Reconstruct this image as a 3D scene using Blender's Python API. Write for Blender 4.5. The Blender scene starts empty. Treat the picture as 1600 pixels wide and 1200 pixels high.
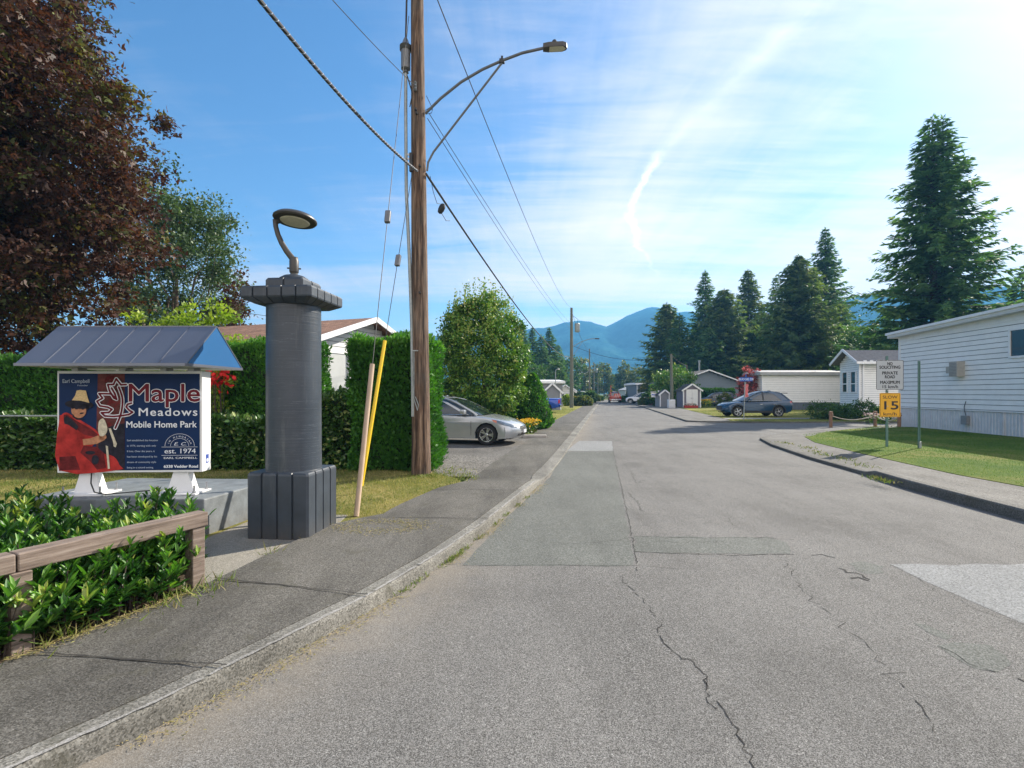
import bpy, bmesh, math, random
import numpy as np
from mathutils import Matrix, Vector
R = math.radians
SC = bpy.context.scene
COL = SC.collection
# ---------------------------------------------------------------- camera, sky, sun, exposure
EYE = 1.65; F = 800.0; HV = 614.0
cam = bpy.data.cameras.new('camera'); camo = bpy.data.objects.new('camera', cam); COL.objects.link(camo)
camo.location = (0, 0, EYE); camo.rotation_euler = (R(90), 0, 0)
cam.sensor_width = 36; cam.lens = 18.0; cam.shift_y = (HV - 600) / 1600.0
cam.clip_start = 0.05; cam.clip_end = 30000
SC.camera = camo
SUN_AZ, SUN_EL = 38.0, 33.0            # azimuth from +X towards +Y
sdir = Vector((math.cos(R(SUN_EL))*math.cos(R(SUN_AZ)), math.cos(R(SUN_EL))*math.sin(R(SUN_AZ)), math.sin(R(SUN_EL))))
sl = bpy.data.lights.new('sun', 'SUN'); sl.energy = 4.6; sl.angle = R(0.5); sl.color = (1.0, 0.91, 0.77)
so = bpy.data.objects.new('sun', sl); COL.objects.link(so)
so.rotation_euler = sdir.to_track_quat('Z', 'Y').to_euler(); so.location = (60, 40, 60)
SC.view_settings.view_transform = 'Standard'; SC.view_settings.look = 'None'
SC.view_settings.exposure = 1.14; SC.view_settings.gamma = 1.0
SC.render.resolution_x = 1024; SC.render.resolution_y = 768
SC.cycles.max_bounces = 8; SC.cycles.transparent_max_bounces = 8
SC.cycles.use_denoising = True

class NT:
    """small helper for node trees"""
    def __init__(s, tree): s.t = tree; s.n = tree.nodes; s.l = tree.links
    def add(s, typ, **kw):
        nd = s.n.new(typ)
        for k, v in kw.items(): setattr(nd, k, v)
        return nd
    def put(s, sock, v):
        if isinstance(v, bpy.types.NodeSocket): s.l.new(v, sock)
        elif v is not None: sock.default_value = v
    def math(s, op, a, b=None, c=None, clamp=False):
        nd = s.add('ShaderNodeMath', operation=op); nd.use_clamp = clamp
        s.put(nd.inputs[0], a); s.put(nd.inputs[1], b)
        if c is not None: s.put(nd.inputs[2], c)
        return nd.outputs[0]
    def noise(s, vec, scale, detail=4, rough=.55, dist=0.0):
        nd = s.add('ShaderNodeTexNoise'); s.put(nd.inputs['Vector'], vec)
        nd.inputs['Scale'].default_value = scale; nd.inputs['Detail'].default_value = detail
        nd.inputs['Roughness'].default_value = rough; nd.inputs['Distortion'].default_value = dist
        return nd.outputs['Fac']
    def ramp(s, fac, stops):
        nd = s.add('ShaderNodeValToRGB'); s.put(nd.inputs[0], fac)
        cr = nd.color_ramp
        cr.elements[0].position = stops[0][0]; cr.elements[1].position = stops[-1][0]
        for p, c in stops[1:-1]: cr.elements.new(p)
        for e, (p, c) in zip(list(cr.elements), stops):
            e.color = (c, c, c, 1) if isinstance(c, (int, float)) else (*c[:3], 1)
        return nd.outputs[0]
    def mix(s, fac, a, b, blend='MIX'):
        nd = s.add('ShaderNodeMix', data_type='RGBA', blend_type=blend)
        s.put(nd.inputs[0], fac)
        for i, v in ((6, a), (7, b)):
            if isinstance(v, tuple): v = (*v[:3], 1)
            s.put(nd.inputs[i], v)
        return nd.outputs[2]
    def mapping(s, vec, scale=(1, 1, 1), rot=(0, 0, 0), loc=(0, 0, 0)):
        nd = s.add('ShaderNodeMapping'); s.put(nd.inputs[0], vec)
        nd.inputs['Scale'].default_value = scale; nd.inputs['Rotation'].default_value = rot; nd.inputs['Location'].default_value = loc
        return nd.outputs[0]
    def bump(s, h, strength=.3, dist=.01):
        nd = s.add('ShaderNodeBump'); s.put(nd.inputs['Height'], h)
        nd.inputs['Strength'].default_value = strength; nd.inputs['Distance'].default_value = dist
        return nd.outputs[0]

# ---- world: physical sky with thin cirrus and one contrail
w = bpy.data.worlds.new('World'); SC.world = w; w.use_nodes = True
T = NT(w.node_tree); T.n.clear()
sky = T.add('ShaderNodeTexSky', sky_type='NISHITA'); sky.sun_disc = False
sky.sun_elevation = R(SUN_EL); sky.sun_rotation = R(90 - SUN_AZ); sky.altitude = 50
sky.air_density = 1.0; sky.dust_density = 0.4; sky.ozone_density = 2.5
tc = T.add('ShaderNodeTexCoord'); sx = T.add('ShaderNodeSeparateXYZ'); T.l.new(tc.outputs['Generated'], sx.inputs[0])
X, Y, Z = sx.outputs
hsv = T.add('ShaderNodeHueSaturation'); hsv.inputs['Saturation'].default_value = 1.22; hsv.inputs['Value'].default_value = .86
T.l.new(sky.outputs[0], hsv.inputs['Color'])
zc = T.math('MAXIMUM', Z, 0.0)
zz = T.math('ADD', zc, 0.10)
cx = T.math('DIVIDE', X, zz); cy = T.math('DIVIDE', Y, zz)
cb = T.add('ShaderNodeCombineXYZ'); T.l.new(cx, cb.inputs[0]); T.l.new(cy, cb.inputs[1])
v1 = T.mapping(cb.outputs[0], scale=(.30, 1.1, 1), rot=(0, 0, R(-28)))
n1 = T.noise(v1, 1.0, 9, .56, .7)
v2 = T.mapping(cb.outputs[0], scale=(.9, .35, 1), rot=(0, 0, R(35)), loc=(3, 1, 0))
n2 = T.noise(v2, .8, 5, .5, .3)
n3 = T.noise(T.mapping(cb.outputs[0], scale=(.8, 2.6, 1), rot=(0, 0, R(-22))), 1.3, 7, .6, 1.2)
# more cloud towards the sun side, less high up on the far side
n4 = T.noise(T.mapping(cb.outputs[0], scale=(.7, 4.2, 1), rot=(0, 0, R(-33)), loc=(1, 4, 0)), 1.3, 8, .6, 1.6)
n5 = T.noise(T.mapping(cb.outputs[0], scale=(6.5, .8, 1), rot=(0, 0, R(-12)), loc=(5, 2, 0)), 1.2, 7, .62, .8)
dt = T.math('ADD', T.math('MULTIPLY', X, .82), T.math('MULTIPLY', Y, .25))
back_fill = T.math('MAXIMUM', T.math('MULTIPLY', Y, -1.0), 0.0)      # unseen brighter, thicker cloud added behind the camera as frontal fill light
cov = T.math('ADD', T.math('ADD', T.math('MULTIPLY', dt, 0.52), 0.29), T.math('MULTIPLY', back_fill, 1.6))
cov = T.math('ADD', cov, T.math('MULTIPLY', T.math('SUBTRACT', 0.40, zc), 0.55))
raw = T.math('ADD', T.math('MULTIPLY', T.math('SUBTRACT', n1, .5), 1.35), T.math('MULTIPLY', T.math('SUBTRACT', n2, .5), 1.1))
raw = T.math('ADD', raw, T.math('MULTIPLY', T.math('SUBTRACT', n3, .5), .22))
raw = T.math('ADD', raw, T.math('MULTIPLY', T.math('SUBTRACT', n4, .5), .42))
raw = T.math('ADD', raw, T.math('MULTIPLY', T.math('SUBTRACT', n5, .5), .22))
cl = T.math('ADD', T.math('MULTIPLY', raw, 1.45), cov, clamp=True)
cl = T.ramp(cl, [(0.0, 0.0), (.25, .10), (.6, .55), (1.0, .96)])
# contrail: a bent streak given as azimuth over height
yy = T.math('MAXIMUM', Y, 0.05)
p = T.math('DIVIDE', X, yy); q = T.math('DIVIDE', Z, yy)
fc = T.add('ShaderNodeFloatCurve'); T.l.new(q, fc.inputs['Value'])
cm = fc.mapping; c0 = cm.curves[0]
pts = [(0.0, .36), (.249, .272), (.305, .241), (.355, .235), (.40, .247), (.455, .281), (.561, .385), (.68, .513), (1.0, .86)]
c0.points[0].location = pts[0]; c0.points[1].location = pts[-1]
for a in pts[1:-1]: c0.points.new(*a)
cm.update()
wob = T.math('MULTIPLY', T.math('SUBTRACT', T.noise(cb.outputs[0], 4, 7, .65), .5), .075)
dd = T.math('ABSOLUTE', T.math('ADD', T.math('SUBTRACT', p, fc.outputs[0]), wob))
wd = T.ramp(q, [(0.0, .0), (.24, .006), (.33, .013), (.42, .011), (.47, .024), (.68, .055), (1.0, .07)])
tr = T.math('SUBTRACT', 1.0, T.math('DIVIDE', dd, T.math('ADD', wd, .0005)), clamp=True)
st = T.ramp(q, [(.21, 0.0), (.26, .25), (.33, 1.0), (.43, .8), (.475, .16), (.60, .13), (.70, .20), (.8, 0.0)])
tr = T.math('MULTIPLY', T.math('MULTIPLY', T.math('POWER', tr, 1.3), st), T.ramp(T.noise(T.mapping(cb.outputs[0], scale=(1, .6, 1)), 9, 8, .7), [(.34, .12), (.5, .75), (.66, 1.0)]), clamp=True)
ccol = T.ramp(zc, [(0.0, (7.4, 8.0, 8.6)), (1.0, (8.4, 8.8, 9.3))])
cs = T.mix(1.0, (0.78, 0.88, 1.0), (0, 0, 0), 'ADD')
lit = T.add('ShaderNodeVectorMath', operation='SCALE'); lit.inputs[0].default_value = (10.6, 9.7, 9.3)
T.l.new(T.math('ADD', T.math('MULTIPLY', back_fill, .42), T.math('ADD', .445, T.math('MULTIPLY', T.math('MAXIMUM', dt, 0.0), .36))), lit.inputs['Scale'])
mixc = T.mix(cl, hsv.outputs[0], lit.outputs[0])
mixc = T.mix(T.math('MULTIPLY', tr, .9), mixc, (11.0, 10.2, 9.8))
bg = T.add('ShaderNodeBackground'); T.l.new(mixc, bg.inputs[0]); bg.inputs[1].default_value = 0.098
ow = T.add('ShaderNodeOutputWorld'); T.l.new(bg.outputs[0], ow.inputs[0])

# ---------------------------------------------------------------- materials
MATS = {}
def newmat(name):
    m = bpy.data.materials.new(name); m.use_nodes = True
    t = NT(m.node_tree); b = t.n['Principled BSDF']
    return m, t, b
def simple(name, col, rough=.6, var=.12, scale=6.0, bump=0.0, bscale=60.0, metal=0.0, spec=None, coat=0.0, stretch=(1, 1, 1)):
    if name in MATS: return MATS[name]
    m, t, b = newmat(name)
    tcn = t.add('ShaderNodeTexCoord')
    vec = t.mapping(tcn.outputs['Object'], scale=stretch)
    n = t.noise(vec, scale, 6, .6)
    lo = tuple(max(0, c*(1-var)) for c in col); hi = tuple(min(1, c*(1+var)) for c in col)
    b.inputs['Base Color'].default_value = (*col, 1)
    t.l.new(t.ramp(n, [(.3, lo), (.7, hi)]), b.inputs['Base Color'])
    b.inputs['Roughness'].default_value = rough; b.inputs['Metallic'].default_value = metal
    if spec is not None: b.inputs['Specular IOR Level'].default_value = spec
    if coat: b.inputs['Coat Weight'].default_value = coat; b.inputs['Coat Roughness'].default_value = .05
    if bump:
        t.l.new(t.bump(t.noise(vec, bscale, 5, .6), bump, .004), b.inputs['Normal'])
    MATS[name] = m; return m
def glassy(name, col, rough=.05):
    if name in MATS: return MATS[name]
    m, t, b = newmat(name); b.inputs['Base Color'].default_value = (*col, 1)
    b.inputs['Roughness'].default_value = rough; b.inputs['Specular IOR Level'].default_value = .9
    b.inputs['Coat Weight'].default_value = .6; b.inputs['Coat Roughness'].default_value = .03
    MATS[name] = m; return m
def leafmat(name, stops, rough=.5, trans=.3, tcol=None, spec=.4):
    """foliage: every leaf carries its own tint value"""
    m, t, b = newmat(name)
    at = t.add('ShaderNodeAttribute', attribute_name='tint')
    col = t.ramp(at.outputs['Fac'], stops)
    t.l.new(col, b.inputs['Base Color']); b.inputs['Roughness'].default_value = rough
    b.inputs['Specular IOR Level'].default_value = spec
    tb = t.add('ShaderNodeBsdfTranslucent')
    t.l.new(t.mix(1.0, col, tcol or (1.3, 1.5, .6), 'MULTIPLY'), tb.inputs[0])
    mx = t.add('ShaderNodeMixShader'); mx.inputs[0].default_value = trans
    t.l.new(b.outputs[0], mx.inputs[1]); t.l.new(tb.outputs[0], mx.inputs[2])
    t.l.new(mx.outputs[0], t.n['Material Output'].inputs['Surface'])
    MATS[name] = m; return m
def asphalt(name, lo, mid, hi, agg=90.0, spk=.5, stain=.25, tintcol=None, moss=0.0):
    m, t, b = newmat(name)
    g = t.add('ShaderNodeNewGeometry'); vec = g.outputs['Position']
    vo = t.add('ShaderNodeTexVoronoi', feature='F1'); t.put(vo.inputs['Vector'], vec); vo.inputs['Scale'].default_value = agg
    vc = t.add('ShaderNodeSeparateColor'); t.l.new(vo.outputs['Color'], vc.inputs[0])
    n = t.noise(vec, agg*1.3, 3, .7)
    f = t.math('ADD', t.math('MULTIPLY', vc.outputs[0], .6), t.math('MULTIPLY', n, .4))
    col = t.ramp(f, [(.18, lo), (.5, mid), (.86, hi)])
    vo2 = t.add('ShaderNodeTexVoronoi', feature='F1'); t.put(vo2.inputs['Vector'], vec); vo2.inputs['Scale'].default_value = agg*.42
    v2 = t.add('ShaderNodeSeparateColor'); t.l.new(vo2.outputs['Color'], v2.inputs[0])
    peb = t.math('MULTIPLY', t.math('GREATER_THAN', v2.outputs[1], .90), t.math('LESS_THAN', vo2.outputs['Distance'], .34))
    col = t.mix(t.math('MULTIPLY', peb, spk), col, tuple(min(.8, c*1.9) for c in hi))
    pit = t.math('MULTIPLY', t.math('GREATER_THAN', v2.outputs[2], .88), t.math('LESS_THAN', vo2.outputs['Distance'], .28))
    col = t.mix(t.math('MULTIPLY', pit, .75), col, tuple(c*.45 for c in lo))
    big = t.noise(vec, .55, 7, .62, .4)
    col = t.mix(1.0, col, t.ramp(big, [(.3, 1-stain), (.5, 1.0), (.72, 1+stain*.7)]), 'MULTIPLY')
    mid2 = t.noise(t.mapping(vec, scale=(1.6, .22, 1), rot=(0, 0, R(-11))), 1.6, 6, .65)
    col = t.mix(1.0, col, t.ramp(mid2, [(.33, 1-stain*.7), (.52, 1.0), (.7, 1+stain*.3)]), 'MULTIPLY')
    if moss:
        mo = t.noise(vec, 3.2, 6, .7)
        col = t.mix(t.ramp(mo, [(.56, 0.0), (.70, moss)]), col, (.075, .072, .05))
    t.l.new(col, b.inputs['Base Color']); b.inputs['Roughness'].default_value = .92
    b.inputs['Specular IOR Level'].default_value = .25
    t.l.new(t.bump(f, .55, .006), b.inputs['Normal'])
    MATS[name] = m; return m
def grassmat(name, a, b_, c, big=.7):
    m, t, b = newmat(name)
    g = t.add('ShaderNodeNewGeometry'); vec = g.outputs['Position']
    n = t.noise(vec, big, 6, .65, .3); n2 = t.noise(vec, 14, 5, .7)
    col = t.ramp(t.math('ADD', t.math('MULTIPLY', n, .68), t.math('MULTIPLY', n2, .32)), [(.36, a), (.5, b_), (.63, c)])
    fine = t.noise(vec, 120, 3, .7)
    col = t.mix(1.0, col, t.ramp(fine, [(.3, .62), (.7, 1.35)]), 'MULTIPLY')
    t.l.new(col, b.inputs['Base Color']); b.inputs['Roughness'].default_value = .95
    b.inputs['Specular IOR Level'].default_value = .1
    t.l.new(t.bump(fine, .8, .02), b.inputs['Normal'])
    MATS[name] = m; return m

# ---------------------------------------------------------------- geometry helpers
def at(u, v, Yd):                       # a photo direction at a given distance -> point in the place
    return Vector(((u-800)/F*Yd, Yd, EYE + (HV-v)/F*Yd))
def gnd(u, v, z=0.0):
    Yd = (EYE-z)*F/(v-HV); return Vector(((u-800)/F*Yd, Yd, z))
MW = {}
def mw(o): return MW.get(o.name, Matrix.Identity(4)) if o else Matrix.Identity(4)
def tag(o, label=None, cat=None, group=None, kind=None):
    if label: o['label'] = label
    if cat: o['category'] = cat
    if group: o['group'] = group
    if kind: o['kind'] = kind
    return o
def thing(name, label, cat, loc=(0, 0, 0), rz=0.0, group=None):
    o = bpy.data.objects.new(name, None); COL.objects.link(o); o.empty_display_size = .2
    o.location = loc; o.rotation_euler = (0, 0, rz)
    MW[o.name] = Matrix.Translation(Vector(loc)) @ Matrix.Rotation(rz, 4, 'Z')
    return tag(o, label, cat, group)
def link(name, me, mat, parent=None, world=True, smooth=False, ang=35):
    """world=True: vertices are given in world coordinates"""
    o = bpy.data.objects.new(name, me); COL.objects.link(o)
    for m in (mat if isinstance(mat, (list, tuple)) else [mat]): me.materials.append(m)
    if parent:
        o.parent = parent; MW[o.name] = mw(parent).copy()
        if world: me.transform(mw(parent).inverted())
    else: MW[o.name] = Matrix.Identity(4)
    if smooth:
        me.polygons.foreach_set('use_smooth', [True]*len(me.polygons))
        try: me.set_sharp_from_angle(angle=R(ang))
        except Exception: pass
    me.update(); return o
def base(o):
    """move the origin of a one-mesh thing to the middle of its foot"""
    me = o.data; n = len(me.vertices); co = np.empty(n*3); me.vertices.foreach_get('co', co); co = co.reshape(-1, 3)
    c = Vector(((co[:, 0].min()+co[:, 0].max())/2, (co[:, 1].min()+co[:, 1].max())/2, co[:, 2].min()))
    me.transform(Matrix.Translation(-c)); o.location = c; MW[o.name] = Matrix.Translation(c); return o
class MB:
    def __init__(s): s.v = []; s.f = []; s.mi = []; s.m = 0
    def face(s, pts):
        i = len(s.v); s.v += [tuple(p) for p in pts]; s.f.append(tuple(range(i, i+len(pts)))); s.mi.append(s.m)
    def addm(s, vs, fs, M=None):
        i = len(s.v); s.v += [tuple(M @ Vector(p)) if M else tuple(p) for p in vs]
        for f in fs: s.f.append(tuple(i+k for k in f)); s.mi.append(s.m)
        return s
    def box(s, x0, x1, y0, y1, z0, z1, M=None, bev=0.0):
        if bev:
            bm = bmesh.new(); bmesh.ops.create_cube(bm, size=1)
            for v in bm.verts: v.co = Vector(((x0+x1)/2+v.co.x*(x1-x0), (y0+y1)/2+v.co.y*(y1-y0), (z0+z1)/2+v.co.z*(z1-z0)))
            bmesh.ops.bevel(bm, geom=list(bm.edges), offset=bev, segments=2, profile=.5, affect='EDGES')
            bm.verts.index_update()
            s.addm([v.co.copy() for v in bm.verts], [[v.index for v in f.verts] for f in bm.faces], M); bm.free(); return s
        vs = [(x0, y0, z0), (x1, y0, z0), (x1, y1, z0), (x0, y1, z0), (x0, y0, z1), (x1, y0, z1), (x1, y1, z1), (x0, y1, z1)]
        return s.addm(vs, [(0, 3, 2, 1), (4, 5, 6, 7), (0, 1, 5, 4), (1, 2, 6, 5), (2, 3, 7, 6), (3, 0, 4, 7)], M)
    def bar(s, a, b, wx, wz):
        """square bar from a to b"""
        a = Vector(a); b = Vector(b); d = b-a; L = d.length; q = d.to_track_quat('Y', 'Z')
        return s.box(-wx/2, wx/2, 0, L, -wz/2, wz/2, Matrix.Translation(a) @ q.to_matrix().to_4x4())
    def tube(s, pts, r, n=8, cap=True):
        pts = [Vector(p) for p in pts]; rs = r if isinstance(r, (list, tuple)) else [r]*len(pts)
        base_i = len(s.v); up = None
        for i, p in enumerate(pts):
            d = (pts[min(i+1, len(pts)-1)] - pts[max(i-1, 0)]).normalized()
            if up is None:
                up = d.cross(Vector((0, 0, 1)));  up = up if up.length > .05 else d.cross(Vector((0, 1, 0)))
            up = (up - d*up.dot(d)).normalized(); sd = d.cross(up)
            for k in range(n):
                a = 2*math.pi*k/n; s.v.append(tuple(p + (up*math.cos(a) + sd*math.sin(a))*rs[i]))
        for i in range(len(pts)-1):
            for k in range(n):
                k2 = (k+1) % n; s.f.append((base_i+i*n+k, base_i+i*n+k2, base_i+(i+1)*n+k2, base_i+(i+1)*n+k)); s.mi.append(s.m)
        if cap:
            s.f.append(tuple(base_i+k for k in range(n))[::-1]); s.f.append(tuple(base_i+(len(pts)-1)*n+k for k in range(n))); s.mi += [s.m]*2
        return s
    def lathe(s, prof, n=24, M=None):
        vs = []; fs = []
        for r, z in prof:
            for k in range(n):
                a = 2*math.pi*k/n; vs.append((r*math.cos(a), r*math.sin(a), z))
        for i in range(len(prof)-1):
            for k in range(n):
                k2 = (k+1) % n; fs.append((i*n+k, i*n+k2, (i+1)*n+k2, (i+1)*n+k))
        fs.append(tuple(range(n))[::-1]); fs.append(tuple((len(prof)-1)*n+k for k in range(n)))
        return s.addm(vs, fs, M)
    def prism(s, poly, z0, z1, M=None):
        n = len(poly); vs = [(x, y, z0) for x, y in poly] + [(x, y, z1) for x, y in poly]
        fs = [tuple(range(n))[::-1], tuple(range(n, 2*n))] + [(i, (i+1) % n, n+(i+1) % n, n+i) for i in range(n)]
        return s.addm(vs, fs, M)
    def mesh(s, name):
        me = bpy.data.meshes.new(name); me.from_pydata(s.v, [], s.f); me.polygons.foreach_set('material_index', s.mi); me.update(); return me
    def build(s, name, mat, parent=None, world=True, smooth=False, ang=35):
        me = s.mesh(name)
        bm = bmesh.new(); bm.from_mesh(me); bmesh.ops.recalc_face_normals(bm, faces=bm.faces); bm.to_mesh(me); bm.free()
        return link(name, me, mat, parent, world, smooth, ang)
def poly_sheet(name, pts, z, mat, thick=0.0, kind='structure', zf=None):
    """flat outline (world XY) triangulated; optional depth downwards"""
    bm = bmesh.new(); vs = [bm.verts.new((x, y, zf(x, y) if zf else z)) for x, y in pts]
    f = bm.faces.new(vs); bm.normal_update()
    if f.normal.z < 0: f.normal_flip()
    if thick:
        r = bmesh.ops.extrude_face_region(bm, geom=[f])
        for e in r['geom']:
            if isinstance(e, bmesh.types.BMVert): e.co.z -= thick
        bmesh.ops.recalc_face_normals(bm, faces=bm.faces)
    bmesh.ops.triangulate(bm, faces=[f for f in bm.faces if len(f.verts) > 4])
    me = bpy.data.meshes.new(name); bm.to_mesh(me); bm.free()
    o = link(name, me, mat); o['kind'] = kind; return o
def grid_mesh(name, rows, mat, closed=False, parent=None, smooth=False):
    n = len(rows[0]); mb = MB(); mb.v = [tuple(p) for r in rows for p in r]
    for i in range(len(rows)-1):
        for k in range(n-1 if not closed else n):
            mb.f.append((i*n+k, i*n+(k+1) % n, (i+1)*n+(k+1) % n, (i+1)*n+k)); mb.mi.append(0)
    return mb.build(name, mat, parent, smooth=smooth)

# ---- leaf clouds
TPL = {
 'kite': ([(0, 0, 0), (.45, -.5, .08), (1, 0, 0), (.45, .5, .08)], [(0, 1, 2, 3)]),
 'leaf': ([(0, 0, 0), (.25, -.42, .10), (.68, -.40, .06), (1, 0, -.06), (.68, .40, .06), (.25, .42, .10)], [(0, 1, 2, 3), (0, 3, 4, 5)]),
 'lobe': ([(0, 0, 0), (.5, -.18, .03), (1, 0, -.05), (.5, .18, .03), (.12, -.62, -.04), (.36, -.50, 0), (.02, -.28, .02), (.12, .62, -.04), (.36, .50, 0), (.02, .28, .02)],
          [(0, 1, 2, 3), (0, 6, 4, 5), (0, 8, 7, 9), (0, 5, 1, 3)]),
 'spray': ([(0, 0, 0), (.4, -.5, .02), (1, -.12, -.05), (.55, 0, .04), (1, .16, -.05), (.45, .5, .02)], [(0, 1, 2, 3), (0, 3, 4, 5)]),
}
def unit(a): return a/np.maximum(np.linalg.norm(a, axis=1, keepdims=True), 1e-9)
def cards(name, P, A, N, S, Wd, tint, mat, parent=None, shape='kite', world=True):
    P = np.asarray(P, float); n = len(P); A = unit(np.asarray(A, float)); N = np.asarray(N, float)
    N = unit(N - A*np.sum(A*N, 1, keepdims=True)); B = np.cross(A, N)
    tv, tf = TPL[shape]; tv = np.array(tv); k = len(tv)
    S = np.broadcast_to(S, (n,)); Wd = np.broadcast_to(Wd, (n,))
    V = (P[:, None, :] + A[:, None, :]*(tv[None, :, 0, None]*S[:, None, None]) + B[:, None, :]*(tv[None, :, 1, None]*Wd[:, None, None])
         + N[:, None, :]*(tv[None, :, 2, None]*S[:, None, None]))
    tf = np.array(tf); Fc = (np.arange(n)[:, None, None]*k + tf[None]).reshape(-1, 4)
    me = bpy.data.meshes.new(name); me.vertices.add(n*k); me.vertices.foreach_set('co', V.reshape(-1).astype(np.float32))
    nf = len(Fc); me.loops.add(nf*4); me.loops.foreach_set('vertex_index', Fc.reshape(-1).astype(np.int32))
    me.polygons.add(nf); me.polygons.foreach_set('loop_start', (np.arange(nf)*4).astype(np.int32))
    me.update(calc_edges=True)
    a = me.attributes.new('tint', 'FLOAT', 'FACE'); a.data.foreach_set('value', np.repeat(np.clip(tint, 0, 1), len(tf)).astype(np.float32))
    return link(name, me, mat, parent, world)
def rdir(rs, n): return unit(rs.normal(size=(n, 3)))
def crown_points(rs, c, rad, nclump, nleaf, clump_r, shell=.55, lump=.18, zmin=None, squash_bottom=1.0):
    """leaf positions in clumps filling an uneven ellipsoid"""
    c = np.array(c); rad = np.array(rad, float)
    d = rdir(rs, nclump); ph = rs.uniform(0, 6.28, 6)
    ang = np.arctan2(d[:, 1], d[:, 0])
    un = 1 + lump*(np.sin(3*ang+ph[0])*np.cos(4*d[:, 2]+ph[1]) + .7*np.sin(5*ang+ph[2]+6*d[:, 2]) + .5*rs.normal(size=nclump))
    rr = (shell + (1-shell)*rs.uniform(0, 1, nclump)**.6)
    K = c + d*rad*(rr*un)[:, None]
    low = K[:, 2] < c[2]; K[low, 2] = c[2] + (K[low, 2]-c[2])*squash_bottom
    per = max(1, nleaf//nclump)
    cr = clump_r*rs.uniform(.6, 1.35, nclump)
    P = np.repeat(K, per, 0) + rs.normal(size=(nclump*per, 3))*np.repeat(cr, per)[:, None]*np.array([.62, .62, .42])
    ct = np.repeat(rs.uniform(0, 1, nclump), per)
    if zmin is not None: P[:, 2] = np.where(P[:, 2] < zmin, zmin + rs.uniform(0, .3, len(P)), P[:, 2])
    return P, ct
def limb_mb(mb, rs, root, tips, r0):
    root = Vector(root)
    for tp in tips:
        tp = Vector(tp); m = root.lerp(tp, .5) + Vector(rs.normal(size=3)*.06*(tp-root).length)
        m2 = root.lerp(tp, .25) + Vector((0, 0, .06*(tp-root).length))
        mb.tube([root, m2, m, tp], [r0, r0*.75, r0*.5, r0*.12], 6)
def broadleaf(name, label, cat, x, y, z0, c, rad, mat, n=9000, size=.12, nclump=160, clump_r=.4, trunk_r=.15, seed=1, group=None, shape='kite',
              shell=.55, lump=.16, zmin=None, bark='bark', droop=.2, aspect=.62):
    rs = np.random.RandomState(seed)
    t = thing(name, label, cat, (x, y, z0), 0, group)
    P, ct = crown_points(rs, c, rad, nclump, n, clump_r, shell, lump, zmin)
    out = unit(P - np.array(c)); A = unit(out*.7 + rs.normal(size=P.shape)*.8 + np.array([0, 0, -droop])); N = unit(rs.normal(size=P.shape)*.7 + np.array([0, 0, .8]) + out*.3)
    S = size*rs.uniform(.6, 1.35, len(P)); tint = np.clip(.5*ct + .5*rs.uniform(0, 1, len(P)), 0, 1)
    cards('crown', P, A, N, S, S*aspect, tint, mat, t, shape)
    mb = MB(); cc = Vector(c); bot = Vector((x, y, z0)); neck = Vector((x + (c[0]-x)*.4, y + (c[1]-y)*.4, max(z0+.3, c[2]-rad[2]*.75)))
    mb.tube([bot, bot.lerp(neck, .5), neck, cc + Vector((0, 0, rad[2]*.3))], [trunk_r*1.25, trunk_r, trunk_r*.85, trunk_r*.2], 9)
    tips = [cc + Vector((math.cos(a)*rad[0]*.7, math.sin(a)*rad[1]*.7, rad[2]*h)) for a, h in [(i*1.05, .1+.45*rs.rand()) for i in range(8)]]
    limb_mb(mb, rs, neck, tips, trunk_r*.5)
    mb.build('trunk', MATS[bark], t, smooth=True)
    return t
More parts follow.
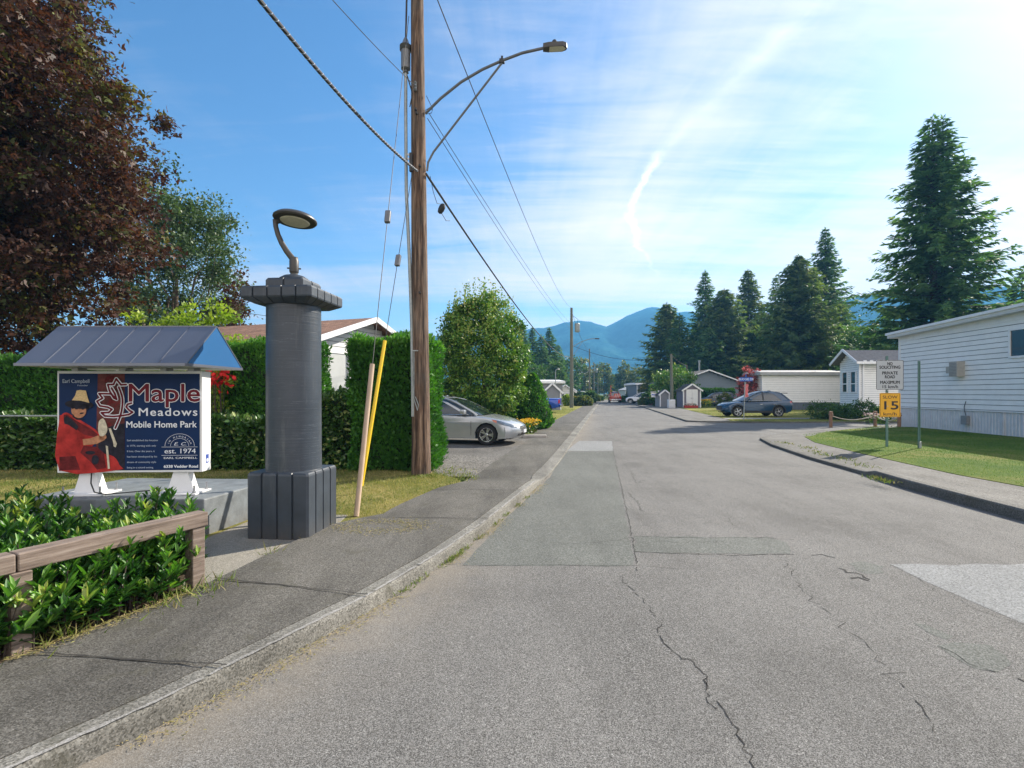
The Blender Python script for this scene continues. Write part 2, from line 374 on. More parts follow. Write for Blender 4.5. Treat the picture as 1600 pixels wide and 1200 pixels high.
def conifer_mesh(rs, H, R0, mat, t, hz=.06, dens=1.0, taper=.85, droop=.22, card=.55, tops=((0, 0, 1.0),), wild=.2, step=.5):
    """trunk and whorled drooping boughs, local coordinates"""
    P = []; A = []; N = []; S = []; W = []; TI = []
    mb = MB()
    for tx, ty, th in tops:
        Ht = H*th
        mb.tube([(tx*.2, ty*.2, 0), (tx*.6, ty*.6, Ht*.3), (tx, ty, Ht*.65), (tx, ty, Ht)], [H*.016, H*.013, H*.007, .02], 8)
        z = H*hz
        while z < Ht-.1:
            k = (z/Ht); L = R0*((1-k)**taper)*(1.0 if k > .12 else .75 + 2*k)
            if len(tops) > 1: L *= .82
            nb = max(4, int(round((5.5 + 3*(1-k))*dens)))
            a0 = rs.uniform(0, 6.28)
            for b in range(nb):
                a = a0 + b*6.283/nb + rs.normal()*.2; Lb = L*rs.uniform(1-wild*1.6, 1+wild) + .15
                dx, dy = math.cos(a), math.sin(a)
                cx_, cy_ = (tx*min(1, k*1.6+.2), ty*min(1, k*1.6+.2))
                dr = droop*(1.1-k) * rs.uniform(.6, 1.4); up = .25*k
                ns = max(3, int(Lb/(card*.34)))
                tt = (np.arange(ns)+rs.uniform(.2, .9))/ns; tt = np.clip(tt, 0, 1)
                bx = cx_ + dx*Lb*tt; by = cy_ + dy*Lb*tt; bz = z + Lb*(up*tt - dr*tt*1.6 + dr*1.0*tt**2.4)
                if Lb > .8: mb.tube([(cx_, cy_, z), (cx_+dx*Lb*.5, cy_+dy*Lb*.5, z+Lb*(up*.5-dr*.6)), (cx_+dx*Lb*.9, cy_+dy*Lb*.9, bz[-1])], [.012*H*.16+.012, .02, .006], 4, False)
                bt = rs.uniform(0, 1)
                for sd in (-1, 1, 0):
                    m = ns; wv = rs.uniform(.65, 1.2, m)
                    ln = card*wv*(.55+.6*np.sin(np.pi*np.clip(tt*.85+.1, 0, 1)))*min(1, .5+Lb/2.5)
                    px = -dy*sd; py = dx*sd
                    P.append(np.stack([bx, by, bz + rs.normal(size=m)*.04], 1))
                    A.append(np.stack([dx*.75+px*.8+rs.normal(size=m)*.22, dy*.75+py*.8+rs.normal(size=m)*.22, -.25*droop*4+rs.normal(size=m)*.28], 1))
                    N.append(np.stack([rs.normal(size=m)*.45, rs.normal(size=m)*.45, np.ones(m)], 1))
                    S.append(ln); W.append(ln*rs.uniform(.28, .5, m)); TI.append(np.clip(.55*bt+.45*rs.uniform(0, 1, m) , 0, 1))
            z += step*rs.uniform(.75, 1.25)*(1.15-.55*k)
        m = 14; P.append(np.stack([np.full(m, tx), np.full(m, ty), Ht-rs.uniform(0, .9, m)], 1)); A.append(np.stack([rs.normal(size=m)*.5, rs.normal(size=m)*.5, np.full(m, .8)], 1))
        N.append(rs.normal(size=(m, 3))); S.append(np.full(m, card*.55)); W.append(np.full(m, card*.15)); TI.append(rs.uniform(0, 1, m))
    cards('crown', np.concatenate(P), np.concatenate(A), np.concatenate(N), np.concatenate(S), np.concatenate(W), np.concatenate(TI), mat, t, 'spray', world=False)
    mb.build('trunk', MATS['bark_dark'], t, world=False, smooth=True)
def conifer(label, u, vtop, Yd, R0, seed, mat, group=None, name='conifer_tree', cat='conifer', **kw):
    H = EYE + (HV-vtop)/F*Yd; t = thing(name, label, cat, ((u-800)/F*Yd, Yd, -.02), 0, group)
    conifer_mesh(np.random.RandomState(seed), H, R0, mat, t, **kw); return t
def copy_tree(o, loc, rz, sc, label):
    c = o.copy(); COL.objects.link(c); c.location = loc; c.rotation_euler = (0, 0, rz); c.scale = sc; c['label'] = label
    for ch in list(o.children):
        d = ch.copy(); COL.objects.link(d); d.parent = c
        for g in ch.children:
            e = g.copy(); COL.objects.link(e); e.parent = d
    return c
def hedge_cards(rs, boxes, per_m2, size, up=.6):
    """leaf cards over the faces of boxes (x0,x1,y0,y1,z0,z1), uneven skin"""
    P = []; Nn = []
    for (x0, x1, y0, y1, z0, z1) in boxes:
        fs = [((x0, x1), (y0, y0), (z0, z1), (0, -1, 0)), ((x0, x1), (y1, y1), (z0, z1), (0, 1, 0)), ((x0, x0), (y0, y1), (z0, z1), (-1, 0, 0)), ((x1, x1), (y0, y1), (z0, z1), (1, 0, 0)), ((x0, x1), (y0, y1), (z1, z1), (0, 0, 1))]
        for a, b, c, nn in fs:
            dims = [max(1e-3, q[1]-q[0]) for q in (a, b, c)]; ar = np.prod([d for d, k in zip(dims, nn) if k == 0])
            m = int(ar*per_m2*(.35 if nn == (0, 1, 0) else 1.0)); 
            p = np.stack([rs.uniform(a[0], a[1]+1e-6, m), rs.uniform(b[0], b[1]+1e-6, m), rs.uniform(c[0], c[1]+1e-6, m)], 1)
            wob = .05*np.sin(p[:, 0]*3.1+p[:, 2]*2.3)+.04*np.sin(p[:, 1]*4+p[:, 2]*5.1+p[:, 0]*7)+.025*rs.normal(size=m)
            p += np.array(nn)*(wob + rs.uniform(-.09, .03, m))[:, None]
            P.append(p); Nn.append(np.repeat(np.array([nn], float), m, 0))
    P = np.concatenate(P); Nn = np.concatenate(Nn); n = len(P)
    A = Nn*.6 + np.array([0, 0, up]) + rs.normal(size=(n, 3))*.4
    return P, A, Nn + rs.normal(size=(n, 3))*.55, size*rs.uniform(.6, 1.4, n)
# ================================================================ THE SETTING
asphalt('asphalt_old', (0.053, 0.051, 0.048), (0.145, 0.142, 0.134), (0.298, 0.293, 0.279), 230, .45, .20)
asphalt('asphalt_smooth', (0.072, 0.076, 0.068), (0.126, 0.133, 0.121), (0.215, 0.222, 0.206), 130, .15, .16)
asphalt('asphalt_pale', (0.135, 0.140, 0.140), (0.221, 0.227, 0.225), (0.324, 0.333, 0.333), 110, .2, .12)
asphalt('asphalt_worn', (.078, .078, .070), (.182, .180, .166), (.33, .325, .30), 200, .25, .22)
asphalt('asphalt_coarse', (.07, .068, .06), (.17, .165, .15), (.36, .35, .325), 150, .5, .2)
asphalt('walk_concrete', (0.052, 0.050, 0.043), (0.105, 0.100, 0.089), (0.189, 0.182, 0.164), 150, .35, .38, moss=.5)
asphalt('kerb_concrete', (0.098, 0.095, 0.083), (0.196, 0.191, 0.171), (0.314, 0.304, 0.274), 120, .25, .42, moss=.6)
asphalt('pad_concrete', (0.170, 0.157, 0.132), (0.255, 0.238, 0.204), (0.357, 0.340, 0.297), 140, .2, .2)
asphalt('drive_asphalt', (0.067, 0.063, 0.058), (0.126, 0.120, 0.111), (0.215, 0.207, 0.192), 80, .35, .3)
asphalt('gravel', (0.051, 0.048, 0.043), (0.136, 0.129, 0.117), (0.289, 0.276, 0.255), 40, .4, .2)
asphalt('soil', (.02, .014, .008), (.06, .042, .026), (.16, .115, .075), 60, .3, .3)
grassmat('lawn_dry', (.10, .125, .022), (.22, .20, .065), (.36, .30, .12), .8)
grassmat('lawn_green', (.042, .10, .014), (.10, .155, .025), (.21, .20, .06), .45)
grassmat('lawn_far', (.09, .13, .02), (.20, .20, .05), (.34, .29, .09), .3)
grassmat('field', (.05, .08, .02), (.09, .11, .03), (.15, .15, .05), .02)
simple('crack', (.022, .021, .019), .95, .3)

def GL(y): return float(np.interp(y, [-4, -2, -.5, .7, 1.6, 2.55, 3.84, 4.9, 6.03, 7.5, 9.57, 11.5, 13.2, 18.86, 27.5, 50.8, 94, 400],
                                  [-11, -6.8, -4.45, -3.05, -2.33, -1.73, -1.08, -.67, -.32, .06, .60, 1.0, 1.33, 2.36, 3.95, 8.25, 16.2, 72.8]))
def BL(y): return float(np.interp(y, [-4, -1, 0, 1, 2, 2.83, 3.3, 3.9, 4.3, 5.46, 6.12, 6.3, 6.95, 8.27, 8.87, 10, 12, 16, 21, 26.6, 32, 76, 400],
                                  [-14, -8, -6.2, -4.7, -3.6, -2.93, -2.72, -2.5, -2.42, -2.22, -2.13, -1.66, -1.57, -1.2, -.85, -.75, -.45, .3, .95, 1.8, 2.9, 11.2, 71]))
def HL(y): return float(np.interp(y, [8.8, 9.8, 17, 22], [.12, .035, .035, .05]))
def GR(y): return float(np.interp(y, [-6, 2, 6.57, 7.5, 8.86, 10.4, 12.7, 15.8, 18.1], [6.2, 6.35, 6.57, 6.65, 6.80, 7.07, 7.36, 8.0, 8.73]))
def HR(y): return float(np.interp(y, [9.9, 10.3], [.15, .075]))
def ER(y): return float(np.interp(y, [-6, 3, 8.38, 9.64, 11.3, 13, 15.9, 18.8], [7.8, 8.0, 8.38, 8.36, 8.60, 8.86, 9.4, 10.6]))
def FR(y): return float(np.interp(y, [29.3, 47, 73, 400], [9.97, 12.95, 17.4, 77.8]))     # far right road edge
def dust():
    m = MATS['asphalt_old']; t = NT(m.node_tree); b = t.n['Principled BSDF']; src = b.inputs['Base Color'].links[0].from_socket
    g_ = t.add('ShaderNodeNewGeometry'); at_ = t.add('ShaderNodeAttribute', attribute_name='edge')
    n_ = t.noise(g_.outputs['Position'], 2.6, 7, .7)
    f_ = t.math('MULTIPLY', at_.outputs['Fac'], t.ramp(n_, [(.30, .15), (.55, 1.0)]))
    c_ = t.mix(t.math('MULTIPLY', f_, .62), src, (.27, .235, .185)); sp = t.noise(g_.outputs['Position'], 1.1, 8, .75)
    c_ = t.mix(t.ramp(sp, [(.57, 0.0), (.70, .42)]), c_, (.085, .082, .075))
    zn = t.noise(t.mapping(g_.outputs['Position'], scale=(1, .35, 1), rot=(0, 0, R(-8)), loc=(7.3, 2.1, 0)), .5, 4, .6); vo_ = t.noise(g_.outputs['Position'], 70, 3, .8)
    c_ = t.mix(t.ramp(zn, [(.46, 0.0), (.60, .9)]), c_, t.mix(1.0, c_, t.ramp(vo_, [(.34, .45), (.5, .95), (.66, 1.45)]), 'MULTIPLY')); t.l.new(c_, b.inputs['Base Color'])
dust()
g = MB(); g.face([(-3000, -140, -.06), (3800, -140, -.06), (3800, 1600, -.06), (-3000, 1600, -.06)])
o = g.build('ground', MATS['field']); o['kind'] = 'structure'
ysn = list(np.arange(0, 40, .5))
ys = list(np.concatenate([np.arange(-4, 14, .35), np.arange(14, 30, 1.0), np.arange(30, 130, 6)]))
side = [(11.5, 28.4), (15, 27.9), (25, 28.5), (70, 32), (70, 28.5), (25, 25.2), (17.5, 23.9), (14, 22.6), (11.6, 20.9), (9.9, 19.5)]
pts = [(GL(y)-.05, y) for y in ys] + [(FR(y)+.03, y) for y in ys[::-1] if y > 29.3] + [(9.97, 29.3)] + side + [(GR(y)+.05, y) for y in ys[::-1] if y < 18.2]
poly_sheet('road', pts, 0, MATS['asphalt_old'])
_r = [o_ for o_ in COL.objects if o_.name == 'road'][0]
bm = bmesh.new(); ly = bm.verts.layers.float.new('edge'); ro = []
dst = [0, .04, .12, .3, .6, 1.1]
for y in ysn: ro.append([bm.verts.new((GL(y)+d_, y, .0008)) for d_ in dst])
for r__ in ro:
    for v_, e_ in zip(r__, (1, 1, .9, .55, .2, 0)): v_[ly] = e_
for r0_, r1_ in zip(ro[:-1], ro[1:]):
    for k in range(5): bm.faces.new((r0_[k], r0_[k+1], r1_[k+1], r1_[k]))
me = bpy.data.meshes.new('gutter_dust'); bm.to_mesh(me); bm.free(); o = link('road_edge', me, MATS['asphalt_old']); o['kind'] = 'structure'
# left kerb and pavement as strips
ysl = sorted(set([round(float(v), 3) for v in np.concatenate([np.arange(-4, 9, .3), np.arange(9, 20, .5), np.arange(20, 60, 2), np.arange(60, 126, 8)])]))
def kw_(y): return float(np.interp(y, [9, 10, 60], [.15, .30, .30]))
rs = np.random.RandomState(3)
rows = []
for y in ysl:
    gx, h, kw = GL(y), HL(y), kw_(y); j = rs.normal()*.004
    rows.append([(gx+j, y, -.03), (gx+j-.008, y, h*.8), (gx-.022+j, y, h+rs.normal()*.002), (gx-kw+.01, y, h+.002), (gx-kw, y, h-.012)])
o = grid_mesh('kerb', rows, MATS['kerb_concrete']); o['kind'] = 'structure'
mb = MB(); rw = np.random.RandomState(12); prev = None
asphalt('kerb_worn', (0.198, 0.194, 0.180), (0.297, 0.288, 0.270), (0.414, 0.405, 0.387), 140, .2, .3)
for y in np.arange(1.2, 9.0, .035):
    gx, h = GL(y), HL(y); w0_ = .010+.010*rw.rand(); w1_ = .022+.020*rw.rand(); q_ = ((gx-w0_-.004, y, h+.0030), (gx-w1_-.012, y, h+.0036))
    if prev and rw.rand() > .10: mb.face([prev[0], q_[0], q_[1], prev[1]])
    prev = q_
o = mb.build('kerb_edge', MATS['kerb_worn']); o['kind'] = 'structure'
rows = []
for y in ysl:
    gx, h, kw = GL(y), HL(y), kw_(y); b = BL(y)
    rows.append([(gx-kw-.004, y, h-.03), (gx-kw-.006, y, h)] + [(gx-kw-.006+(b-gx+kw)*t, y, h + .012*math.sin(t*3.1)) for t in (.25, .5, .75)] + [(b, y, h), (b-.01, y, -.02)])
o = grid_mesh('pavement', rows, MATS['walk_concrete'], smooth=True); o['kind'] = 'structure'
# right kerb, pavement and the corner of the side street
yr = sorted(set([round(float(v), 3) for v in np.arange(-6, 18.2, .3)]))
kr = [(GR(y), y, HR(y)) for y in yr] + [(9.4, 19.0, .07), (10.4, 19.95, .06), (11.6, 20.85, .05), (14, 22.55, .04), (17.5, 23.85, .03)]
ir = [(ER(y), y) for y in yr] + [(10.9, 18.5), (11.5, 19.3), (12.4, 20.2), (14.4, 21.8), (17.7, 23.1)]
rows = []
for i, (x, y, h) in enumerate(kr):
    a = Vector(kr[max(0, i-1)][:2]); b = Vector(kr[min(len(kr)-1, i+1)][:2]); d = (b-a).normalized(); nx, ny = d.y, -d.x
    w_ = .16; rows.append([(x, y, -.03), (x+nx*.01, y+ny*.01, h*.85), (x+nx*.03, y+ny*.03, h), (x+nx*w_, y+ny*w_, h+.002), (x+nx*w_, y+ny*w_, h-.015)])
asphalt('kerb_dark', (.06, .058, .05), (.12, .117, .105), (.21, .205, .19), 120, .2, .3, moss=.5)
o = grid_mesh('kerb', rows, MATS['kerb_dark']); o['kind'] = 'structure'
rows2 = []
for i, (x, y, h) in enumerate(kr):
    k = rows[i][3]; e = ir[i]; rows2.append([(k[0], k[1], h-.03), (k[0]+.002, k[1], h)] + [(k[0]+(e[0]-k[0])*t, k[1]+(e[1]-k[1])*t, h+(.11-h)*t) for t in (.3, .65, 1.0)] + [(e[0]+.02, e[1], 0)])
asphalt('walk_right', (0.077, 0.074, 0.067), (0.146, 0.142, 0.129), (0.249, 0.241, 0.224), 90, .3, .3, moss=.45)
o = grid_mesh('pavement', rows2, MATS['walk_right'], smooth=True); o['kind'] = 'structure'
# lawns and yards
pts = [(BL(y)-.012, y) for y in ysl if y < 9.0] + [(-1.0, 9.4), (-1.55, 10.0), (-1.7, 10.4), (-1.95, 13), (-9, 14.5), (-40, 15), (-40, -4)]
poly_sheet('lawn', pts, .085, MATS['lawn_dry'], .12)
pts = [(BL(y)-.012, y) for y in ysl if 9.7 < y < 21.4] + [(-6, 23.5), (-14, 24.5), (-14, 14.6), (-9, 14.4), (-1.93, 12.9), (-1.68, 10.35)]
poly_sheet('driveway', pts, .03, MATS['drive_asphalt'], .08)
pts = [(BL(y)-.012, y) for y in ysl if y > 21.4] + [(-60, 125), (-60, 24.5), (-6, 23.6)]
poly_sheet('lawn', pts, .045, MATS['lawn_far'], .08)
poly_sheet('gravel_patch', [(-1.3, 9.9), (-.75, 9.9), (-.35, 10.6), (-.5, 11.6), (-.3, 12.6), (-1.2, 13.3), (-2.2, 13.6), (-1.8, 12.6), (-1.66, 10.6)], .036, MATS['gravel'], kind='structure')
poly_sheet('concrete_pad', [(-2.36, 4.15), (-2.5, 3.85), (-2.75, 4.3), (-3.3, 5.35), (-3.15, 6.6), (-2.1, 6.55), (-2.08, 6.15), (-2.18, 5.46)], .092, MATS['pad_concrete'], .05)
poly_sheet('flower_bed', [(-2.48, 3.9), (-2.74, 3.28), (-2.95, 2.83), (-3.62, 2.0), (-4.8, .9), (-9, .5), (-9, 5.6), (-3.35, 5.62), (-3.3, 5.3), (-2.72, 4.3)], .089, MATS['soil'], .04)
pts = [(ER(y)+.015, y) for y in yr] + [(10.93, 18.5), (11.53, 19.3), (12.43, 20.2), (14.43, 21.8), (17.7, 23.05), (25, 24.4), (70, 27.5), (70, -6)]
poly_sheet('lawn', pts, .12, MATS['lawn_green'], .14)
# beyond the side street
kf = [(9.97, 29.3), (10.4, 28.8), (11.5, 28.35), (15, 27.85), (25, 28.45), (70, 31.9)]
far_k = [(FR(y), y) for y in np.arange(120, 29.5, -5)] + kf
rows = []
for i, (x, y) in enumerate(far_k):
    a = Vector(far_k[max(0, i-1)]); b = Vector(far_k[min(len(far_k)-1, i+1)]); d = (b-a).normalized(); nx, ny = -d.y, d.x
    rows.append([(x, y, -.02), (x+nx*.02, y+ny*.02, .08), (x+nx*.2, y+ny*.2, .08), (x+nx*.2, y+ny*.2, .02)])
o = grid_mesh('kerb', rows, MATS['kerb_dark']); o['kind'] = 'structure'
poly_sheet('pavement', [(FR(y)+.2, y) for y in (120, 90, 73, 60, 47, 38)] + [(10.2, 29.5), (10.7, 29.0), (11.7, 28.6), (12.6, 29.6), (13.2, 32.2), (15.2, 42), (17.9, 55), (21.5, 73), (30, 120)], .07, MATS['walk_right'], .05)
pl = [(11.75, 28.57), (15, 28.1), (25, 28.7), (70, 32.1), (70, 120), (30.1, 120), (21.6, 73), (18.0, 55), (15.3, 42), (13.3, 32.2), (12.7, 29.5)]
poly_sheet('lawn', pl, .065, MATS['lawn_far'], .05)
poly_sheet('path', [(12.95, 31.0), (13.3, 32.3), (20, 32.6), (60, 36), (60, 34.2), (20, 31.1)], .071, MATS['asphalt_pale'])
poly_sheet('driveway', [(14.6, 60), (17.5, 66), (26, 66), (24, 60)], .073, MATS['drive_asphalt'])

# repairs, seams and cracks of the asphalt
def W(*uv): return [tuple(gnd(u, v)[:2]) for u, v in uv]
def ragged(pts, amp, seed, step=.25):
    r_ = np.random.RandomState(seed); out = []
    for i in range(len(pts)):
        a = Vector(pts[i]); b = Vector(pts[(i+1) % len(pts)]); n = max(1, int((b-a).length/step)); nn = Vector((-(b-a).y, (b-a).x)).normalized()
        for k in range(n): out.append(tuple(a.lerp(b, k/n) + nn*float(r_.normal()*amp)))
    return out
poly_sheet('asphalt_patch', ragged(W((722, 884), (992, 884), (958, 705), (885, 705), (850, 757), (800, 800)), .012, 1), .0015, MATS['asphalt_smooth'])
poly_sheet('asphalt_patch', ragged(W((885, 704.5), (958, 704.5), (957, 689), (905, 689)), .01, 2), .0015, MATS['asphalt_pale'])
poly_sheet('asphalt_patch', ragged(W((992, 863), (1240, 866), (1228, 848), (1200, 840), (990, 838)), .02, 3, .12), .0015, MATS['asphalt_smooth'])
poly_sheet('asphalt_patch', ragged(W((1392, 882), (1620, 882), (1760, 1010), (1600, 974), (1500, 935), (1440, 905)), .03, 4), .0015, MATS['asphalt_pale'])
poly_sheet('asphalt_patch', ragged(W((1467, 1010), (1490, 1003), (1540, 1008), (1572, 1025), (1580, 1038), (1555, 1048), (1520, 1045), (1490, 1028)), .012, 5, .1), .0015, MATS['asphalt_smooth'])
poly_sheet('asphalt_patch', ragged(W((1325, 880), (1345, 877), (1385, 886), (1380, 895), (1350, 897)), .015, 6, .1), .0015, MATS['asphalt_smooth'])
poly_sheet('asphalt_patch', ragged(W((1430, 975), (1450, 977), (1490, 995), (1480, 1000), (1450, 990)), .015, 7, .1), .0015, MATS['asphalt_smooth'])
cr = MB()
def crack(uv, w0, jit, seed, step=.05, z=.003):
    r_ = np.random.RandomState(seed); P = [Vector(p) for p in W(*uv)]; L = [P[0]]
    for a, b in zip(P[:-1], P[1:]):
        n = max(1, int((b-a).length/step)); nn = Vector((-(b-a).y, (b-a).x)).normalized()
        for k in range(1, n+1): L.append(a.lerp(b, k/n) + nn*float(r_.normal()*jit))
    pl_, pr_ = [], []
    for i, p_ in enumerate(L):
        d = (L[min(i+1, len(L)-1)] - L[max(i-1, 0)]).normalized(); nn = Vector((-d.y, d.x)); ww = w0*.55*r_.uniform(.15, 1.2)
        pl_.append((p_.x+nn.x*ww, p_.y+nn.y*ww, z)); pr_.append((p_.x-nn.x*ww, p_.y-nn.y*ww, z))
    for i in range(len(L)-1):
        if r_.rand() > .06: cr.face([pl_[i], pr_[i], pr_[i+1], pl_[i+1]])
crack([(968, 900), (985, 918), (1008, 940), (1022, 962), (1035, 972), (1028, 985), (1038, 1005), (1058, 1025), (1085, 1035), (1103, 1058), (1104, 1075), (1128, 1110), (1150, 1140), (1175, 1190), (1185, 1215)], .0075, .012, 11, .035)
crack([(1103, 1060), (1110, 1085), (1106, 1098), (1122, 1108)], .006, .01, 12, .03)
crack([(722, 884), (850, 883), (992, 884), (1060, 889)], .006, .004, 13)
crack([(996, 892), (990, 850), (975, 780), (958, 705), (957, 689)], .009, .008, 14)
crack([(990, 838), (1100, 841), (1175, 840), (1240, 843)], .013, .012, 15)
crack([(990, 862), (1060, 865), (1150, 868), (1240, 866)], .011, .008, 16)
crack([(1000, 846), (1060, 848), (1130, 846)], .007, .02, 17)
crack([(860, 852), (900, 850), (950, 846), (988, 840)], .007, .015, 18)
crack([(838, 846), (880, 848), (960, 852)], .004, .015, 19)
crack([(975, 725), (990, 742), (992, 755), (1010, 750)], .010, .02, 20)
crack([(982, 770), (1000, 790), (1006, 800)], .008, .02, 21)
crack([(1230, 880), (1256, 925), (1290, 960), (1320, 980), (1342, 1000), (1385, 1040), (1440, 1105), (1470, 1145)], .006, .03, 22, .06)
crack([(1468, 1010), (1490, 1022), (1530, 1045), (1556, 1052)], .008, .02, 23, .05)
crack([(1590, 1060), (1610, 1075)], .010, .03, 24)
crack([(1268, 868), (1285, 867), (1305, 871)], .02, .02, 25)
crack([(1310, 888), (1328, 893), (1345, 899), (1358, 906)], .03, .03, 26)
crack([(1330, 904), (1345, 904), (1358, 908)], .03, .02, 27)
crack([(1392, 883), (1430, 902), (1480, 930), (1540, 958), (1600, 976)], .004, .02, 28)
crack([(1150, 747), (1180, 752), (1230, 760), (1330, 762)], .009, .03, 29)
crack([(1040, 664), (1060, 675), (1095, 690), (1128, 702)], .012, .03, 30)
crack([(1104, 770), (1130, 790), (1150, 830)], .004, .03, 31)
o = cr.build('road_crack', MATS['crack']); o['kind'] = 'structure'
# joints across the pavement
jt = MB()
for ya, yb in ((3.85, 4.2), (6.2, 6.25), (2.85, 3.0), (8.0, 8.05), (9.5, 9.6)):
    a = Vector((GL(ya)-.01, ya)); b = Vector((BL(yb), yb)); n = 14; r_ = np.random.RandomState(int(ya*10)); prev = None
    for k in range(n+1):
        p_ = a.lerp(b, k/n) + Vector((0, r_.normal()*.006)); ww = .006*r_.uniform(.5, 1.5)
        if prev: jt.face([(prev[0].x, prev[0].y-prev[1], HL(ya)+.016), (p_.x, p_.y-ww, HL(ya)+.016), (p_.x, p_.y+ww, HL(ya)+.016), (prev[0].x, prev[0].y+prev[1], HL(ya)+.016)])
        prev = (p_, ww)
o = jt.build('pavement_joint', MATS['crack']); o['kind'] = 'structure'

# mountains
def mountain(name, prof, D, depth, mat, seed, jag=0.0, n=260):
    rs = np.random.RandomState(seed); us = [p_[0] for p_ in prof]; vs = [p_[1] for p_ in prof]
    U = np.linspace(us[0], us[-1], n); rows = []
    def nz(a, b): return (np.sin(a*.011+b*3+seed)+.6*np.sin(a*.027+b*5.3+1)+.35*np.sin(a*.061+b*9.1)+.2*np.sin(a*.13+b*17))
    for j, t in enumerate(np.linspace(0, 1, 16)):
        row = []
        for i, u in enumerate(U):
            v = np.interp(u, us, vs); zt = (HV-v)/F*D; y = D - depth*(1-t)
            hgt = zt*(t**.8) + (nz(u*1.6, t*2)*zt*.075)*math.sin(math.pi*t)
            if t == 1: hgt += rs.uniform(0, jag)
            row.append(((u-800)/F*D*(1-.12*(1-t)) , y + nz(u, t)*depth*.02, max(hgt, -3)))
        rows.append(row)
    o = grid_mesh(name, rows, mat, smooth=True); o['kind'] = 'structure'; return o
m, t_, b_ = newmat('mountain_forest'); gg = t_.add('ShaderNodeNewGeometry')
nf = t_.noise(t_.mapping(gg.outputs['Position'], scale=(1, 1, .6)), .024, 10, .68)
t_.l.new(t_.ramp(nf, [(.35, (.010, .045, .065)), (.5, (.02, .08, .10)), (.68, (.045, .12, .12))]), b_.inputs['Base Color'])
b_.inputs['Roughness'].default_value = 1.0; b_.inputs['Specular IOR Level'].default_value = 0.0
t_.l.new(t_.bump(nf, 1.0, 7), b_.inputs['Normal']); MATS['mountain_forest'] = m
mountain('mountains', [(-700, 520), (0, 515), (500, 530), (780, 522), (835, 514), (855, 513), (882, 505), (905, 502), (922, 503), (938, 509), (947, 511), (962, 503), (978, 494), (995, 487), (1010, 481), (1028, 480), (1045, 488), (1060, 489), (1080, 488), (1110, 496), (1160, 500), (1250, 505), (1400, 520)], 1500, 600, m, 4, 3)
mountain('hills', [(1150, 560), (1200, 515), (1260, 490), (1310, 476), (1335, 465), (1370, 459), (1440, 462), (1500, 460), (1550, 452), (1580, 452), (1640, 445), (1900, 420), (2600, 430)], 950, 420, m, 9, 7, 420)
mountain('hills', [(700, 600), (860, 590), (930, 583), (960, 572), (985, 562), (1010, 566), (1060, 560), (1200, 575)], 1100, 300, m, 6, 5)

# air: pale haze between the street and the mountains
hz = MB(); hz.box(-3100, 3900, -150, 1650, -3, 285)
mh = bpy.data.materials.new('haze'); mh.use_nodes = True; th = NT(mh.node_tree); th.n.clear()
pv = th.add('ShaderNodeVolumePrincipled'); pv.inputs['Color'].default_value = (.17, .53, 1.0, 1); pv.inputs['Density'].default_value = .00044; pv.inputs['Anisotropy'].default_value = .2
oo = th.add('ShaderNodeOutputMaterial'); th.l.new(pv.outputs[0], oo.inputs['Volume'])
o = hz.build('haze', mh); o['kind'] = 'stuff'
# ================================================================ NEAR THINGS
simple('bark', (.12, .09, .065), .95, .35, 9, .6, 30, stretch=(3, 3, .6))
simple('bark_dark', (.055, .042, .032), .95, .35, 9, .6, 30, stretch=(3, 3, .6))
m, t, b = newmat('pole_wood'); tn = t.add('ShaderNodeTexCoord')
vv = t.mapping(tn.outputs['Object'], scale=(7, 7, .35)); n = t.noise(vv, 3.0, 9, .65, .3); n2 = t.noise(t.mapping(tn.outputs['Object'], scale=(16, 16, .5)), 6, 5, .6); n3 = t.noise(tn.outputs['Object'], 1.2, 4, .6)
col = t.ramp(n, [(.36, (.020, .012, .008)), (.45, (.075, .042, .026)), (.53, (.17, .105, .068)), (.64, (.30, .21, .145))])
col = t.mix(1.0, col, t.ramp(n2, [(.34, .22), (.46, .85), (.60, 1.1), (.75, 1.4)]), 'MULTIPLY'); col = t.mix(t.ramp(n3, [(.45, 0.0), (.65, .55)]), col, (.10, .088, .075))
t.l.new(col, b.inputs['Base Color']); b.inputs['Roughness'].default_value = .9; t.l.new(t.bump(n2, .9, .012), b.inputs['Normal']); MATS['pole_wood'] = m
simple('old_pole_wood', (.13, .135, .105), .9, .25, 5, .5, 30, stretch=(6, 6, .4))
simple('slate_paint', (.036, .047, .062), .5, .22, 4.5, .35, 35)
simple('slate_paint_rough', (.17, .19, .205), .6, .25, 7, .9, 26)
simple('lamp_metal', (.045, .042, .038), .45, .15, 12)
simple('lens', (.62, .58, .45), .35, .1, 30)
simple('white_paint', (.72, .73, .74), .4, .05, 5)
simple('white_trim', (.78, .79, .80), .5, .05, 3)
simple('roof_blue_metal', (.15, .165, .205), .28, .06, 2, metal=.35)
simple('gable_blue_metal', (.04, .15, .36), .25, .05, 2, metal=.2)
simple('bolt_metal', (.35, .36, .38), .4, .2, 20, metal=.8)
simple('galvanised', (.30, .33, .33), .5, .2, 12, metal=.5)
simple('black_rubber', (.02, .02, .022), .6, .15, 12)
simple('wire_black', (.018, .019, .02), .55, .1, 9)
m, t, b = newmat('rail_wood'); tn = t.add('ShaderNodeTexCoord'); v1_ = t.mapping(tn.outputs['Object'], rot=(0, 0, R(25.8))); v2_ = t.mapping(v1_, scale=(26, 1.3, 26)); n = t.noise(v2_, 1.6, 8, .7, .2); n2 = t.noise(v1_, 3, 6, .65)
col = t.ramp(n, [(.34, (.075, .055, .044)), (.45, (.17, .128, .102)), (.55, (.225, .175, .142)), (.68, (.31, .255, .215))]); col = t.mix(1.0, col, t.ramp(n2, [(.3, .75), (.7, 1.15)]), 'MULTIPLY')
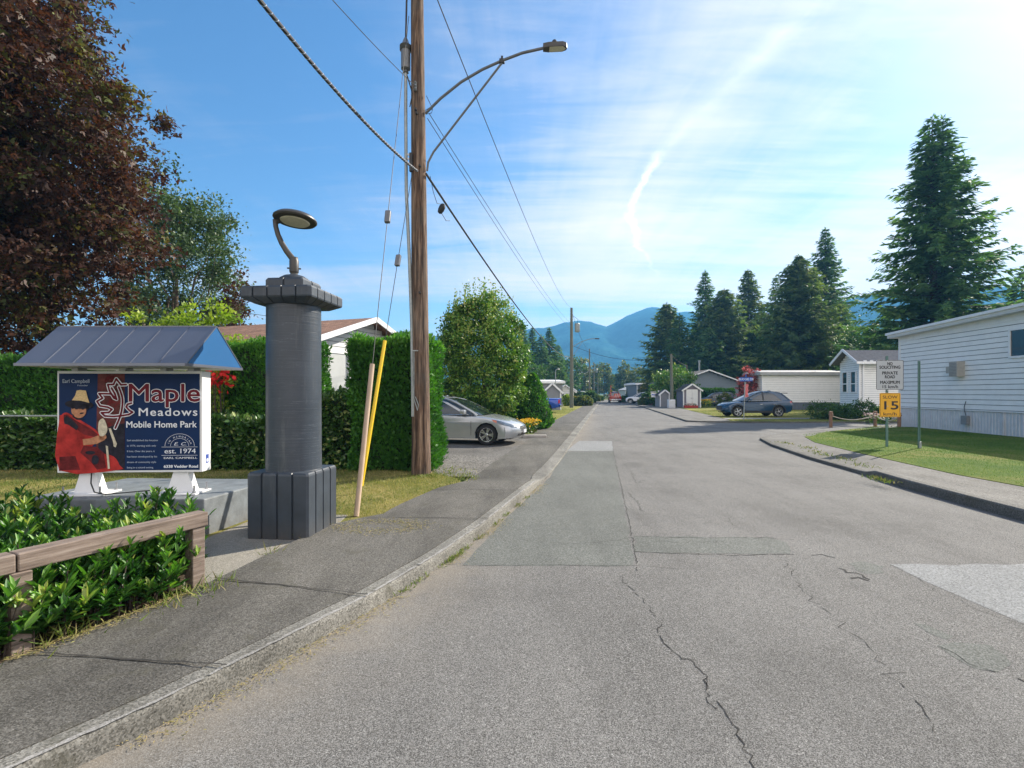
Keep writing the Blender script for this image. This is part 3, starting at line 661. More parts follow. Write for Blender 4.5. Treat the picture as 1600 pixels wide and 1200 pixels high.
t.l.new(col, b.inputs['Base Color']); b.inputs['Roughness'].default_value = .88; t.l.new(t.bump(n, .7, .005), b.inputs['Normal']); MATS['rail_wood'] = m
simple('guard_wood', (.45, .33, .23), .75, .12, 5, .2, 30, stretch=(2, 2, .5))
simple('guard_yellow', (.80, .52, .015), .35, .05, 5)
simple('porcelain', (.14, .145, .155), .2, .1, 8)
simple('navy_print', (.006, .024, .085), .5, .10, 3, spec=.15)
simple('maroon_print', (.14, .012, .022), .55, .05, 5, spec=.15)
simple('white_print', (.74, .77, .82), .55, .03, 5, spec=.15)
simple('grey_print', (.42, .48, .58), .55, .03, 5, spec=.15)
simple('red_print', (.36, .028, .024), .55, .45, 9, spec=.15)
simple('deepred_print', (.12, .014, .016), .55, .5, 14, spec=.15)
simple('dark_print', (.018, .018, .028), .55, .5, 18, spec=.15)
simple('strip_print', (.10, .028, .026), .55, .75, 11, spec=.15)
simple('skin_print', (.42, .20, .11), .55, .25, 25, spec=.15)
simple('straw_print', (.60, .44, .22), .55, .3, 50, stretch=(1, 1, 3), spec=.15)
simple('bone_print', (.55, .50, .38), .55, .3, 25, spec=.15)
simple('sticker_blue', (.04, .08, .32), .4)

# ---- flat lettering
def text_part(name, body, mat, parent, M, size, x, z, align='LEFT', off=0.0, ext=.0012, sx=1.0, sp=1.0, y=0.0, shear=0.0, bevel=0.0):
    fat, off = off, 0.0
    """letters standing in the local XZ plane of M, facing -Y"""
    cu = bpy.data.curves.new(name, 'FONT'); cu.body = body; cu.size = size; cu.align_x = align; cu.offset = off; cu.extrude = ext; cu.space_character = sp; cu.shear = shear
    cu.resolution_u = 3
    ob = bpy.data.objects.new(name, cu); COL.objects.link(ob); dg = bpy.context.evaluated_depsgraph_get(); dg.update()
    me = bpy.data.meshes.new_from_object(ob.evaluated_get(dg)); bpy.data.objects.remove(ob); bpy.data.curves.remove(cu)
    me.name = name; me.materials.clear()
    if fat:                                # heavier letters: shifted copies in one mesh
        bm = bmesh.new()
        for k in range(9 if fat > .004 else 5):
            nk = 8 if fat > .004 else 4
            bm2 = me.copy(); dx, dy = (0, 0) if k == nk else (fat*math.cos(k*2*math.pi/nk)/max(sx, .01), fat*math.sin(k*2*math.pi/nk))
            bm2.transform(Matrix.Translation((dx, dy, k*.00012))); bm.from_mesh(bm2); bpy.data.meshes.remove(bm2)
        bm.to_mesh(me); bm.free()
    me.transform(M @ Matrix.Translation((x, y, z)) @ Matrix.Rotation(R(90), 4, 'X') @ Matrix.Diagonal((sx, 1, 1, 1)))
    return link(name, me, mat, parent, world=True)
def flat_part(name, polys, mat, parent, M, y, th=.0015, many=False):
    if not many and len(polys) > 1: return [flat_part(name, [p_], mat, parent, M, y, th) for p_ in polys][0]
    mb = MB()
    for p_ in polys:
        n = len(p_); vs = [(a, y, c) for a, c in p_] + [(a, y+th, c) for a, c in p_]
        mb.addm(vs, [tuple(range(n)), tuple(range(n, 2*n))[::-1]] + [(i, (i+1) % n, n+(i+1) % n, n+i) for i in range(n)], M)
    return mb.build(name, mat, parent)
def stroke(pts, w):
    """outline polygons (quads + round joints) of a thick line"""
    out = []
    for a, b in zip(pts[:-1], pts[1:]):
        a = Vector(a); b = Vector(b); d = (b-a); 
        if d.length < 1e-6: continue
        nn = Vector((-d.y, d.x)).normalized()*w/2; out.append([tuple(a+nn), tuple(b+nn), tuple(b-nn), tuple(a-nn)])
    for p_ in pts: out.append([(p_[0]+w/2*math.cos(k*math.pi/5), p_[1]+w/2*math.sin(k*math.pi/5)) for k in range(10)])
    return out
def smooth_line(pts, k=4):
    P = [Vector((*p, 0)) for p in pts]; out = []
    for i in range(len(P)-1):
        p0, p1, p2, p3 = P[max(i-1, 0)], P[i], P[i+1], P[min(i+2, len(P)-1)]
        for j in range(k):
            s = j/k; q = .5*((2*p1)+(-p0+p2)*s+(2*p0-5*p1+4*p2-p3)*s*s+(-p0+3*p1-3*p2+p3)*s**3); out.append((q.x, q.y))
    out.append((P[-1].x, P[-1].y)); return out
def smooth_loop(pts, k=3):
    q = pts[-1:]+pts+pts[:2]; o_ = smooth_line(q, k); return o_[k:-k-1] if len(o_) > 3*k else pts

# ---- entrance sign
S = thing('entrance_sign', 'white framed park entrance sign under a dark blue peaked metal roof', 'sign', (-4.35, 5.85, .49), R(3))
MS = mw(S)
CW, CZ0, CZ1 = 1.59, .255, 1.41      # cabinet width, bottom and top in sign space
mb = MB(); mb.box(-CW/2, CW/2, -.02, .17, CZ0, CZ1, MS, bev=.006); mb.build('cabinet', MATS['white_paint'], S)
mb = MB(); mb.box(-CW/2+.025, CW/2-.025, -.026, -.019, CZ0+.025, CZ1-.03, MS); mb.build('face_panel', MATS['navy_print'], S)
fx0, fx1, fz0, fz1 = -CW/2+.025, CW/2-.025, CZ0+.025, CZ1-.03
def L(x, y): return (fx0 + (x-370)/(1220-370)*(fx1-fx0), fz1 - (y-408)/(1018-408)*(fz1-fz0))
def LP(ps): return [L(*p_) for p_ in ps]
def ell(cx, cy, rx, ry, n=18, rot=0): return [L(cx+rx*math.cos(a)*math.cos(rot)-ry*math.sin(a)*math.sin(rot), cy+rx*math.cos(a)*math.sin(rot)+ry*math.sin(a)*math.cos(rot)) for a in [k*2*math.pi/n for k in range(n)]]
yy0 = -.0275
flat_part('printed_strip', [LP([(603, 410), (765, 410), (765, 1016), (590, 1016), (596, 700)])], MATS['strip_print'], S, MS, yy0)
r_ = np.random.RandomState(2)
flat_part('printed_strip_pattern', [ell(603+r_.uniform(18, 150), r_.uniform(420, 900), r_.uniform(5, 14), r_.uniform(12, 34), 8, r_.uniform(0, 3)) for k in range(20)], MATS['deepred_print'], S, MS, yy0-.001, .001)
flat_part('printed_strip_shade', [LP([(610, 790), (680, 740), (765, 720), (765, 1016), (600, 1016)])], MATS['dark_print'], S, MS, yy0-.0022, .001)
flat_part('printed_robe', [LP(smooth_loop([(375, 1015), (374, 700), (385, 670), (415, 652), (455, 672), (500, 700), (560, 738), (600, 770), (618, 815), (560, 880), (620, 905), (700, 930), (735, 985), (730, 1015)]))], MATS['red_print'], S, MS, yy0-.0034, .001)
flat_part('printed_robe_pattern', [LP([(400, 668), (420, 664), (470, 700), (560, 752), (605, 790), (600, 812), (520, 790), (440, 728), (402, 712)]), LP([(520, 860), (600, 870), (640, 905), (655, 1000), (600, 1012), (560, 960), (500, 905)]), LP([(375, 930), (470, 925), (500, 1012), (376, 1014)])], MATS['deepred_print'], S, MS, yy0-.0046, .001)
flat_part('printed_collar', [LP([(402, 690), (418, 672), (455, 700), (490, 740), (478, 765), (430, 730), (405, 722)]), ell(590, 950, 22, 30), ell(560, 905, 30, 12)], MATS['dark_print'], S, MS, yy0-.0058, .001)
flat_part('printed_face', [ell(492, 640, 45, 48), LP([(515, 820), (560, 815), (605, 798), (640, 800), (648, 825), (600, 850), (520, 858)]), ell(634, 806, 24, 20)], MATS['skin_print'], S, MS, yy0-.0070, .001)
flat_part('printed_features', [ell(478, 630, 9, 3), ell(517, 632, 8, 3), ell(510, 657, 13, 5, 12, -.2), LP([(455, 660), (470, 680), (500, 693), (520, 690), (515, 700), (480, 698), (455, 680)])], MATS['dark_print'], S, MS, yy0-.0082, .001)
flat_part('printed_hat_brim', [ell(495, 602, 86, 28, 20, .06), LP([(440, 600), (455, 632), (480, 612), (530, 620), (545, 640), (560, 600)])], MATS['dark_print'], S, MS, yy0-.0088, .001)
flat_part('printed_hat', [LP([(480, 515), (500, 511), (535, 515), (543, 545), (556, 592), (505, 578), (452, 576), (472, 545)])], MATS['straw_print'], S, MS, yy0-.010, .001)
flat_part('printed_rattle', [LP(smooth_loop([(612, 720), (620, 700), (640, 690), (655, 715), (665, 760), (650, 795), (622, 800), (610, 770)])), LP([(672, 752), (686, 752), (722, 850), (715, 872), (703, 866), (700, 840)]), LP([(655, 860), (668, 865), (680, 1005), (668, 1008), (662, 940)])], MATS['bone_print'], S, MS, yy0-.011, .001)
def zm(x, y): return L((x/6.667+80)*4, (y/6.667+570-480)*4)
P1 = [(765, 195), (712, 198), (665, 135), (637, 195), (580, 195), (598, 262), (640, 335), (668, 350), (652, 292), (618, 232)]
P2 = [(668, 350), (610, 292), (492, 290), (528, 338), (472, 370), (500, 418), (580, 432), (622, 455), (590, 488), (515, 490), (550, 524), (640, 530), (730, 520), (790, 510), (830, 485), (800, 468), (765, 430), (778, 402), (818, 390)]
P3 = [(690, 222), (712, 280), (728, 350), (722, 450), (700, 540), (655, 652)]
for nm, wpx, mt, dy in (('leaf_outline', 36, 'white_print', .012), ('leaf_emblem', 19, 'maroon_print', .0132)):
    ww = wpx/6.667*4*(fx1-fx0)/850
    flat_part(nm, sum([stroke(smooth_line([zm(*p_) for p_ in q], 4) if q is P3 else [zm(*p_) for p_ in q], ww) for q in (P1, P2, P3)], []), MATS[mt], S, MS, yy0-dy, .001, True)
def tx(nm, body, mt, zx, zy, hpx, wd=None, **kw):
    """lettering whose capital height is hpx sign-photo pixels with its baseline at zx,zy"""
    u_ = (fz1-fz0)/610; x, z = L(zx, zy); sz = hpx*u_/.70
    if wd:                                   # stretch to the measured width
        cu = bpy.data.curves.new('x', 'FONT'); cu.body = body; cu.size = sz; cu.space_character = kw.get('sp', 1); ob = bpy.data.objects.new('x', cu); COL.objects.link(ob)
        bpy.context.view_layer.update(); w0 = ob.dimensions.x; bpy.data.objects.remove(ob); bpy.data.curves.remove(cu); kw['sx'] = wd*(fx1-fx0)/850/max(w0, 1e-4)
    return text_part(nm, body, MATS[mt], S, MS, sz, x, z, **kw)
tx('heading_outline', 'Maple', 'white_print', 782, 583, 112, 430, off=.0115, y=yy0-.009, ext=.0006)
tx('heading', 'Maple', 'maroon_print', 782, 583, 112, 430, off=.0038, y=yy0-.0113, ext=.0006)
tx('heading', 'Meadows', 'white_print', 846, 674, 50, 356, off=.0012, y=yy0-.004, sp=1.15)
tx('heading', 'Mobile Home Park', 'white_print', 773, 748, 40, 428, off=.0012, y=yy0-.004)
tx('caption', 'Earl Campbell', 'grey_print', 392, 467, 24, 160, off=.0001, y=yy0-.0035)
tx('caption', 'Founder', 'grey_print', 482, 487, 9, 62, y=yy0-.0035)
for k, ln in enumerate(['Earl established this location', 'in 1974, starting with only', '8 lots. Over the years, it', 'has been developed by his', 'dream of community style', 'living in a natural setting.']):
    tx('caption', ln, 'grey_print', 780, 834+k*34.3, 11, [186, 176, 168, 182, 176, 160][k], y=yy0-.0035)
tx('caption', '6338 Vedder Road', 'white_print', 1003, 1003, 17, 208, off=.0014, y=yy0-.0035)
tx('caption', 'est. 1974', 'white_print', 1006, 912, 30, 190, off=.0003, y=yy0-.0035)
tx('caption', 'EARL CAMPBELL', 'white_print', 1002, 947, 12, 204, y=yy0-.0035)
tx('caption', 'E. C.', 'white_print', 1063, 862, 20, 74, y=yy0-.0035, shear=.3)
arc = lambda r0, a0, a1: [L(1100+r0*math.cos(R(a)), 866-r0*.86*math.sin(R(a))) for a in np.linspace(a0, a1, 18)]
flat_part('emblem_line', stroke(arc(90, 0, 180), .0035)+stroke(arc(56, 0, 180), .003)+stroke([L(990, 872), L(1208, 872)], .0035)+stroke([L(990, 925), L(1208, 925)], .0035), MATS['white_print'], S, MS, yy0-.003, .0015, True)
for k, ch in enumerate('IN MEMORIAM'):
    a = R(163 - k*14.6); x, z = L(1100+71*math.cos(a), 866-71*.86*math.sin(a))
    if ch != ' ': text_part('caption', ch, MATS['white_print'], S, MS @ Matrix.Translation((x, 0, z)) @ Matrix.Rotation(-(a-math.pi/2), 4, 'Y') @ Matrix.Translation((0, 0, -.010)), .026, 0, 0, align='CENTER', y=yy0-.003)
# sticker on the narrow side, feet, bolts, roof
mb = MB(); mb.box(CW/2-.001, CW/2+.002, .06, .12, CZ0+.09, CZ0+.19, MS); mb.build('sticker', MATS['sticker_blue'], S)
mb = MB(); mb.box(CW/2+.0015, CW/2+.003, .072, .108, CZ0+.105, CZ0+.14, MS); mb.build('sticker_label', MATS['white_print'], S)
for sx_ in (-.50, .53):
    mb = MB(); mb.prism([(-.15, 0), (.15, 0), (.075, .245), (-.075, .245)], -.055, .055, MS @ Matrix.Translation((sx_, .08, .02)) @ Matrix.Rotation(R(90), 4, 'X'))
    ft = mb.build('foot', MATS['white_paint'], S)
    mb = MB(); mb.box(sx_-.235, sx_+.235, -.10, .24, .002, .022, MS, bev=.003); mb.build('base_plate', MATS['white_paint'], ft)
    for bx, by in ((-.2, -.06), (.2, -.06), (-.2, .2), (.2, .2)):
        mb = MB(); Mb = MS @ Matrix.Translation((sx_+bx, by, .022)); mb.lathe([(.020, 0), (.020, .018), (.010, .02), (.010, .085)], 8, Mb); mb.build('bolt', MATS['bolt_metal'], ft)
mb = MB(); c0_ = MS @ Vector((-.45, .02, .26)); mb.tube(smooth3 := [c0_, c0_+Vector((.05, -.07, -.12)), c0_+Vector((.13, -.12, -.21)), c0_+Vector((.25, -.12, -.235)), c0_+Vector((.5, .06, -.235)), c0_+Vector((.6, .12, -.235))], .007, 6); mb.build('cable', MATS['black_rubber'], S)
RX0, RX1, RY0, RY1, RYM, RZ0, RZ1 = -5.25, -3.44, 5.40, 6.53, 5.96, 1.955, 2.425
mb = MB(); mb.m = 0
A0, A1, B0, B1, C0, C1 = (RX0, RY0, RZ0), (RX1, RY0, RZ0), (RX0-.03, RYM, RZ1), (RX1, RYM, RZ1), (RX0, RY1, RZ0), (RX1, RY1, RZ0)
n = 6
for k in range(n):                        # standing folds between the sheets
    t0, t1 = k/n, (k+1)/n
    q = lambda a, b_, t: Vector(a).lerp(Vector(b_), t)
    mb.face([q(A0, A1, t0), q(A0, A1, t1), q(B0, B1, t1), q(B0, B1, t0)]); mb.face([q(C0, C1, t1), q(C0, C1, t0), q(B0, B1, t0), q(B0, B1, t1)])
    if k: mb.bar(q(A0, A1, t0)+Vector((0, 0, .002)), q(B0, B1, t0)+Vector((0, 0, .002)), .008, .006)
rf = mb.build('roof', MATS['roof_blue_metal'], S)
for q in ([A1, C1, B1], [A0, B0, C0]):
    mb = MB(); mb.face(q); mb.build('roof_gable', MATS['gable_blue_metal'], rf)
mb = MB(); mb.box(RX0, RX1, RY0, RY1, RZ0-.018, RZ0-.004); mb.build('roof_underside', MATS['white_paint'], rf)
mb = MB(); mb.bar((RX0, RY0-.003, RZ0-.004), (RX1, RY0-.003, RZ0-.004), .012, .03); mb.bar((RX1+.003, RY0, RZ0-.004), (RX1+.003, RY1, RZ0-.004), .012, .03); mb.bar(A1, B1, .012, .012); mb.bar(C1, B1, .012, .012); mb.bar((RX0, RYM, RZ1), B1, .02, .012); mb.build('roof_trim', MATS['roof_blue_metal'], rf)
for x in (-.62, -.1, .35, .66):
    mb = MB(); mb.box(x-.035, x+.035, -.0, .14, CZ1-.002, RZ0-.49-.017, MS, bev=.004); mb.build('bracket', MATS['bolt_metal'], S)

# plinth under the sign
mb = MB(); bmv = [(-5.4, 5.62), (-3.37, 5.60), (-3.17, 6.9), (-5.25, 7.0)]
bm = bmesh.new(); fv = [bm.verts.new((x, y, 0)) for x, y in bmv]; f = bm.faces.new(fv); r__ = bmesh.ops.extrude_face_region(bm, geom=[f])
for e in r__['geom']:
    if isinstance(e, bmesh.types.BMVert): e.co.z = .49
bmesh.ops.recalc_face_normals(bm, faces=bm.faces); bmesh.ops.bevel(bm, geom=[e for e in bm.edges], offset=.018, segments=2, profile=.6, affect='EDGES')
me = bpy.data.meshes.new('sign_plinth'); bm.to_mesh(me); bm.free()
o = link('sign_plinth', me, MATS['slate_paint_rough']); base(o); tag(o, 'low painted concrete block carrying the entrance sign', 'plinth')

# ---- gate column with lamp
CX, CY, ROT = -2.46, 5.78, R(-6)
K = thing('gate_column', 'round slate grey gate column on a ribbed square base beside the sign', 'column', (CX, CY, 0), ROT); MK = mw(K)
def ribbed(h0, h1, s, ch, ngro, gd, gw):
    """square outline with shallow grooves and chamfered corners"""
    pts = []
    for k in range(4):
        a = k*math.pi/2; ca, sa = math.cos(a), math.sin(a)
        prof = [(-s+ch, -s)]
        for g_ in range(ngro):
            xg = -s + (g_+1)*2*s/(ngro+1); prof += [(xg-gw, -s), (xg-gw*.6, -s+gd), (xg+gw*.6, -s+gd), (xg+gw, -s)]
        prof += [(s-ch, -s), (s, -s+ch)]
        pts += [(x*ca-y*sa, x*sa+y*ca) for x, y in prof]
    return pts
def stack(mb, outlines, M):
    n = len(outlines[0][0]); vs = [(x, y, z) for pl_, z in outlines for x, y in pl_]; fs = []
    for i in range(len(outlines)-1):
        for k in range(n): fs.append((i*n+k, i*n+(k+1) % n, (i+1)*n+(k+1) % n, (i+1)*n+k))
    fs.append(tuple(range(n))[::-1]); fs.append(tuple((len(outlines)-1)*n+k for k in range(n))); mb.addm(vs, fs, M)
mb = MB(); P_ = ribbed(0, 0, .345, .022, 3, .022, .013); sc_ = lambda q, f_: [(x*f_, y*f_) for x, y in q]
stack(mb, [(P_, 0), (P_, .765), (sc_(P_, .985), .785), (sc_(P_, .955), .797)], MK); mb.build('column_base', MATS['slate_paint'], K)
m, t, b = newmat('column_paint'); tn = t.add('ShaderNodeTexCoord')
vz = t.mapping(tn.outputs['Object'], scale=(.8, .8, 60)); n = t.noise(vz, 1.0, 4, .6); vz2 = t.mapping(tn.outputs['Object'], scale=(2.2, 2.2, 55), rot=(0, R(1.2), 0)); n2 = t.noise(vz2, 1.0, 3, .8)
mask = t.noise(tn.outputs['Object'], 2.2, 3, .5)
ln = t.math('MULTIPLY', t.ramp(n2, [(.60, 0.0), (.615, .6), (.63, 0.0)]), t.ramp(mask, [(.35, .1), (.6, .8)]))
t.l.new(t.mix(ln, t.ramp(t.noise(tn.outputs['Object'], 3, 5, .6), [(.3, (.028, .038, .052)), (.7, (.045, .057, .074))]), (.24, .27, .30)), b.inputs['Base Color'])
b.inputs['Roughness'].default_value = .40; t.l.new(t.bump(n, .35, .008), b.inputs['Normal']); MATS['column_paint'] = m
for nm_ in ('column_paint', 'slate_paint', 'slate_paint_rough'):
    m = MATS[nm_]; t = NT(m.node_tree); b = t.n['Principled BSDF']; src = b.inputs['Base Color'].links[0].from_socket; tn = t.add('ShaderNodeTexCoord')
    st_ = t.noise(t.mapping(tn.outputs['Object'], scale=(9, 9, .7)), 1.4, 7, .7, .2); ch_ = t.noise(tn.outputs['Object'], 26, 5, .75); g_ = t.add('ShaderNodeNewGeometry'); sp_ = t.add('ShaderNodeSeparateXYZ'); t.l.new(g_.outputs['Position'], sp_.inputs[0])
    c_ = t.mix(t.ramp(st_, [(.55, 0.0), (.72, .45)]), src, (.13, .14, .145)); c_ = t.mix(t.ramp(ch_, [(.70, 0.0), (.73, .7)]), c_, (.22, .22, .21))
    dirt = t.math('MULTIPLY', t.math('SUBTRACT', 1.0, t.math('MULTIPLY', sp_.outputs[2], 3.2), None, True), t.ramp(t.noise(tn.outputs['Object'], 8, 6, .7), [(.3, .15), (.6, 1.0)])); c_ = t.mix(t.math('MULTIPLY', dirt, .6), c_, (.12, .10, .08)); t.l.new(c_, b.inputs['Base Color'])
mb = MB(); mb.lathe([(.300, .795), (.296, .80), (.292, 1.2), (.290, 2.0), (.288, 2.62)], 64, MK); mb.build('shaft', MATS['column_paint'], K, smooth=True)
mb = MB(); P_ = ribbed(0, 0, .40, .03, 4, .018, .010); stack(mb, [(sc_(P_, .74), 2.615), (sc_(P_, .985), 2.665), (P_, 2.68), (P_, 2.765), (sc_(P_, .97), 2.785), (sc_(P_, .6), 2.80)], MK); mb.build('capital', MATS['slate_paint'], K)
mb = MB(); P_ = ribbed(0, 0, .215, .012, 1, .016, .014); stack(mb, [(P_, 2.79), (P_, 2.885), (sc_(P_, .93), 2.91), (sc_(P_, .6), 2.915)], MK)
mb.lathe([(.175, 2.91), (.15, 2.94), (.11, 2.965), (.055, 2.98), (.02, 2.985)], 24, MK); mb.build('crown_block', MATS['slate_paint'], K)
LM = thing('post_lamp', 'dark round disc lamp on a curved arm atop the slate grey gate column', 'lamp', (CX, CY, 2.98), 0)
c = Vector((CX, CY, 0)); mb = MB(); mb.lathe([(.040, 2.975), (.040, 3.0), (.048, 3.01), (.050, 3.02), (.050, 3.14), (.042, 3.16), (.042, 3.18)], 16, Matrix.Translation(c)); mb.tube([c+Vector((-.07, -.02, 3.055)), c+Vector((.07, .02, 3.055))], .009, 6); mb.build('collar', MATS['lamp_metal'], LM, smooth=True)
ap = [(.0, 3.14), (-.03, 3.18), (-.085, 3.25), (-.14, 3.34), (-.18, 3.43), (-.205, 3.52), (-.212, 3.60)]
mb = MB(); mb.tube([c+Vector((a*.96, a*.1, z)) for a, z in ap], [.034, .034, .032, .030, .028, .027, .028], 12); mb.tube([c+Vector((-.212, -.02, 3.57)), c+Vector((-.16, -.01, 3.60))], [.03, .035], 10); mb.build('arm', MATS['lamp_metal'], LM, smooth=True)
MH = Matrix.Translation(c+Vector((.015, 0, 3.635))) @ Matrix.Rotation(R(3), 4, 'Y') @ Matrix.Rotation(R(-5), 4, 'X')
mb = MB(); mb.lathe([(.03, .030), (.12, .026), (.20, .008), (.232, -.02), (.235, -.035), (.222, -.05), (.165, -.054), (.16, -.05)], 40, MH); mb.build('lamp_head', MATS['lamp_metal'], LM, smooth=True)
mb = MB(); mb.lathe([(.158, -.052), (.15, -.062), (.09, -.072), (.02, -.076)], 32, MH); mb.build('lens', MATS['lens'], LM, smooth=True)

# ---- timber rail in front of the bed
RL = thing('timber_rail', 'low weathered brown timber rail on square posts among the laurel', 'rail', (-2.52, 4.07, .05))
pa, pb, pc = Vector((-2.52, 4.07, .645)), Vector((-3.0, 3.08, .635)), Vector((-4.1, .9, .62))
for a, b_ in ((pa+Vector((.03, .06, 0)), pb), (pb+Vector((-.004, -.008, 0)), pc)):
    q = (b_-a); mb = MB(); Mx = Matrix.Translation(a) @ q.to_track_quat('Y', 'Z').to_matrix().to_4x4(); mb.box(-.062, .062, 0, q.length, -.055, .055, Mx, bev=.007); mb.build('top_rail', MATS['rail_wood'], RL)
for p_ in (pa+Vector((-.0, .0, 0)), pb+Vector((.03, -.0, 0)), Vector((-3.55, 1.95, .62))):
    mb = MB(); mb.box(-.05, .05, -.05, .05, 0, p_.z-.057, Matrix.Translation((p_.x, p_.y, 0)) @ Matrix.Rotation(R(-26), 4, 'Z'), bev=.006); mb.build('post', MATS['rail_wood'], RL)

# ---- laurel in the bed: shoots carrying whorls of long leaves
leafmat('laurel_leaf', [(0, (.016, .055, .014)), (.35, (.040, .135, .022)), (.7, (.10, .25, .034)), (.92, (.20, .36, .05)), (1, (.34, .40, .09))], .42, .32, spec=.4)
def laurel(name, label, region, n_shoots, seed, zf, group, nleaf=19, hang=.35):
    rs = np.random.RandomState(seed); P = []; A = []; N = []; S_ = []; TI = []
    poly = region; xs = [p_[0] for p_ in poly]; ys_ = [p_[1] for p_ in poly]; st = MB(); got = 0
    def inside(x, y):
        c_ = False; j = len(poly)-1
        for i in range(len(poly)):
            if (poly[i][1] > y) != (poly[j][1] > y) and x < (poly[j][0]-poly[i][0])*(y-poly[i][1])/(poly[j][1]-poly[i][1])+poly[i][0]: c_ = not c_
            j = i
        return c_
    while got < n_shoots:
        x = rs.uniform(min(xs), max(xs)); y = rs.uniform(min(ys_), max(ys_))
        if not inside(x, y): continue
        got += 1; H = zf(x, y)*rs.uniform(.35, 1.08); lean = rs.normal(size=2)*.17 + np.array([.03, -.04]); base_ = np.array([x-abs(lean[0])*.6-.03, y+abs(lean[1])*.2, .08])
        top = np.array([x+lean[0]*.4, y+lean[1]*.4, .08+H]); 
        if got % 2: st.tube([base_, (base_+top)/2+np.array([0, 0, .03]), top], [.006, .005, .003], 4, False)
        k = nleaf; tt = 1-rs.uniform(0, 1, k)**1.5*(.75); az = rs.uniform(0, 6.28)+np.arange(k)*2.4
        p = base_ + (top-base_)*tt[:, None]; up = .45+1.5*tt**3 + rs.normal(size=k)*.2
        a = np.stack([np.cos(az), np.sin(az), up], 1) + np.array([lean[0], lean[1], 0])*1.5
        P.append(p); A.append(a); N.append(np.stack([-np.cos(az)*.5, -np.sin(az)*.5, np.ones(k)], 1)+rs.normal(size=(k, 3))*.22)
        S_.append(rs.uniform(.06, .14, k)*(1-.35*(tt > .93))); TI.append(np.clip(.20+.55*tt**3*(rs.rand() > .25)+rs.normal(size=k)*.17+.38*(rs.rand() > .86), 0, 1))
    T_ = thing(name, label, 'shrub', (np.mean(xs), np.mean(ys_), .08), 0, group)
    S_ = np.concatenate(S_); cards('foliage', np.concatenate(P), np.concatenate(A), np.concatenate(N), S_, S_*.30, np.concatenate(TI), MATS['laurel_leaf'], T_, 'leaf')
    st.build('stem', MATS['bark_dark'], T_); return T_
laurel('laurel_shrub', 'glossy laurel growing under and in front of the brown timber rail', [(-2.52, 4.10), (-2.56, 3.72), (-2.74, 3.3), (-2.93, 2.9), (-3.18, 2.5), (-3.9, 1.9), (-4.3, 2.2), (-3.5, 3.1), (-3.0, 3.9), (-2.75, 4.35)], 760, 5, lambda x, y: .50+.06*math.sin(x*5+y*4)-.04*(x > -2.75), 'laurel shrubs in the bed')
laurel('laurel_shrub', 'laurel behind the timber rail, just before the concrete plinth', [(-2.75, 4.4), (-3.0, 3.95), (-3.5, 3.1), (-4.3, 2.3), (-5.6, 2.6), (-5.9, 4.5), (-5.5, 5.4), (-3.6, 5.4), (-3.15, 5.0)], 900, 6, lambda x, y: .50+.07*math.sin(x*4+y*3)+.05*math.sin(x*9), 'laurel shrubs in the bed')
# a few litter leaves and weeds along the edges
leafmat('weed', [(0, (.05, .10, .015)), (.5, (.14, .20, .03)), (.8, (.28, .25, .09)), (1, (.34, .26, .15))], .7, .2)
def blades(name, P, seed, size, mat, tint=(0, 1), wid=.10, lay=.9, kind='stuff', flop=0.0):
    rs = np.random.RandomState(seed); n = len(P); A = np.stack([rs.normal(size=n)*lay, rs.normal(size=n)*lay, np.full(n, 1.0-flop)], 1); N = rs.normal(size=(n, 3))
    S_ = size*rs.uniform(.5, 1.4, n); o = cards(name, P, A, N, S_, S_*wid, rs.uniform(tint[0], tint[1], n), mat, None, 'kite'); o['kind'] = kind; return o
rs = np.random.RandomState(8); P = []
for u, v, k, sp in ((300, 932, 60, .09), (322, 922, 110, .10), (20, 1010, 70, .14), (60, 1000, 60, .12), (95, 992, 70, .1), (270, 945, 50, .1), (190, 965, 30, .1), (420, 865, 30, .06), (475, 838, 50, .05)):
    c_ = gnd(u, v, .1); P.append(np.stack([c_.x+rs.normal(size=k)*sp, c_.y+rs.normal(size=k)*sp, np.full(k, .095)], 1))
blades('weeds', np.concatenate(P), 4, .11, MATS['weed'], (.1, .9), .07, .9)
P = []
for yk in (5.0, 5.1, 5.35, 4.9, 5.2, 5.8, 6.4, 6.9, 7.5, 4.25, 4.5, 8.0):
    k = 34; y_ = yk+rs.normal(size=k)*.07; P.append(np.stack([np.array([GL(q) for q in y_])+.01+np.abs(rs.normal(size=k))*.03, y_, np.zeros(k)+.004], 1))
blades('weeds', np.concatenate(P), 5, .045, MATS['weed'], (.1, .8), .16, .8)
n = 2600; y_ = rs.uniform(2.3, 9.5, n)**1.0; dens = (np.sin(y_*2.3)+np.sin(y_*5.1+1) > -.2); y_ = y_[dens]; x_ = np.array([GL(q) for q in y_])+np.abs(rs.normal(size=len(y_)))*.075+.004
A = rs.normal(size=(len(y_), 3))*[1, 1, .05]; o = cards('litter', np.stack([x_, y_, np.full(len(y_), .010)], 1), A, rs.normal(size=(len(y_), 3))*.25+[0, 0, 1], .022*rs.uniform(.4, 1.6, len(y_)), .006, rs.uniform(.75, 1, len(y_)), MATS['weed'], None, 'kite'); o['kind'] = 'stuff'
n = 900; c_ = gnd(600, 824, .12); th_ = rs.uniform(0, 6.28, n); P = np.stack([c_.x+.42*np.cos(th_)+rs.normal(size=n)*.10-.05, c_.y+.22*np.sin(th_)+rs.normal(size=n)*.08, np.full(n, .138)], 1); A = rs.normal(size=(n, 3))*[1, 1, .05]
P2_ = np.stack([rs.uniform(-2.9, -2.5, 500), rs.uniform(2.9, 3.9, 500), np.full(500, .136)], 1); bx = np.array([BL(q) for q in P2_[:, 1]]); P2_[:, 0] = bx+np.abs(rs.normal(size=500))*.05
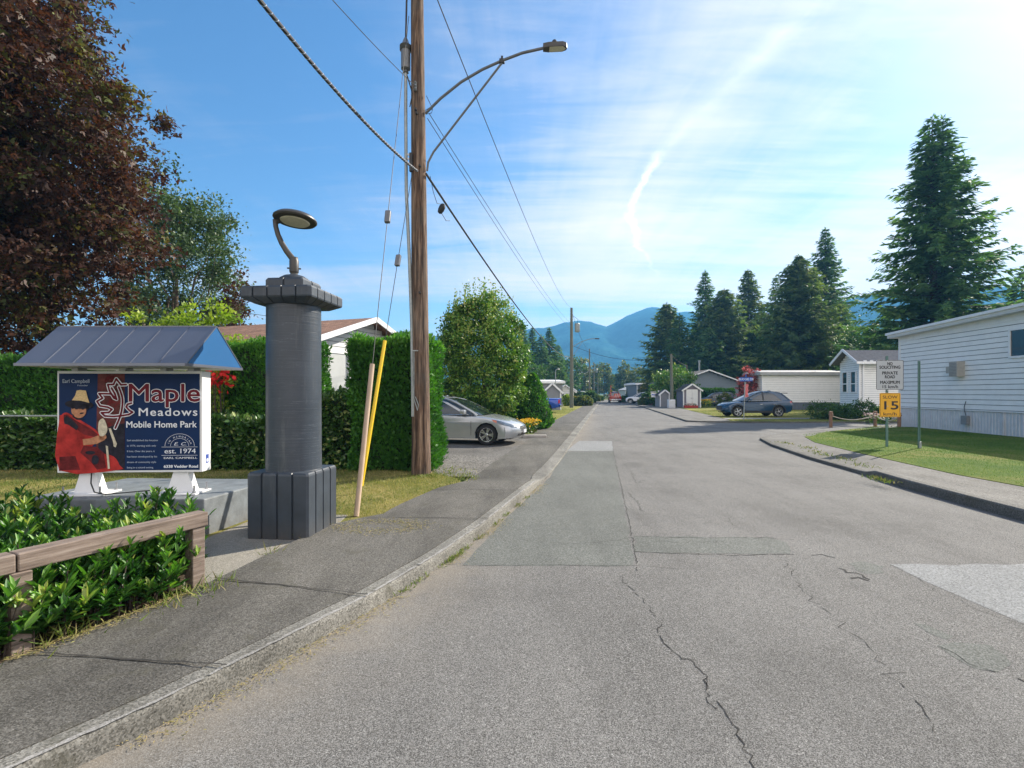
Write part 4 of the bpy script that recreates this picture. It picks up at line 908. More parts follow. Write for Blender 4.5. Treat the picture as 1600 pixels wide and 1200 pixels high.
P = np.concatenate([P, P2_]); A = rs.normal(size=(len(P), 3))*[1, 1, .05]
o = cards('litter', P, A, rs.normal(size=(len(P), 3))*.25+[0, 0, 1], .03*rs.uniform(.4, 1.6, len(P)), .007, rs.uniform(.72, 1, len(P)), MATS['weed'], None, 'kite'); o['kind'] = 'stuff'

# ---- grass of the lawns
leafmat('grass_blade', [(0, (.05, .10, .015)), (.35, (.12, .17, .03)), (.65, (.25, .24, .07)), (1, (.42, .35, .15))], .7, .25)
leafmat('grass_blade_green', [(0, (.035, .10, .01)), (.4, (.075, .165, .015)), (.75, (.13, .21, .03)), (1, (.30, .28, .08))], .7, .25)
def lawn_blades(name, n, xr, yr, ok, z, size, mat, seed, dryf):
    rs = np.random.RandomState(seed); x = rs.uniform(*xr, n); y = yr[0]+(yr[1]-yr[0])*rs.uniform(0, 1, n)**1.5; k = ok(x, y); x, y = x[k], y[k]; n = len(x)
    A = np.stack([rs.normal(size=n)*.55, rs.normal(size=n)*.55, np.ones(n)], 1); S_ = size*rs.uniform(.5, 1.5, n)*(.7+.06*y)
    d = dryf(x, y) + rs.normal(size=n)*.18
    o = cards(name, np.stack([x, y, np.full(n, z)], 1), A, rs.normal(size=(n, 3)), S_, S_*.16, d, mat, None, 'kite'); o['kind'] = 'stuff'
bl_ = np.vectorize(BL)
lawn_blades('grass', 90000, (-12, -.6), (5.0, 10.3), lambda x, y: (x < bl_(y)-.02) & ((x > -3.1) | (y > 7.0) | (x < -5.5)) & ((y < 9.9) | (x < -1.7)) & ((x < -3.2) | (y > 6.45)), .088, .032, MATS['grass_blade'], 21, lambda x, y: .46+.2*np.sin(x*1.7+y*.6)+.15*np.sin(x*4.1-y*3.3))
er_ = np.vectorize(lambda y: ER(y) if y < 18.8 else 10.6+(y-18.8)*1.32)
lawn_blades('grass', 60000, (8.3, 18), (8, 23.5), lambda x, y: (x > er_(y)+.03) & (x < 17.4), .122, .022, MATS['grass_blade_green'], 22, lambda x, y: .42+.14*np.sin(x*1.3+y*.8)+.35*np.exp(-(x-er_(y))*1.2))
lawn_blades('grass', 30000, (10, 26), (28, 46), lambda x, y: (x > 11.7) & (x > 13.4+(y-33)*.19) & ((y < 31.0) | (y > 32.5)), .07, .022, MATS['grass_blade'], 23, lambda x, y: .5+.2*np.sin(x*.9+y*1.1))
lawn_blades('grass', 16000, (-3, 6), (22, 50), lambda x, y: (x < bl_(y)-.03), .05, .02, MATS['grass_blade'], 24, lambda x, y: .62+.2*np.sin(x*1.9+y*1.1))
# ================================================================ POLES, WIRES, SIGNS
def sag(a, b, s, n=24):
    a = Vector(a); b = Vector(b); return [a.lerp(b, k/n) + Vector((0, 0, -s*4*(k/n)*(1-k/n))) for k in range(n+1)]
PX, PY = -1.745, 9.85
UP = thing('utility_pole', 'tall weathered brown wooden utility pole beside the clipped hedge', 'utility pole', (PX, PY, 0))
pz = lambda z: Vector((PX-.0085*z, PY, z))
mb = MB(); rs = np.random.RandomState(1); zs = np.linspace(0, 11.2, 40)
rr = [.182-.0062*z*1.1 if z > .3 else .19-.02*z for z in zs]; mb.tube([pz(z) for z in zs], rr, 28); mb.build('shaft', MATS['pole_wood'], UP, smooth=True)
cx_ = lambda z: pz(z).x-.21
mb = MB(); mb.tube([(PX-.14, PY-.10, .95+.35), (PX-.15, PY-.10, 2.0), (PX-.17, PY-.08, 3.0), (PX-.22, PY-.06, 4.3), (PX-.28, PY-.04, 5.5), (PX-.295, PY-.02, 6.9), (PX-.30, PY, 8.05)], .032, 10); mb.build('conduit', MATS['galvanised'], UP, smooth=True)
mb = MB(); mb.lathe([(.02, -.15), (.06, -.12), (.035, -.08), (.09, -.05), (.092, .30)] + [(r_, .05+z_) for z_, r_ in ((.0, .09), (.03, .115), (.045, .09), (.075, .115), (.09, .09), (.12, .115), (.135, .09), (.165, .115), (.18, .09), (.21, .10), (.25, .06), (.36, .02))][0:0] + [(.115, .31), (.09, .33), (.115, .35), (.09, .37), (.115, .39), (.07, .43), (.05, .5), (.02, .56)], 16, Matrix.Translation((PX-.30, PY, 7.93))); mb.build('cable_terminal', MATS['porcelain'], UP, smooth=True)
mb = MB(); mb.tube([(PX-.30, PY, 8.4), (PX-.28, PY, 9.3), (PX-.15, PY-.02, 9.9)], .018, 6); mb.tube([(PX-.27, PY, 7.75), (PX-.15, PY-.1, 7.35), (PX-.20, PY-.1, 7.1)], .012, 6); mb.build('riser_cable', MATS['wire_black'], UP)
for z in (6.22, 6.14): 
    mb = MB(); mb.bar((PX-.30, PY-.03, z+.03), (pz(z).x-.10, PY-.05, z-.05), .02, .03); mb.build('conduit_strap', MATS['bolt_metal'], UP)
mb = MB(); mb.box(PX-.20, PX-.14, PY-.17, PY-.10, 5.85, 6.2, bev=.005); mb.build('strap_plate', MATS['wire_black'], UP)
mb = MB(); mb.tube([(PX-.11, PY-.165, 2.45), (PX-.11, PY-.165, 1.55), (PX-.04, PY-.185, 1.32), (PX-.02, PY-.185, 1.42), (PX-.08, PY-.185, 1.58)], .009, 6); mb.box(PX-.13, PX-.03, PY-.18, PY-.155, 2.44, 2.46); mb.build('ground_wire', MATS['galvanised'], UP)
mb = MB(); mb.box(PX-.165, PX-.11, PY-.15, PY-.08, 1.20, 1.75, bev=.005); mb.build('conduit_foot', MATS['galvanised'], UP)
for z, dx in ((7.02, -.02), (6.95, 0), (5.95, .05), (3.55, .03)):
    mb = MB(); mb.tube([(pz(z).x+dx, PY-.19, z), (pz(z).x+dx, PY-.10, z)], .022, 8); mb.build('bolt', MATS['wire_black'], UP)
mb = MB(); zz_ = 7.45; mb.lathe([(.02, -.09), (.035, -.06), (.022, -.03), (.035, 0), (.022, .03), (.035, .06), (.015, .09)], 10, Matrix.Translation((pz(zz_).x-.02, PY-.18, zz_+.0)))
mb.build('insulator', MATS['porcelain'], UP, smooth=True)
mb = MB(); zz_ = 6.85; c_ = Vector((pz(zz_).x+.16, PY-.03, zz_+.05)); mb.tube([c_+Vector((0, 0, .45)), c_+Vector((.05, 0, .35)), c_+Vector((.12, 0, .2)), c_+Vector((.10, 0, .12)), c_+Vector((.02, 0, .1)), c_+Vector((-.02, 0, .17)), c_+Vector((.06, 0, .22)), c_+Vector((.12, 0, .17))], .006, 5); mb.build('wire_loop', MATS['wire_black'], UP)

simple('arm_steel', (.13, .135, .14), .5, .15, 10, metal=.4)
SL = thing('street_light', 'grey street light on a long curved arm reaching out from the brown pole', 'street light', (pz(7.05).x+.12, PY, 7.05))
ap = [at(u, v, 9.85) for u, v in ((665, 180), (690, 160), (722, 139), (755, 124), (785, 115), (815, 108), (850, 104.5))]
for i, p_ in enumerate(ap): p_.y = PY-.05-.5*(i/6)
mb = MB(); mb.tube(ap, .026, 10); mb.build('arm', MATS['arm_steel'], SL, smooth=True)
mb = MB(); e = ap[4]; mb.tube([at(668, 268, 9.85)+Vector((.0, -.03, 0)), at(668, 255, 9.85)+Vector((.02, -.04, 0)), at(678, 240, 9.85)+Vector((0, -.06, 0)), e+Vector((0, 0, -.04))], .020, 8); mb.build('brace', MATS['arm_steel'], SL, smooth=True)
mb = MB(); mb.box(e.x-.05, e.x+.05, e.y-.03, e.y+.03, e.z-.05, e.z+.03, bev=.008); mb.box(e.x-.02, e.x+.02, e.y-.02, e.y+.02, e.z+.02, e.z+.08); mb.build('clamp', MATS['wire_black'], SL)
h = ap[-1]; Mh = Matrix.Translation(h) @ Matrix.Rotation(R(-3), 4, 'Y')
mb = MB(); mb.prism([(-.05, -.06), (.05, -.085), (.30, -.085), (.37, -.05), (.385, 0), (.37, .05), (.30, .085), (.05, .085), (-.05, .06)], -.035, .045, Mh); mb.build('lamp_head', MATS['lamp_metal'], SL)
mb = MB(); mb.prism([(.06, -.07), (.30, -.07), (.36, 0), (.30, .07), (.06, .07)], -.042, -.036, Mh); mb.build('lens', MATS['lens'], SL)
mb = MB(); mb.lathe([(.05, .045), (.05, .09), (.035, .12), (.02, .13)], 12, Mh @ Matrix.Translation((.16, 0, 0))); mb.box(.05, .12, -.02, .02, .045, .07, Mh); mb.build('photocell', MATS['wire_black'], SL)

# guy wires with their guards
ANA, ATA = Vector((-1.975, 6.50, .10)), Vector((PX-.24, 9.85, 8.9))
ANB, ATB = Vector((-2.36, 7.95, .08)), Vector((pz(5.9).x-.08, 9.75, 6.0))
def guy(a, b, label, g0, g1, gr, gmat, glabel, ins):
    L_ = lambda t: a.lerp(b, t)
    W_ = thing('guy_wire', label, 'guy wire', a)
    mb = MB(); mb.tube([L_(0)-Vector((0, 0, .05)), L_(ins-.012)], .006, 5); mb.tube([L_(ins+.012), L_(1)], .006, 5); mb.build('cable', MATS['wire_black'], W_)
    d = (b-a).normalized(); q = d.to_track_quat('Z', 'Y').to_matrix().to_4x4()
    mb = MB(); mb.box(-.045, .045, -.035, .035, -.11, .11, Matrix.Translation(L_(ins)) @ q, bev=.015); mb.build('strain_insulator', MATS['porcelain'], W_)
    mb = MB(); mb.tube([L_(g0), L_(g1)], gr, 14); mb.build('guard', MATS[gmat], W_, smooth=True, ang=30)['label'] = glabel
guy(ANA, ATA, 'thin guy wire in a pale wooden guard, leaning from the pavement edge to the pole', -.002, .222, .034, 'guard_wood', 'pale round wooden guard', .495)
guy(ANB, ATB, 'thin guy wire in a bright yellow guard, second wire down from the brown pole', .02, .415, .030, 'guard_yellow', 'bright yellow guard tube', .665)

# far poles along the left verge
def far_pole(u, vb, vt, label, seed, arm=True, Yd=None, transformer=False, r=.15, group='wooden poles along the left verge', mat='old_pole_wood', lean=0):
    Yd = Yd or (EYE*F/(vb-HV)); x = (u-800)/F*Yd; zt = EYE+(HV-vt)/F*Yd
    T_ = thing('utility_pole', label, 'utility pole', (x, Yd, 0), 0, group)
    mb = MB(); mb.tube([(x, Yd, 0), (x+lean*.5, Yd, zt*.5), (x+lean, Yd, zt)], [r*1.15, r*.95, r*.7], 12); mb.build('shaft', MATS[mat], T_, smooth=True)
    if transformer:
        mb = MB(); mb.lathe([(.1, -.5), (.26, -.45), (.28, -.4), (.28, .4), (.2, .5), (.05, .52)], 14, Matrix.Translation((x+.62, Yd-.1, zt-2.2))); mb.build('transformer', MATS['galvanised'], T_, smooth=True)
        mb = MB(); mb.tube([(x+.6, Yd-.1, zt-1.7), (x+.7, Yd-.1, zt-1.3), (x+.2, Yd, zt-.9)], .02, 5); mb.build('jumper_wire', MATS['wire_black'], T_)
    if arm:
        mb = MB(); mb.tube([(x+.1, Yd, zt-4.3), (x+1.0, Yd-.1, zt-3.75), (x+1.9, Yd-.2, zt-3.45), (x+2.6, Yd-.3, zt-3.4)], .035, 6); mb.tube([(x+.1, Yd, zt-5.4), (x+1.2, Yd-.1, zt-3.7)], .02, 5); mb.build('light_arm', MATS['galvanised'], T_)
        mb = MB(); mb.box(x+2.5, x+3.0, Yd-.4, Yd-.22, zt-3.47, zt-3.36, bev=.03); mb.build('lamp_head', MATS['lamp_metal'], T_)
    return T_, Vector((x, Yd, zt))
fp2, top2 = far_pole(893, 637.5, 481, 'nearer greenish grey pole with transformer and lamp arm beyond the conical shrubs', 1, True, None, True, .19)
fp3, top3 = far_pole(921, 0, 545, 'slim grey pole, second beyond the conical shrubs on the left verge', 2, True, 100, False, .16)
fp4, top4 = far_pole(928, 0, 566, 'distant grey pole carrying a pale box, third along the left verge', 3, False, 130, True, .16)
fp5, top5 = far_pole(934, 0, 590, 'smallest and farthest grey pole of the left verge', 4, False, 165, False, .17)
fr, topr = far_pole(1050, 0, 553, 'leaning pale wooden service pole beside the small gabled shed', 5, False, 54.5, False, .17, None, 'old_pole_wood', -.1)
fr2, topr2 = far_pole(1073, 0, 570, 'short brown service pole behind the small gabled shed', 6, False, 64, False, .12, None, 'bark')

def wire(label, pts, r, name='overhead_wire', mat='wire_black', n=6):
    mb = MB(); mb.tube(pts, r, n); o = mb.build(name, MATS[mat], None, smooth=True); base(o); tag(o, label, 'wire'); return o
bx = pz(5.85)+Vector((.0, -.17, 0)); b2 = Vector((top2.x-.1, top2.y, 5.6))
# spiral-wrapped bundle: cable plus a thin lashing
s0 = at(392, -17, 4.6); P_ = sag(s0, bx, .12, 60)
W_ = thing('cable_bundle', 'thick black cable wrapped in pale spiral tape, from upper left to brown pole', 'wire', bx)
mb = MB(); mb.tube(P_, .021, 8); mb.build('cable', MATS['wire_black'], W_, smooth=True)
hel = []; d = (P_[-1]-P_[0]).normalized(); sd = d.cross(Vector((0, 0, 1))).normalized(); up = sd.cross(d)
for k in range(900):
    t = k/899*(len(P_)-1.001); i = int(t); p_ = P_[i].lerp(P_[i+1], t-i); a = k*.35; hel.append(p_ + (sd*math.cos(a)+up*math.sin(a))*.020)
mb = MB(); mb.tube(hel, .0045, 4); mb.build('lashing', MATS['grey_print'], W_)
P_ = sag(bx+Vector((.16, .06, -.03)), b2, 1.0, 40); wire('thick black cable sagging from the brown pole to the pole with the transformer', P_, .024)
c_ = at(690, 326, 11.2); SC_ = thing('splice_case', 'small dark oval splice case hanging on the thick cable right of the brown pole', 'cable fitting', c_)
mb = MB(); mb.lathe([(.01, -.12), (.05, -.10), (.07, -.03), (.07, .04), (.045, .10), (.01, .12)], 12, Matrix.Translation(c_) @ Matrix.Rotation(R(25), 4, 'Y')); mb.build('case', MATS['wire_black'], SC_, smooth=True)
mb = MB(); mb.tube([at(672, 275, 10.2), at(677, 300, 10.5), at(683, 318, 11.0), c_+Vector((0, 0, .1))], .006, 5); mb.tube([c_-Vector((0, 0, .1)), at(697, 345, 11.3), at(703, 345, 11.5)], .006, 5); mb.build('loop', MATS['wire_black'], SC_)
wire('left strand of the thin wire pair running from the street light arm down the street', sag(at(668, 185, 9.85), Vector((top2.x-.15, top2.y, EYE+(HV-512)/F*top2.y)), .45), .0075)
wire('right strand of the thin wire pair running from the street light arm down the street', sag(at(671, 178, 9.85), Vector((top2.x, top2.y, EYE+(HV-506)/F*top2.y)), .45), .0075)
wire('single high wire passing right of the street light arm to the far pole top', sag(at(660, -60, 6.4), top2, .9, 40), .008)
wire('thin wire from upper left meeting the insulator near the top of the brown pole', sag(at(500, -22, 6.6), pz(7.45)+Vector((-.03, -.19, 0)), .03), .006)
wire('upper of two wires crossing behind the gate column', sag(Vector((-21, 26, 7.0)), Vector((-3.5, 24, 4.3)), .2), .012)
wire('lower of two wires crossing behind the gate column', sag(Vector((-21, 26, 6.0)), Vector((-3.5, 24, 3.3)), .2), .012)
wire('wire crossing the street from the transformer pole to the service pole by the shed', sag(Vector((top2.x, top2.y, 6.9)), Vector((topr.x, topr.y, 5.5)), .9), .018)
wire('short wire between the two service poles behind the gabled shed', sag(Vector((topr.x, topr.y, 5.6)), Vector((topr2.x, topr2.y, topr2.z-.1)), .15), .016)
wire('upper of the wires strung between the far grey poles', sag(top2-Vector((0, 0, .3)), top3-Vector((0, 0, .3)), 1.0), .018)
wire('low service wire strung between the far grey poles', sag(top2-Vector((0, 0, 5)), top3-Vector((0, 0, 4)), 1.4), .02)
wire('wire linking the slim grey pole with the poles farther on', sag(top3-Vector((0, 0, .3)), top4-Vector((0, 0, .3)), .6), .02)

# ---- right hand signs
simple('sign_grey', (.40, .42, .46), .5, .04, 4); simple('sign_amber', (.72, .36, .008), .45, .05, 4); simple('sign_black', (.012, .012, .014), .5); simple('sign_blue', (.01, .10, .42), .4)
simple('post_green', (.09, .17, .15), .55, .12, 8, metal=.2)
TS = thing('traffic_sign', 'grey and amber warning signs on a steel post, in front of the long white house', 'sign', tuple(gnd(1386, 698, .12)), R(-8)); MT = mw(TS); y0 = TS.location.y
mb = MB(); mb.box(-.028, .028, -.01, .025, -.02, 2.58, MT); mb.build('post', MATS['post_green'], TS)
def plate(nm, x0, x1, z0, z1, mat, lines, lmat, edge, yb=-.02):
    def rr_(x0, x1, z0, z1, r): return [(x+r*math.cos(a), z+r*math.sin(a)) for x, z, s in ((x1-r, z1-r, 0), (x0+r, z1-r, 90), (x0+r, z0+r, 180), (x1-r, z0+r, 270)) for a in [R(s+k*22.5) for k in range(5)]]
    o1 = flat_part(nm, [rr_(x0, x1, z0, z1, .035)], MATS[mat], TS, MT, yb, .004)
    e_ = rr_(x0+edge[0], x1-edge[0], z0+edge[0], z1-edge[0], .028); flat_part(nm+'_border', stroke(e_+e_[:1], edge[1]), MATS[lmat], o1, MT, yb-.001, .0008, True)
    for body, hgt, zc_, wd_, off in lines:
        cu = bpy.data.curves.new('x', 'FONT'); cu.body = body; cu.size = hgt/.7; ob = bpy.data.objects.new('x', cu); COL.objects.link(ob); bpy.context.view_layer.update(); w0 = ob.dimensions.x; bpy.data.objects.remove(ob); bpy.data.curves.remove(cu)
        text_part('lettering', body, MATS[lmat], o1, MT, hgt/.7, (x0+x1)/2, zc_-hgt/2, align='CENTER', off=off, sx=wd_/w0, y=yb-.001)
s_ = y0/F
zt, zb = EYE+(HV-563)*s_, EYE+(HV-609)*s_; zt -= .12; zb -= .12; hw = 19.5*s_; H_ = zt-zb; X_ = 3.5*s_
plate('grey_plate', X_-hw, X_+hw, zb, zt, 'sign_grey', [('NO', .085, zb+H_*.885, .13, .004), ('SOLICITING', .085, zb+H_*.765, .54, .004), ('PRIVATE', .085, zb+H_*.57, .40, .004), ('ROAD', .085, zb+H_*.44, .26, .004), ('MAXIMUM', .085, zb+H_*.255, .50, .004), ('15 km/h', .08, zb+H_*.105, .40, .003)], 'sign_black', (.006, .012))
zt, zb = EYE+(HV-614)*s_-.12, EYE+(HV-651.5)*s_-.12; hw = 15*s_; H_ = zt-zb
plate('amber_plate', X_-hw+.003, X_+hw+.003, zb, zt, 'sign_amber', [('SLOW', .085, zb+H_*.83, .38, .001), ('15', .23, zb+H_*.49, .36, .006), ('km/h', .085, zb+H_*.13, .34, .001)], 'sign_black', (.022, .008))
for z_ in (1.15, 1.6, 1.85, 2.45):
    mb = MB(); mb.tube([MT @ Vector((X_*.0+.0, -.03, z_)), MT @ Vector((0, 0, z_))], .014, 8); mb.build('bolt', MATS['bolt_metal'], TS)
q = gnd(1436, 700, .12); PO = thing('sign_post', 'bare green steel post without a sign, right of the amber and grey signs', 'post', q)
mb = MB()
for a, b_ in ((-.03, -.012), (.012, .03)): mb.box(q.x+a, q.x+b_, q.y-.012, q.y+.012, q.z-.05, q.z+2.42, Matrix.Rotation(0, 4, 'X'))
mb.box(q.x-.012, q.x+.012, q.y-.0, q.y+.010, q.z-.05, q.z+2.42); mb.build('channel', MATS['post_green'], PO)
mb = MB(); mb.box(q.x-.03, q.x+.035, q.y-.05, q.y-.013, q.z+.0, q.z+.18, bev=.004); mb.build('anchor', MATS['galvanised'], PO)

q = gnd(1162, 657, .065); ST = thing('street_name_sign', 'small blue street name blade on a thin pale post at the side street corner', 'sign', q); zc_ = EYE+(HV-592.5)/F*q.y
mb = MB(); mb.tube([q, (q.x+.08, q.y, zc_-.15)], .032, 8); mb.build('post', MATS['galvanised'], ST)
Mq = Matrix.Translation((q.x+.12, q.y-.02, zc_-.12)) @ Matrix.Rotation(R(-2), 4, 'Z')
mb = MB(); mb.box(-.36, .38, 0, .012, 0, .23, Mq); bl2 = mb.build('name_blade', MATS['sign_blue'], ST); text_part('lettering', 'BUDGIE DR', MATS['white_print'], bl2, Mq, .17, .01, .06, align='CENTER', y=-.002, off=.002)
mb = MB(); mb.box(-.15, .15, -.006, .006, .235, .40, Mq @ Matrix.Rotation(R(80), 4, 'Z')); mb.build('cross_blade', MATS['sign_blue'], ST)
simple('pink_cloth', (.62, .16, .16), .8, .3, 8)
fl = thing('garden_flag', 'narrow faded pink flag hanging behind the blue street name sign', 'flag', at(1166, 640, 34)); q = at(1165.5, 600, 34)
mb = MB(); mb.tube([at(1166, 648, 34), q+Vector((0, 0, .05)), q+Vector((-.1, 0, .08))], .015, 6); mb.build('pole', MATS['galvanised'], fl)
rows = [[(q.x-.10-.03*math.sin(k), q.y+.02*math.sin(k*1.3), q.z-k*.11), (q.x+.04, q.y-.03, q.z-k*.11), (q.x+.16+.03*math.sin(k*2), q.y+.02, q.z-k*.11)] for k in range(9)]
grid_mesh('cloth', rows, MATS['pink_cloth'], parent=fl)

# rope fence at the lawn corner
simple('bollard_wood', (.26, .15, .09), .8, .2, 8); simple('rope', (.62, .55, .42), .9, .2, 30)
RF = thing('rope_fence', 'low fence of wooden bollards joined by drooping pale rope at the lawn corner', 'fence', gnd(1298, 668, .06)); bt = []
for u, v in ((1298, 668), (1367.5, 667), (1405, 671)):
    q = gnd(u, v, .0); h_ = .70; mb = MB(); mb.lathe([(.075, 0), (.075, h_-.1), (.10, h_-.1), (.10, h_-.05), (.07, h_-.02), (.09, h_+.02), (.075, h_+.06), (.02, h_+.07)], 12, Matrix.Translation(q)); mb.build('bollard', MATS['bollard_wood'], RF, smooth=True); bt.append(q+Vector((0, 0, h_-.12)))
for a, b_ in ((0, 1), (1, 2)):
    mb = MB(); mb.tube(sag(bt[a], bt[b_], .22, 14), .022, 6); mb.build('rope', MATS['rope'], RF, smooth=True)
# ================================================================ BUILDINGS
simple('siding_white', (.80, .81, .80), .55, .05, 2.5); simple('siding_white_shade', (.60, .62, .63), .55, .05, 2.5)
simple('lap_shade', (.27, .29, .32), .8, .2, 5); simple('skirt_white', (.55, .57, .60), .6, .1, 4); simple('skirt_dark', (.10, .12, .15), .7, .12, 4)  # lap groove grey: shadow under each board painted in
simple('siding_grey', (.21, .22, .24), .6, .08, 3); simple('siding_bluegrey', (.19, .235, .28), .6, .06, 3); simple('siding_purple', (.17, .155, .19), .6, .1, 3)
simple('flat_roof_metal', (.33, .34, .34), .6, .15, 2); simple('roof_dark', (.06, .055, .055), .9, .25, 6, .5, 40); simple('roof_greyshingle', (.20, .19, .18), .9, .25, 8, .5, 40)
glassy('window_glass', (.03, .04, .045)); simple('painted_reflection', (.45, .43, .40), .9, .1, 6); simple('meter_grey', (.22, .23, .24), .5, .1, 12); simple('ac_beige', (.40, .38, .34), .6, .1, 10)
m, t, b = newmat('roof_brownshingle'); tn = t.add('ShaderNodeTexCoord'); br = t.add('ShaderNodeTexBrick'); t.l.new(t.mapping(tn.outputs['Object'], rot=(0, 0, 0)), br.inputs['Vector'])
br.inputs['Scale'].default_value = 2.2; br.inputs['Color1'].default_value = (.20, .10, .065, 1); br.inputs['Color2'].default_value = (.34, .19, .12, 1); br.inputs['Mortar'].default_value = (.08, .045, .03, 1); br.inputs['Mortar Size'].default_value = .02; br.inputs['Brick Width'].default_value = .5; br.inputs['Row Height'].default_value = .28
t.l.new(t.mix(1.0, br.outputs[0], t.ramp(t.noise(tn.outputs['Object'], 6, 6, .7), [(.3, .65), (.7, 1.3)]), 'MULTIPLY'), b.inputs['Base Color']); b.inputs['Roughness'].default_value = .95; MATS['roof_brownshingle'] = m

def lap_wall(name, a, b_, z0, z1, mat, parent, lap=.125, top=None, depth=.016, side=1):
    """lapped boards between plan points a,b; top(s)->height for gables"""
    a = Vector(a); b_ = Vector(b_); d = (b_-a); L_ = d.length; d.normalize(); nn = Vector((d.y, -d.x))*side; mb = MB()
    zz_ = list(np.arange(z0, z1+1e-6, lap)); 
    if zz_[-1] < z1-.01: zz_.append(z1)
    for z_a, z_b in zip(zz_[:-1], zz_[1:]):
        s0, s1 = 0, L_
        if top:
            ss = np.linspace(0, L_, 200); ok = ss[[top(q) >= z_b-.02 for q in ss]]
            if len(ok) < 2: continue
            s0, s1 = ok[0], ok[-1]
        A_, B_ = a+d*s0, a+d*s1
        lo = nn*depth; hi = nn*.002
        gv = min(.022, lap*.12); re_ = nn*(-depth*1.1); zg = z_a+gv
        mb.face([(A_.x+lo.x, A_.y+lo.y, zg), (B_.x+lo.x, B_.y+lo.y, zg), (B_.x+hi.x, B_.y+hi.y, z_b), (A_.x+hi.x, A_.y+hi.y, z_b)])
        mb.m = 1  # groove faces take the darker grey, a painted butt shadow
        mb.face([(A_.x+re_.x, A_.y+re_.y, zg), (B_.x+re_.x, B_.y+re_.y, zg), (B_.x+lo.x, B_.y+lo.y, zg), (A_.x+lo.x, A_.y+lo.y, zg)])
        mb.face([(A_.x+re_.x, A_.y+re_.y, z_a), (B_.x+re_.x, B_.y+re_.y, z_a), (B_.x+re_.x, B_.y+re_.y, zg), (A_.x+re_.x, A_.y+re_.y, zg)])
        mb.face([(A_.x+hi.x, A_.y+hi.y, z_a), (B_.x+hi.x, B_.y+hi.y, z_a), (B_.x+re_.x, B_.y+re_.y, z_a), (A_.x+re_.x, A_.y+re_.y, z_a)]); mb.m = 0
    return mb.build(name, [MATS[mat], MATS['lap_shade']], parent)
def rib_wall(name, a, b_, z0, z1, mat, parent, rib=.15, side=1, zf=None):
    a = Vector(a); b_ = Vector(b_); d = (b_-a); L_ = d.length; d.normalize(); nn = Vector((d.y, -d.x))*side; mb = MB(); n = int(L_/rib)
    for k in range(n):
        for s0, s1, o0, o1 in ((0, .42, .010, .010), (.42, .5, .010, -.004), (.5, .92, -.004, -.004), (.92, 1, -.004, .010)):
            A_ = a+d*(L_*(k+s0)/n)+nn*o0; B_ = a+d*(L_*(k+s1)/n)+nn*o1
            mb.face([(A_.x, A_.y, z0), (B_.x, B_.y, z0), (B_.x, B_.y, z1), (A_.x, A_.y, z1)])
    return mb.build(name, MATS[mat], parent)
def window(parent, a, d, nn, s0, s1, z0, z1, frame=.05, mull=1, glass='window_glass', name='window', split=None):
    """frame + pane on a wall line: a plan origin, d direction, nn outward normal"""
    a = Vector(a); P3_ = lambda s, o, z: Vector((a.x+d.x*s+nn.x*o, a.y+d.y*s+nn.y*o, z))
    def slab(s0, s1, z0, z1, o0, o1, mb):
        vs = [P3_(s0, o0, z0), P3_(s1, o0, z0), P3_(s1, o1, z0), P3_(s0, o1, z0), P3_(s0, o0, z1), P3_(s1, o0, z1), P3_(s1, o1, z1), P3_(s0, o1, z1)]
        mb.addm(vs, [(0, 3, 2, 1), (4, 5, 6, 7), (0, 1, 5, 4), (1, 2, 6, 5), (2, 3, 7, 6), (3, 0, 4, 7)])
    f = frame; mb = MB(); slab(s0, s1, z0, z0+f, .012, .06, mb); slab(s0, s1, z1-f, z1, .012, .06, mb); slab(s0, s0+f, z0+f, z1-f, .012, .06, mb); slab(s1-f, s1, z0+f, z1-f, .012, .06, mb)
    for k in range(mull): sm = s0+(s1-s0)*(k+1)/(mull+1); slab(sm-f*.4, sm+f*.4, z0+f, z1-f, .014, .052, mb)
    if split: slab(s0+f, s1-f, z0+(z1-z0)*split-f*.4, z0+(z1-z0)*split+f*.4, .014, .052, mb)
    w_ = mb.build(name, MATS['white_trim'], parent)
    mb = MB(); slab(s0+f, s1-f, z0+f, z1-f, .018, .026, mb); mb.build('pane', MATS[glass], w_)
    return w_, slab, P3_
# long white house on the right
a = Vector((18.17, 24.0)); b_ = Vector((17.0, 10.6)); d = (b_-a).normalized(); nn = Vector((d.y, -d.x)); L_ = (b_-a).length
if nn.x > 0: nn = -nn
HA = thing('mobile_home', 'long white lap sided mobile home on the right behind the green lawn', 'house', (a.x, a.y, .1))
top_ = lambda s: 4.27+.030*s
mb = MB(); ii = -nn*.05
core = [(a.x+ii.x, a.y+ii.y), (b_.x+ii.x, b_.y+ii.y), (b_.x+8+ii.x, b_.y-.5), (a.x+8, a.y-.6)]
mb.prism(core, .1, 4.15); mb.build('inner_wall', MATS['siding_white_shade'], HA)
sd = 1 if Vector((d.y, -d.x)).dot(nn) > 0 else -1
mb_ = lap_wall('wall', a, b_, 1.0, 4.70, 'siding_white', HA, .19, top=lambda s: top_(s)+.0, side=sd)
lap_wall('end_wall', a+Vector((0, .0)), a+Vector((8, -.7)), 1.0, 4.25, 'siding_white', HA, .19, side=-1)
rib_wall('skirt', a-nn*.02, b_-nn*.02, .02, .955, 'skirt_white', HA, .14, side=sd)
P3_ = lambda s, o, z: Vector((a.x+d.x*s+nn.x*o, a.y+d.y*s+nn.y*o, z))
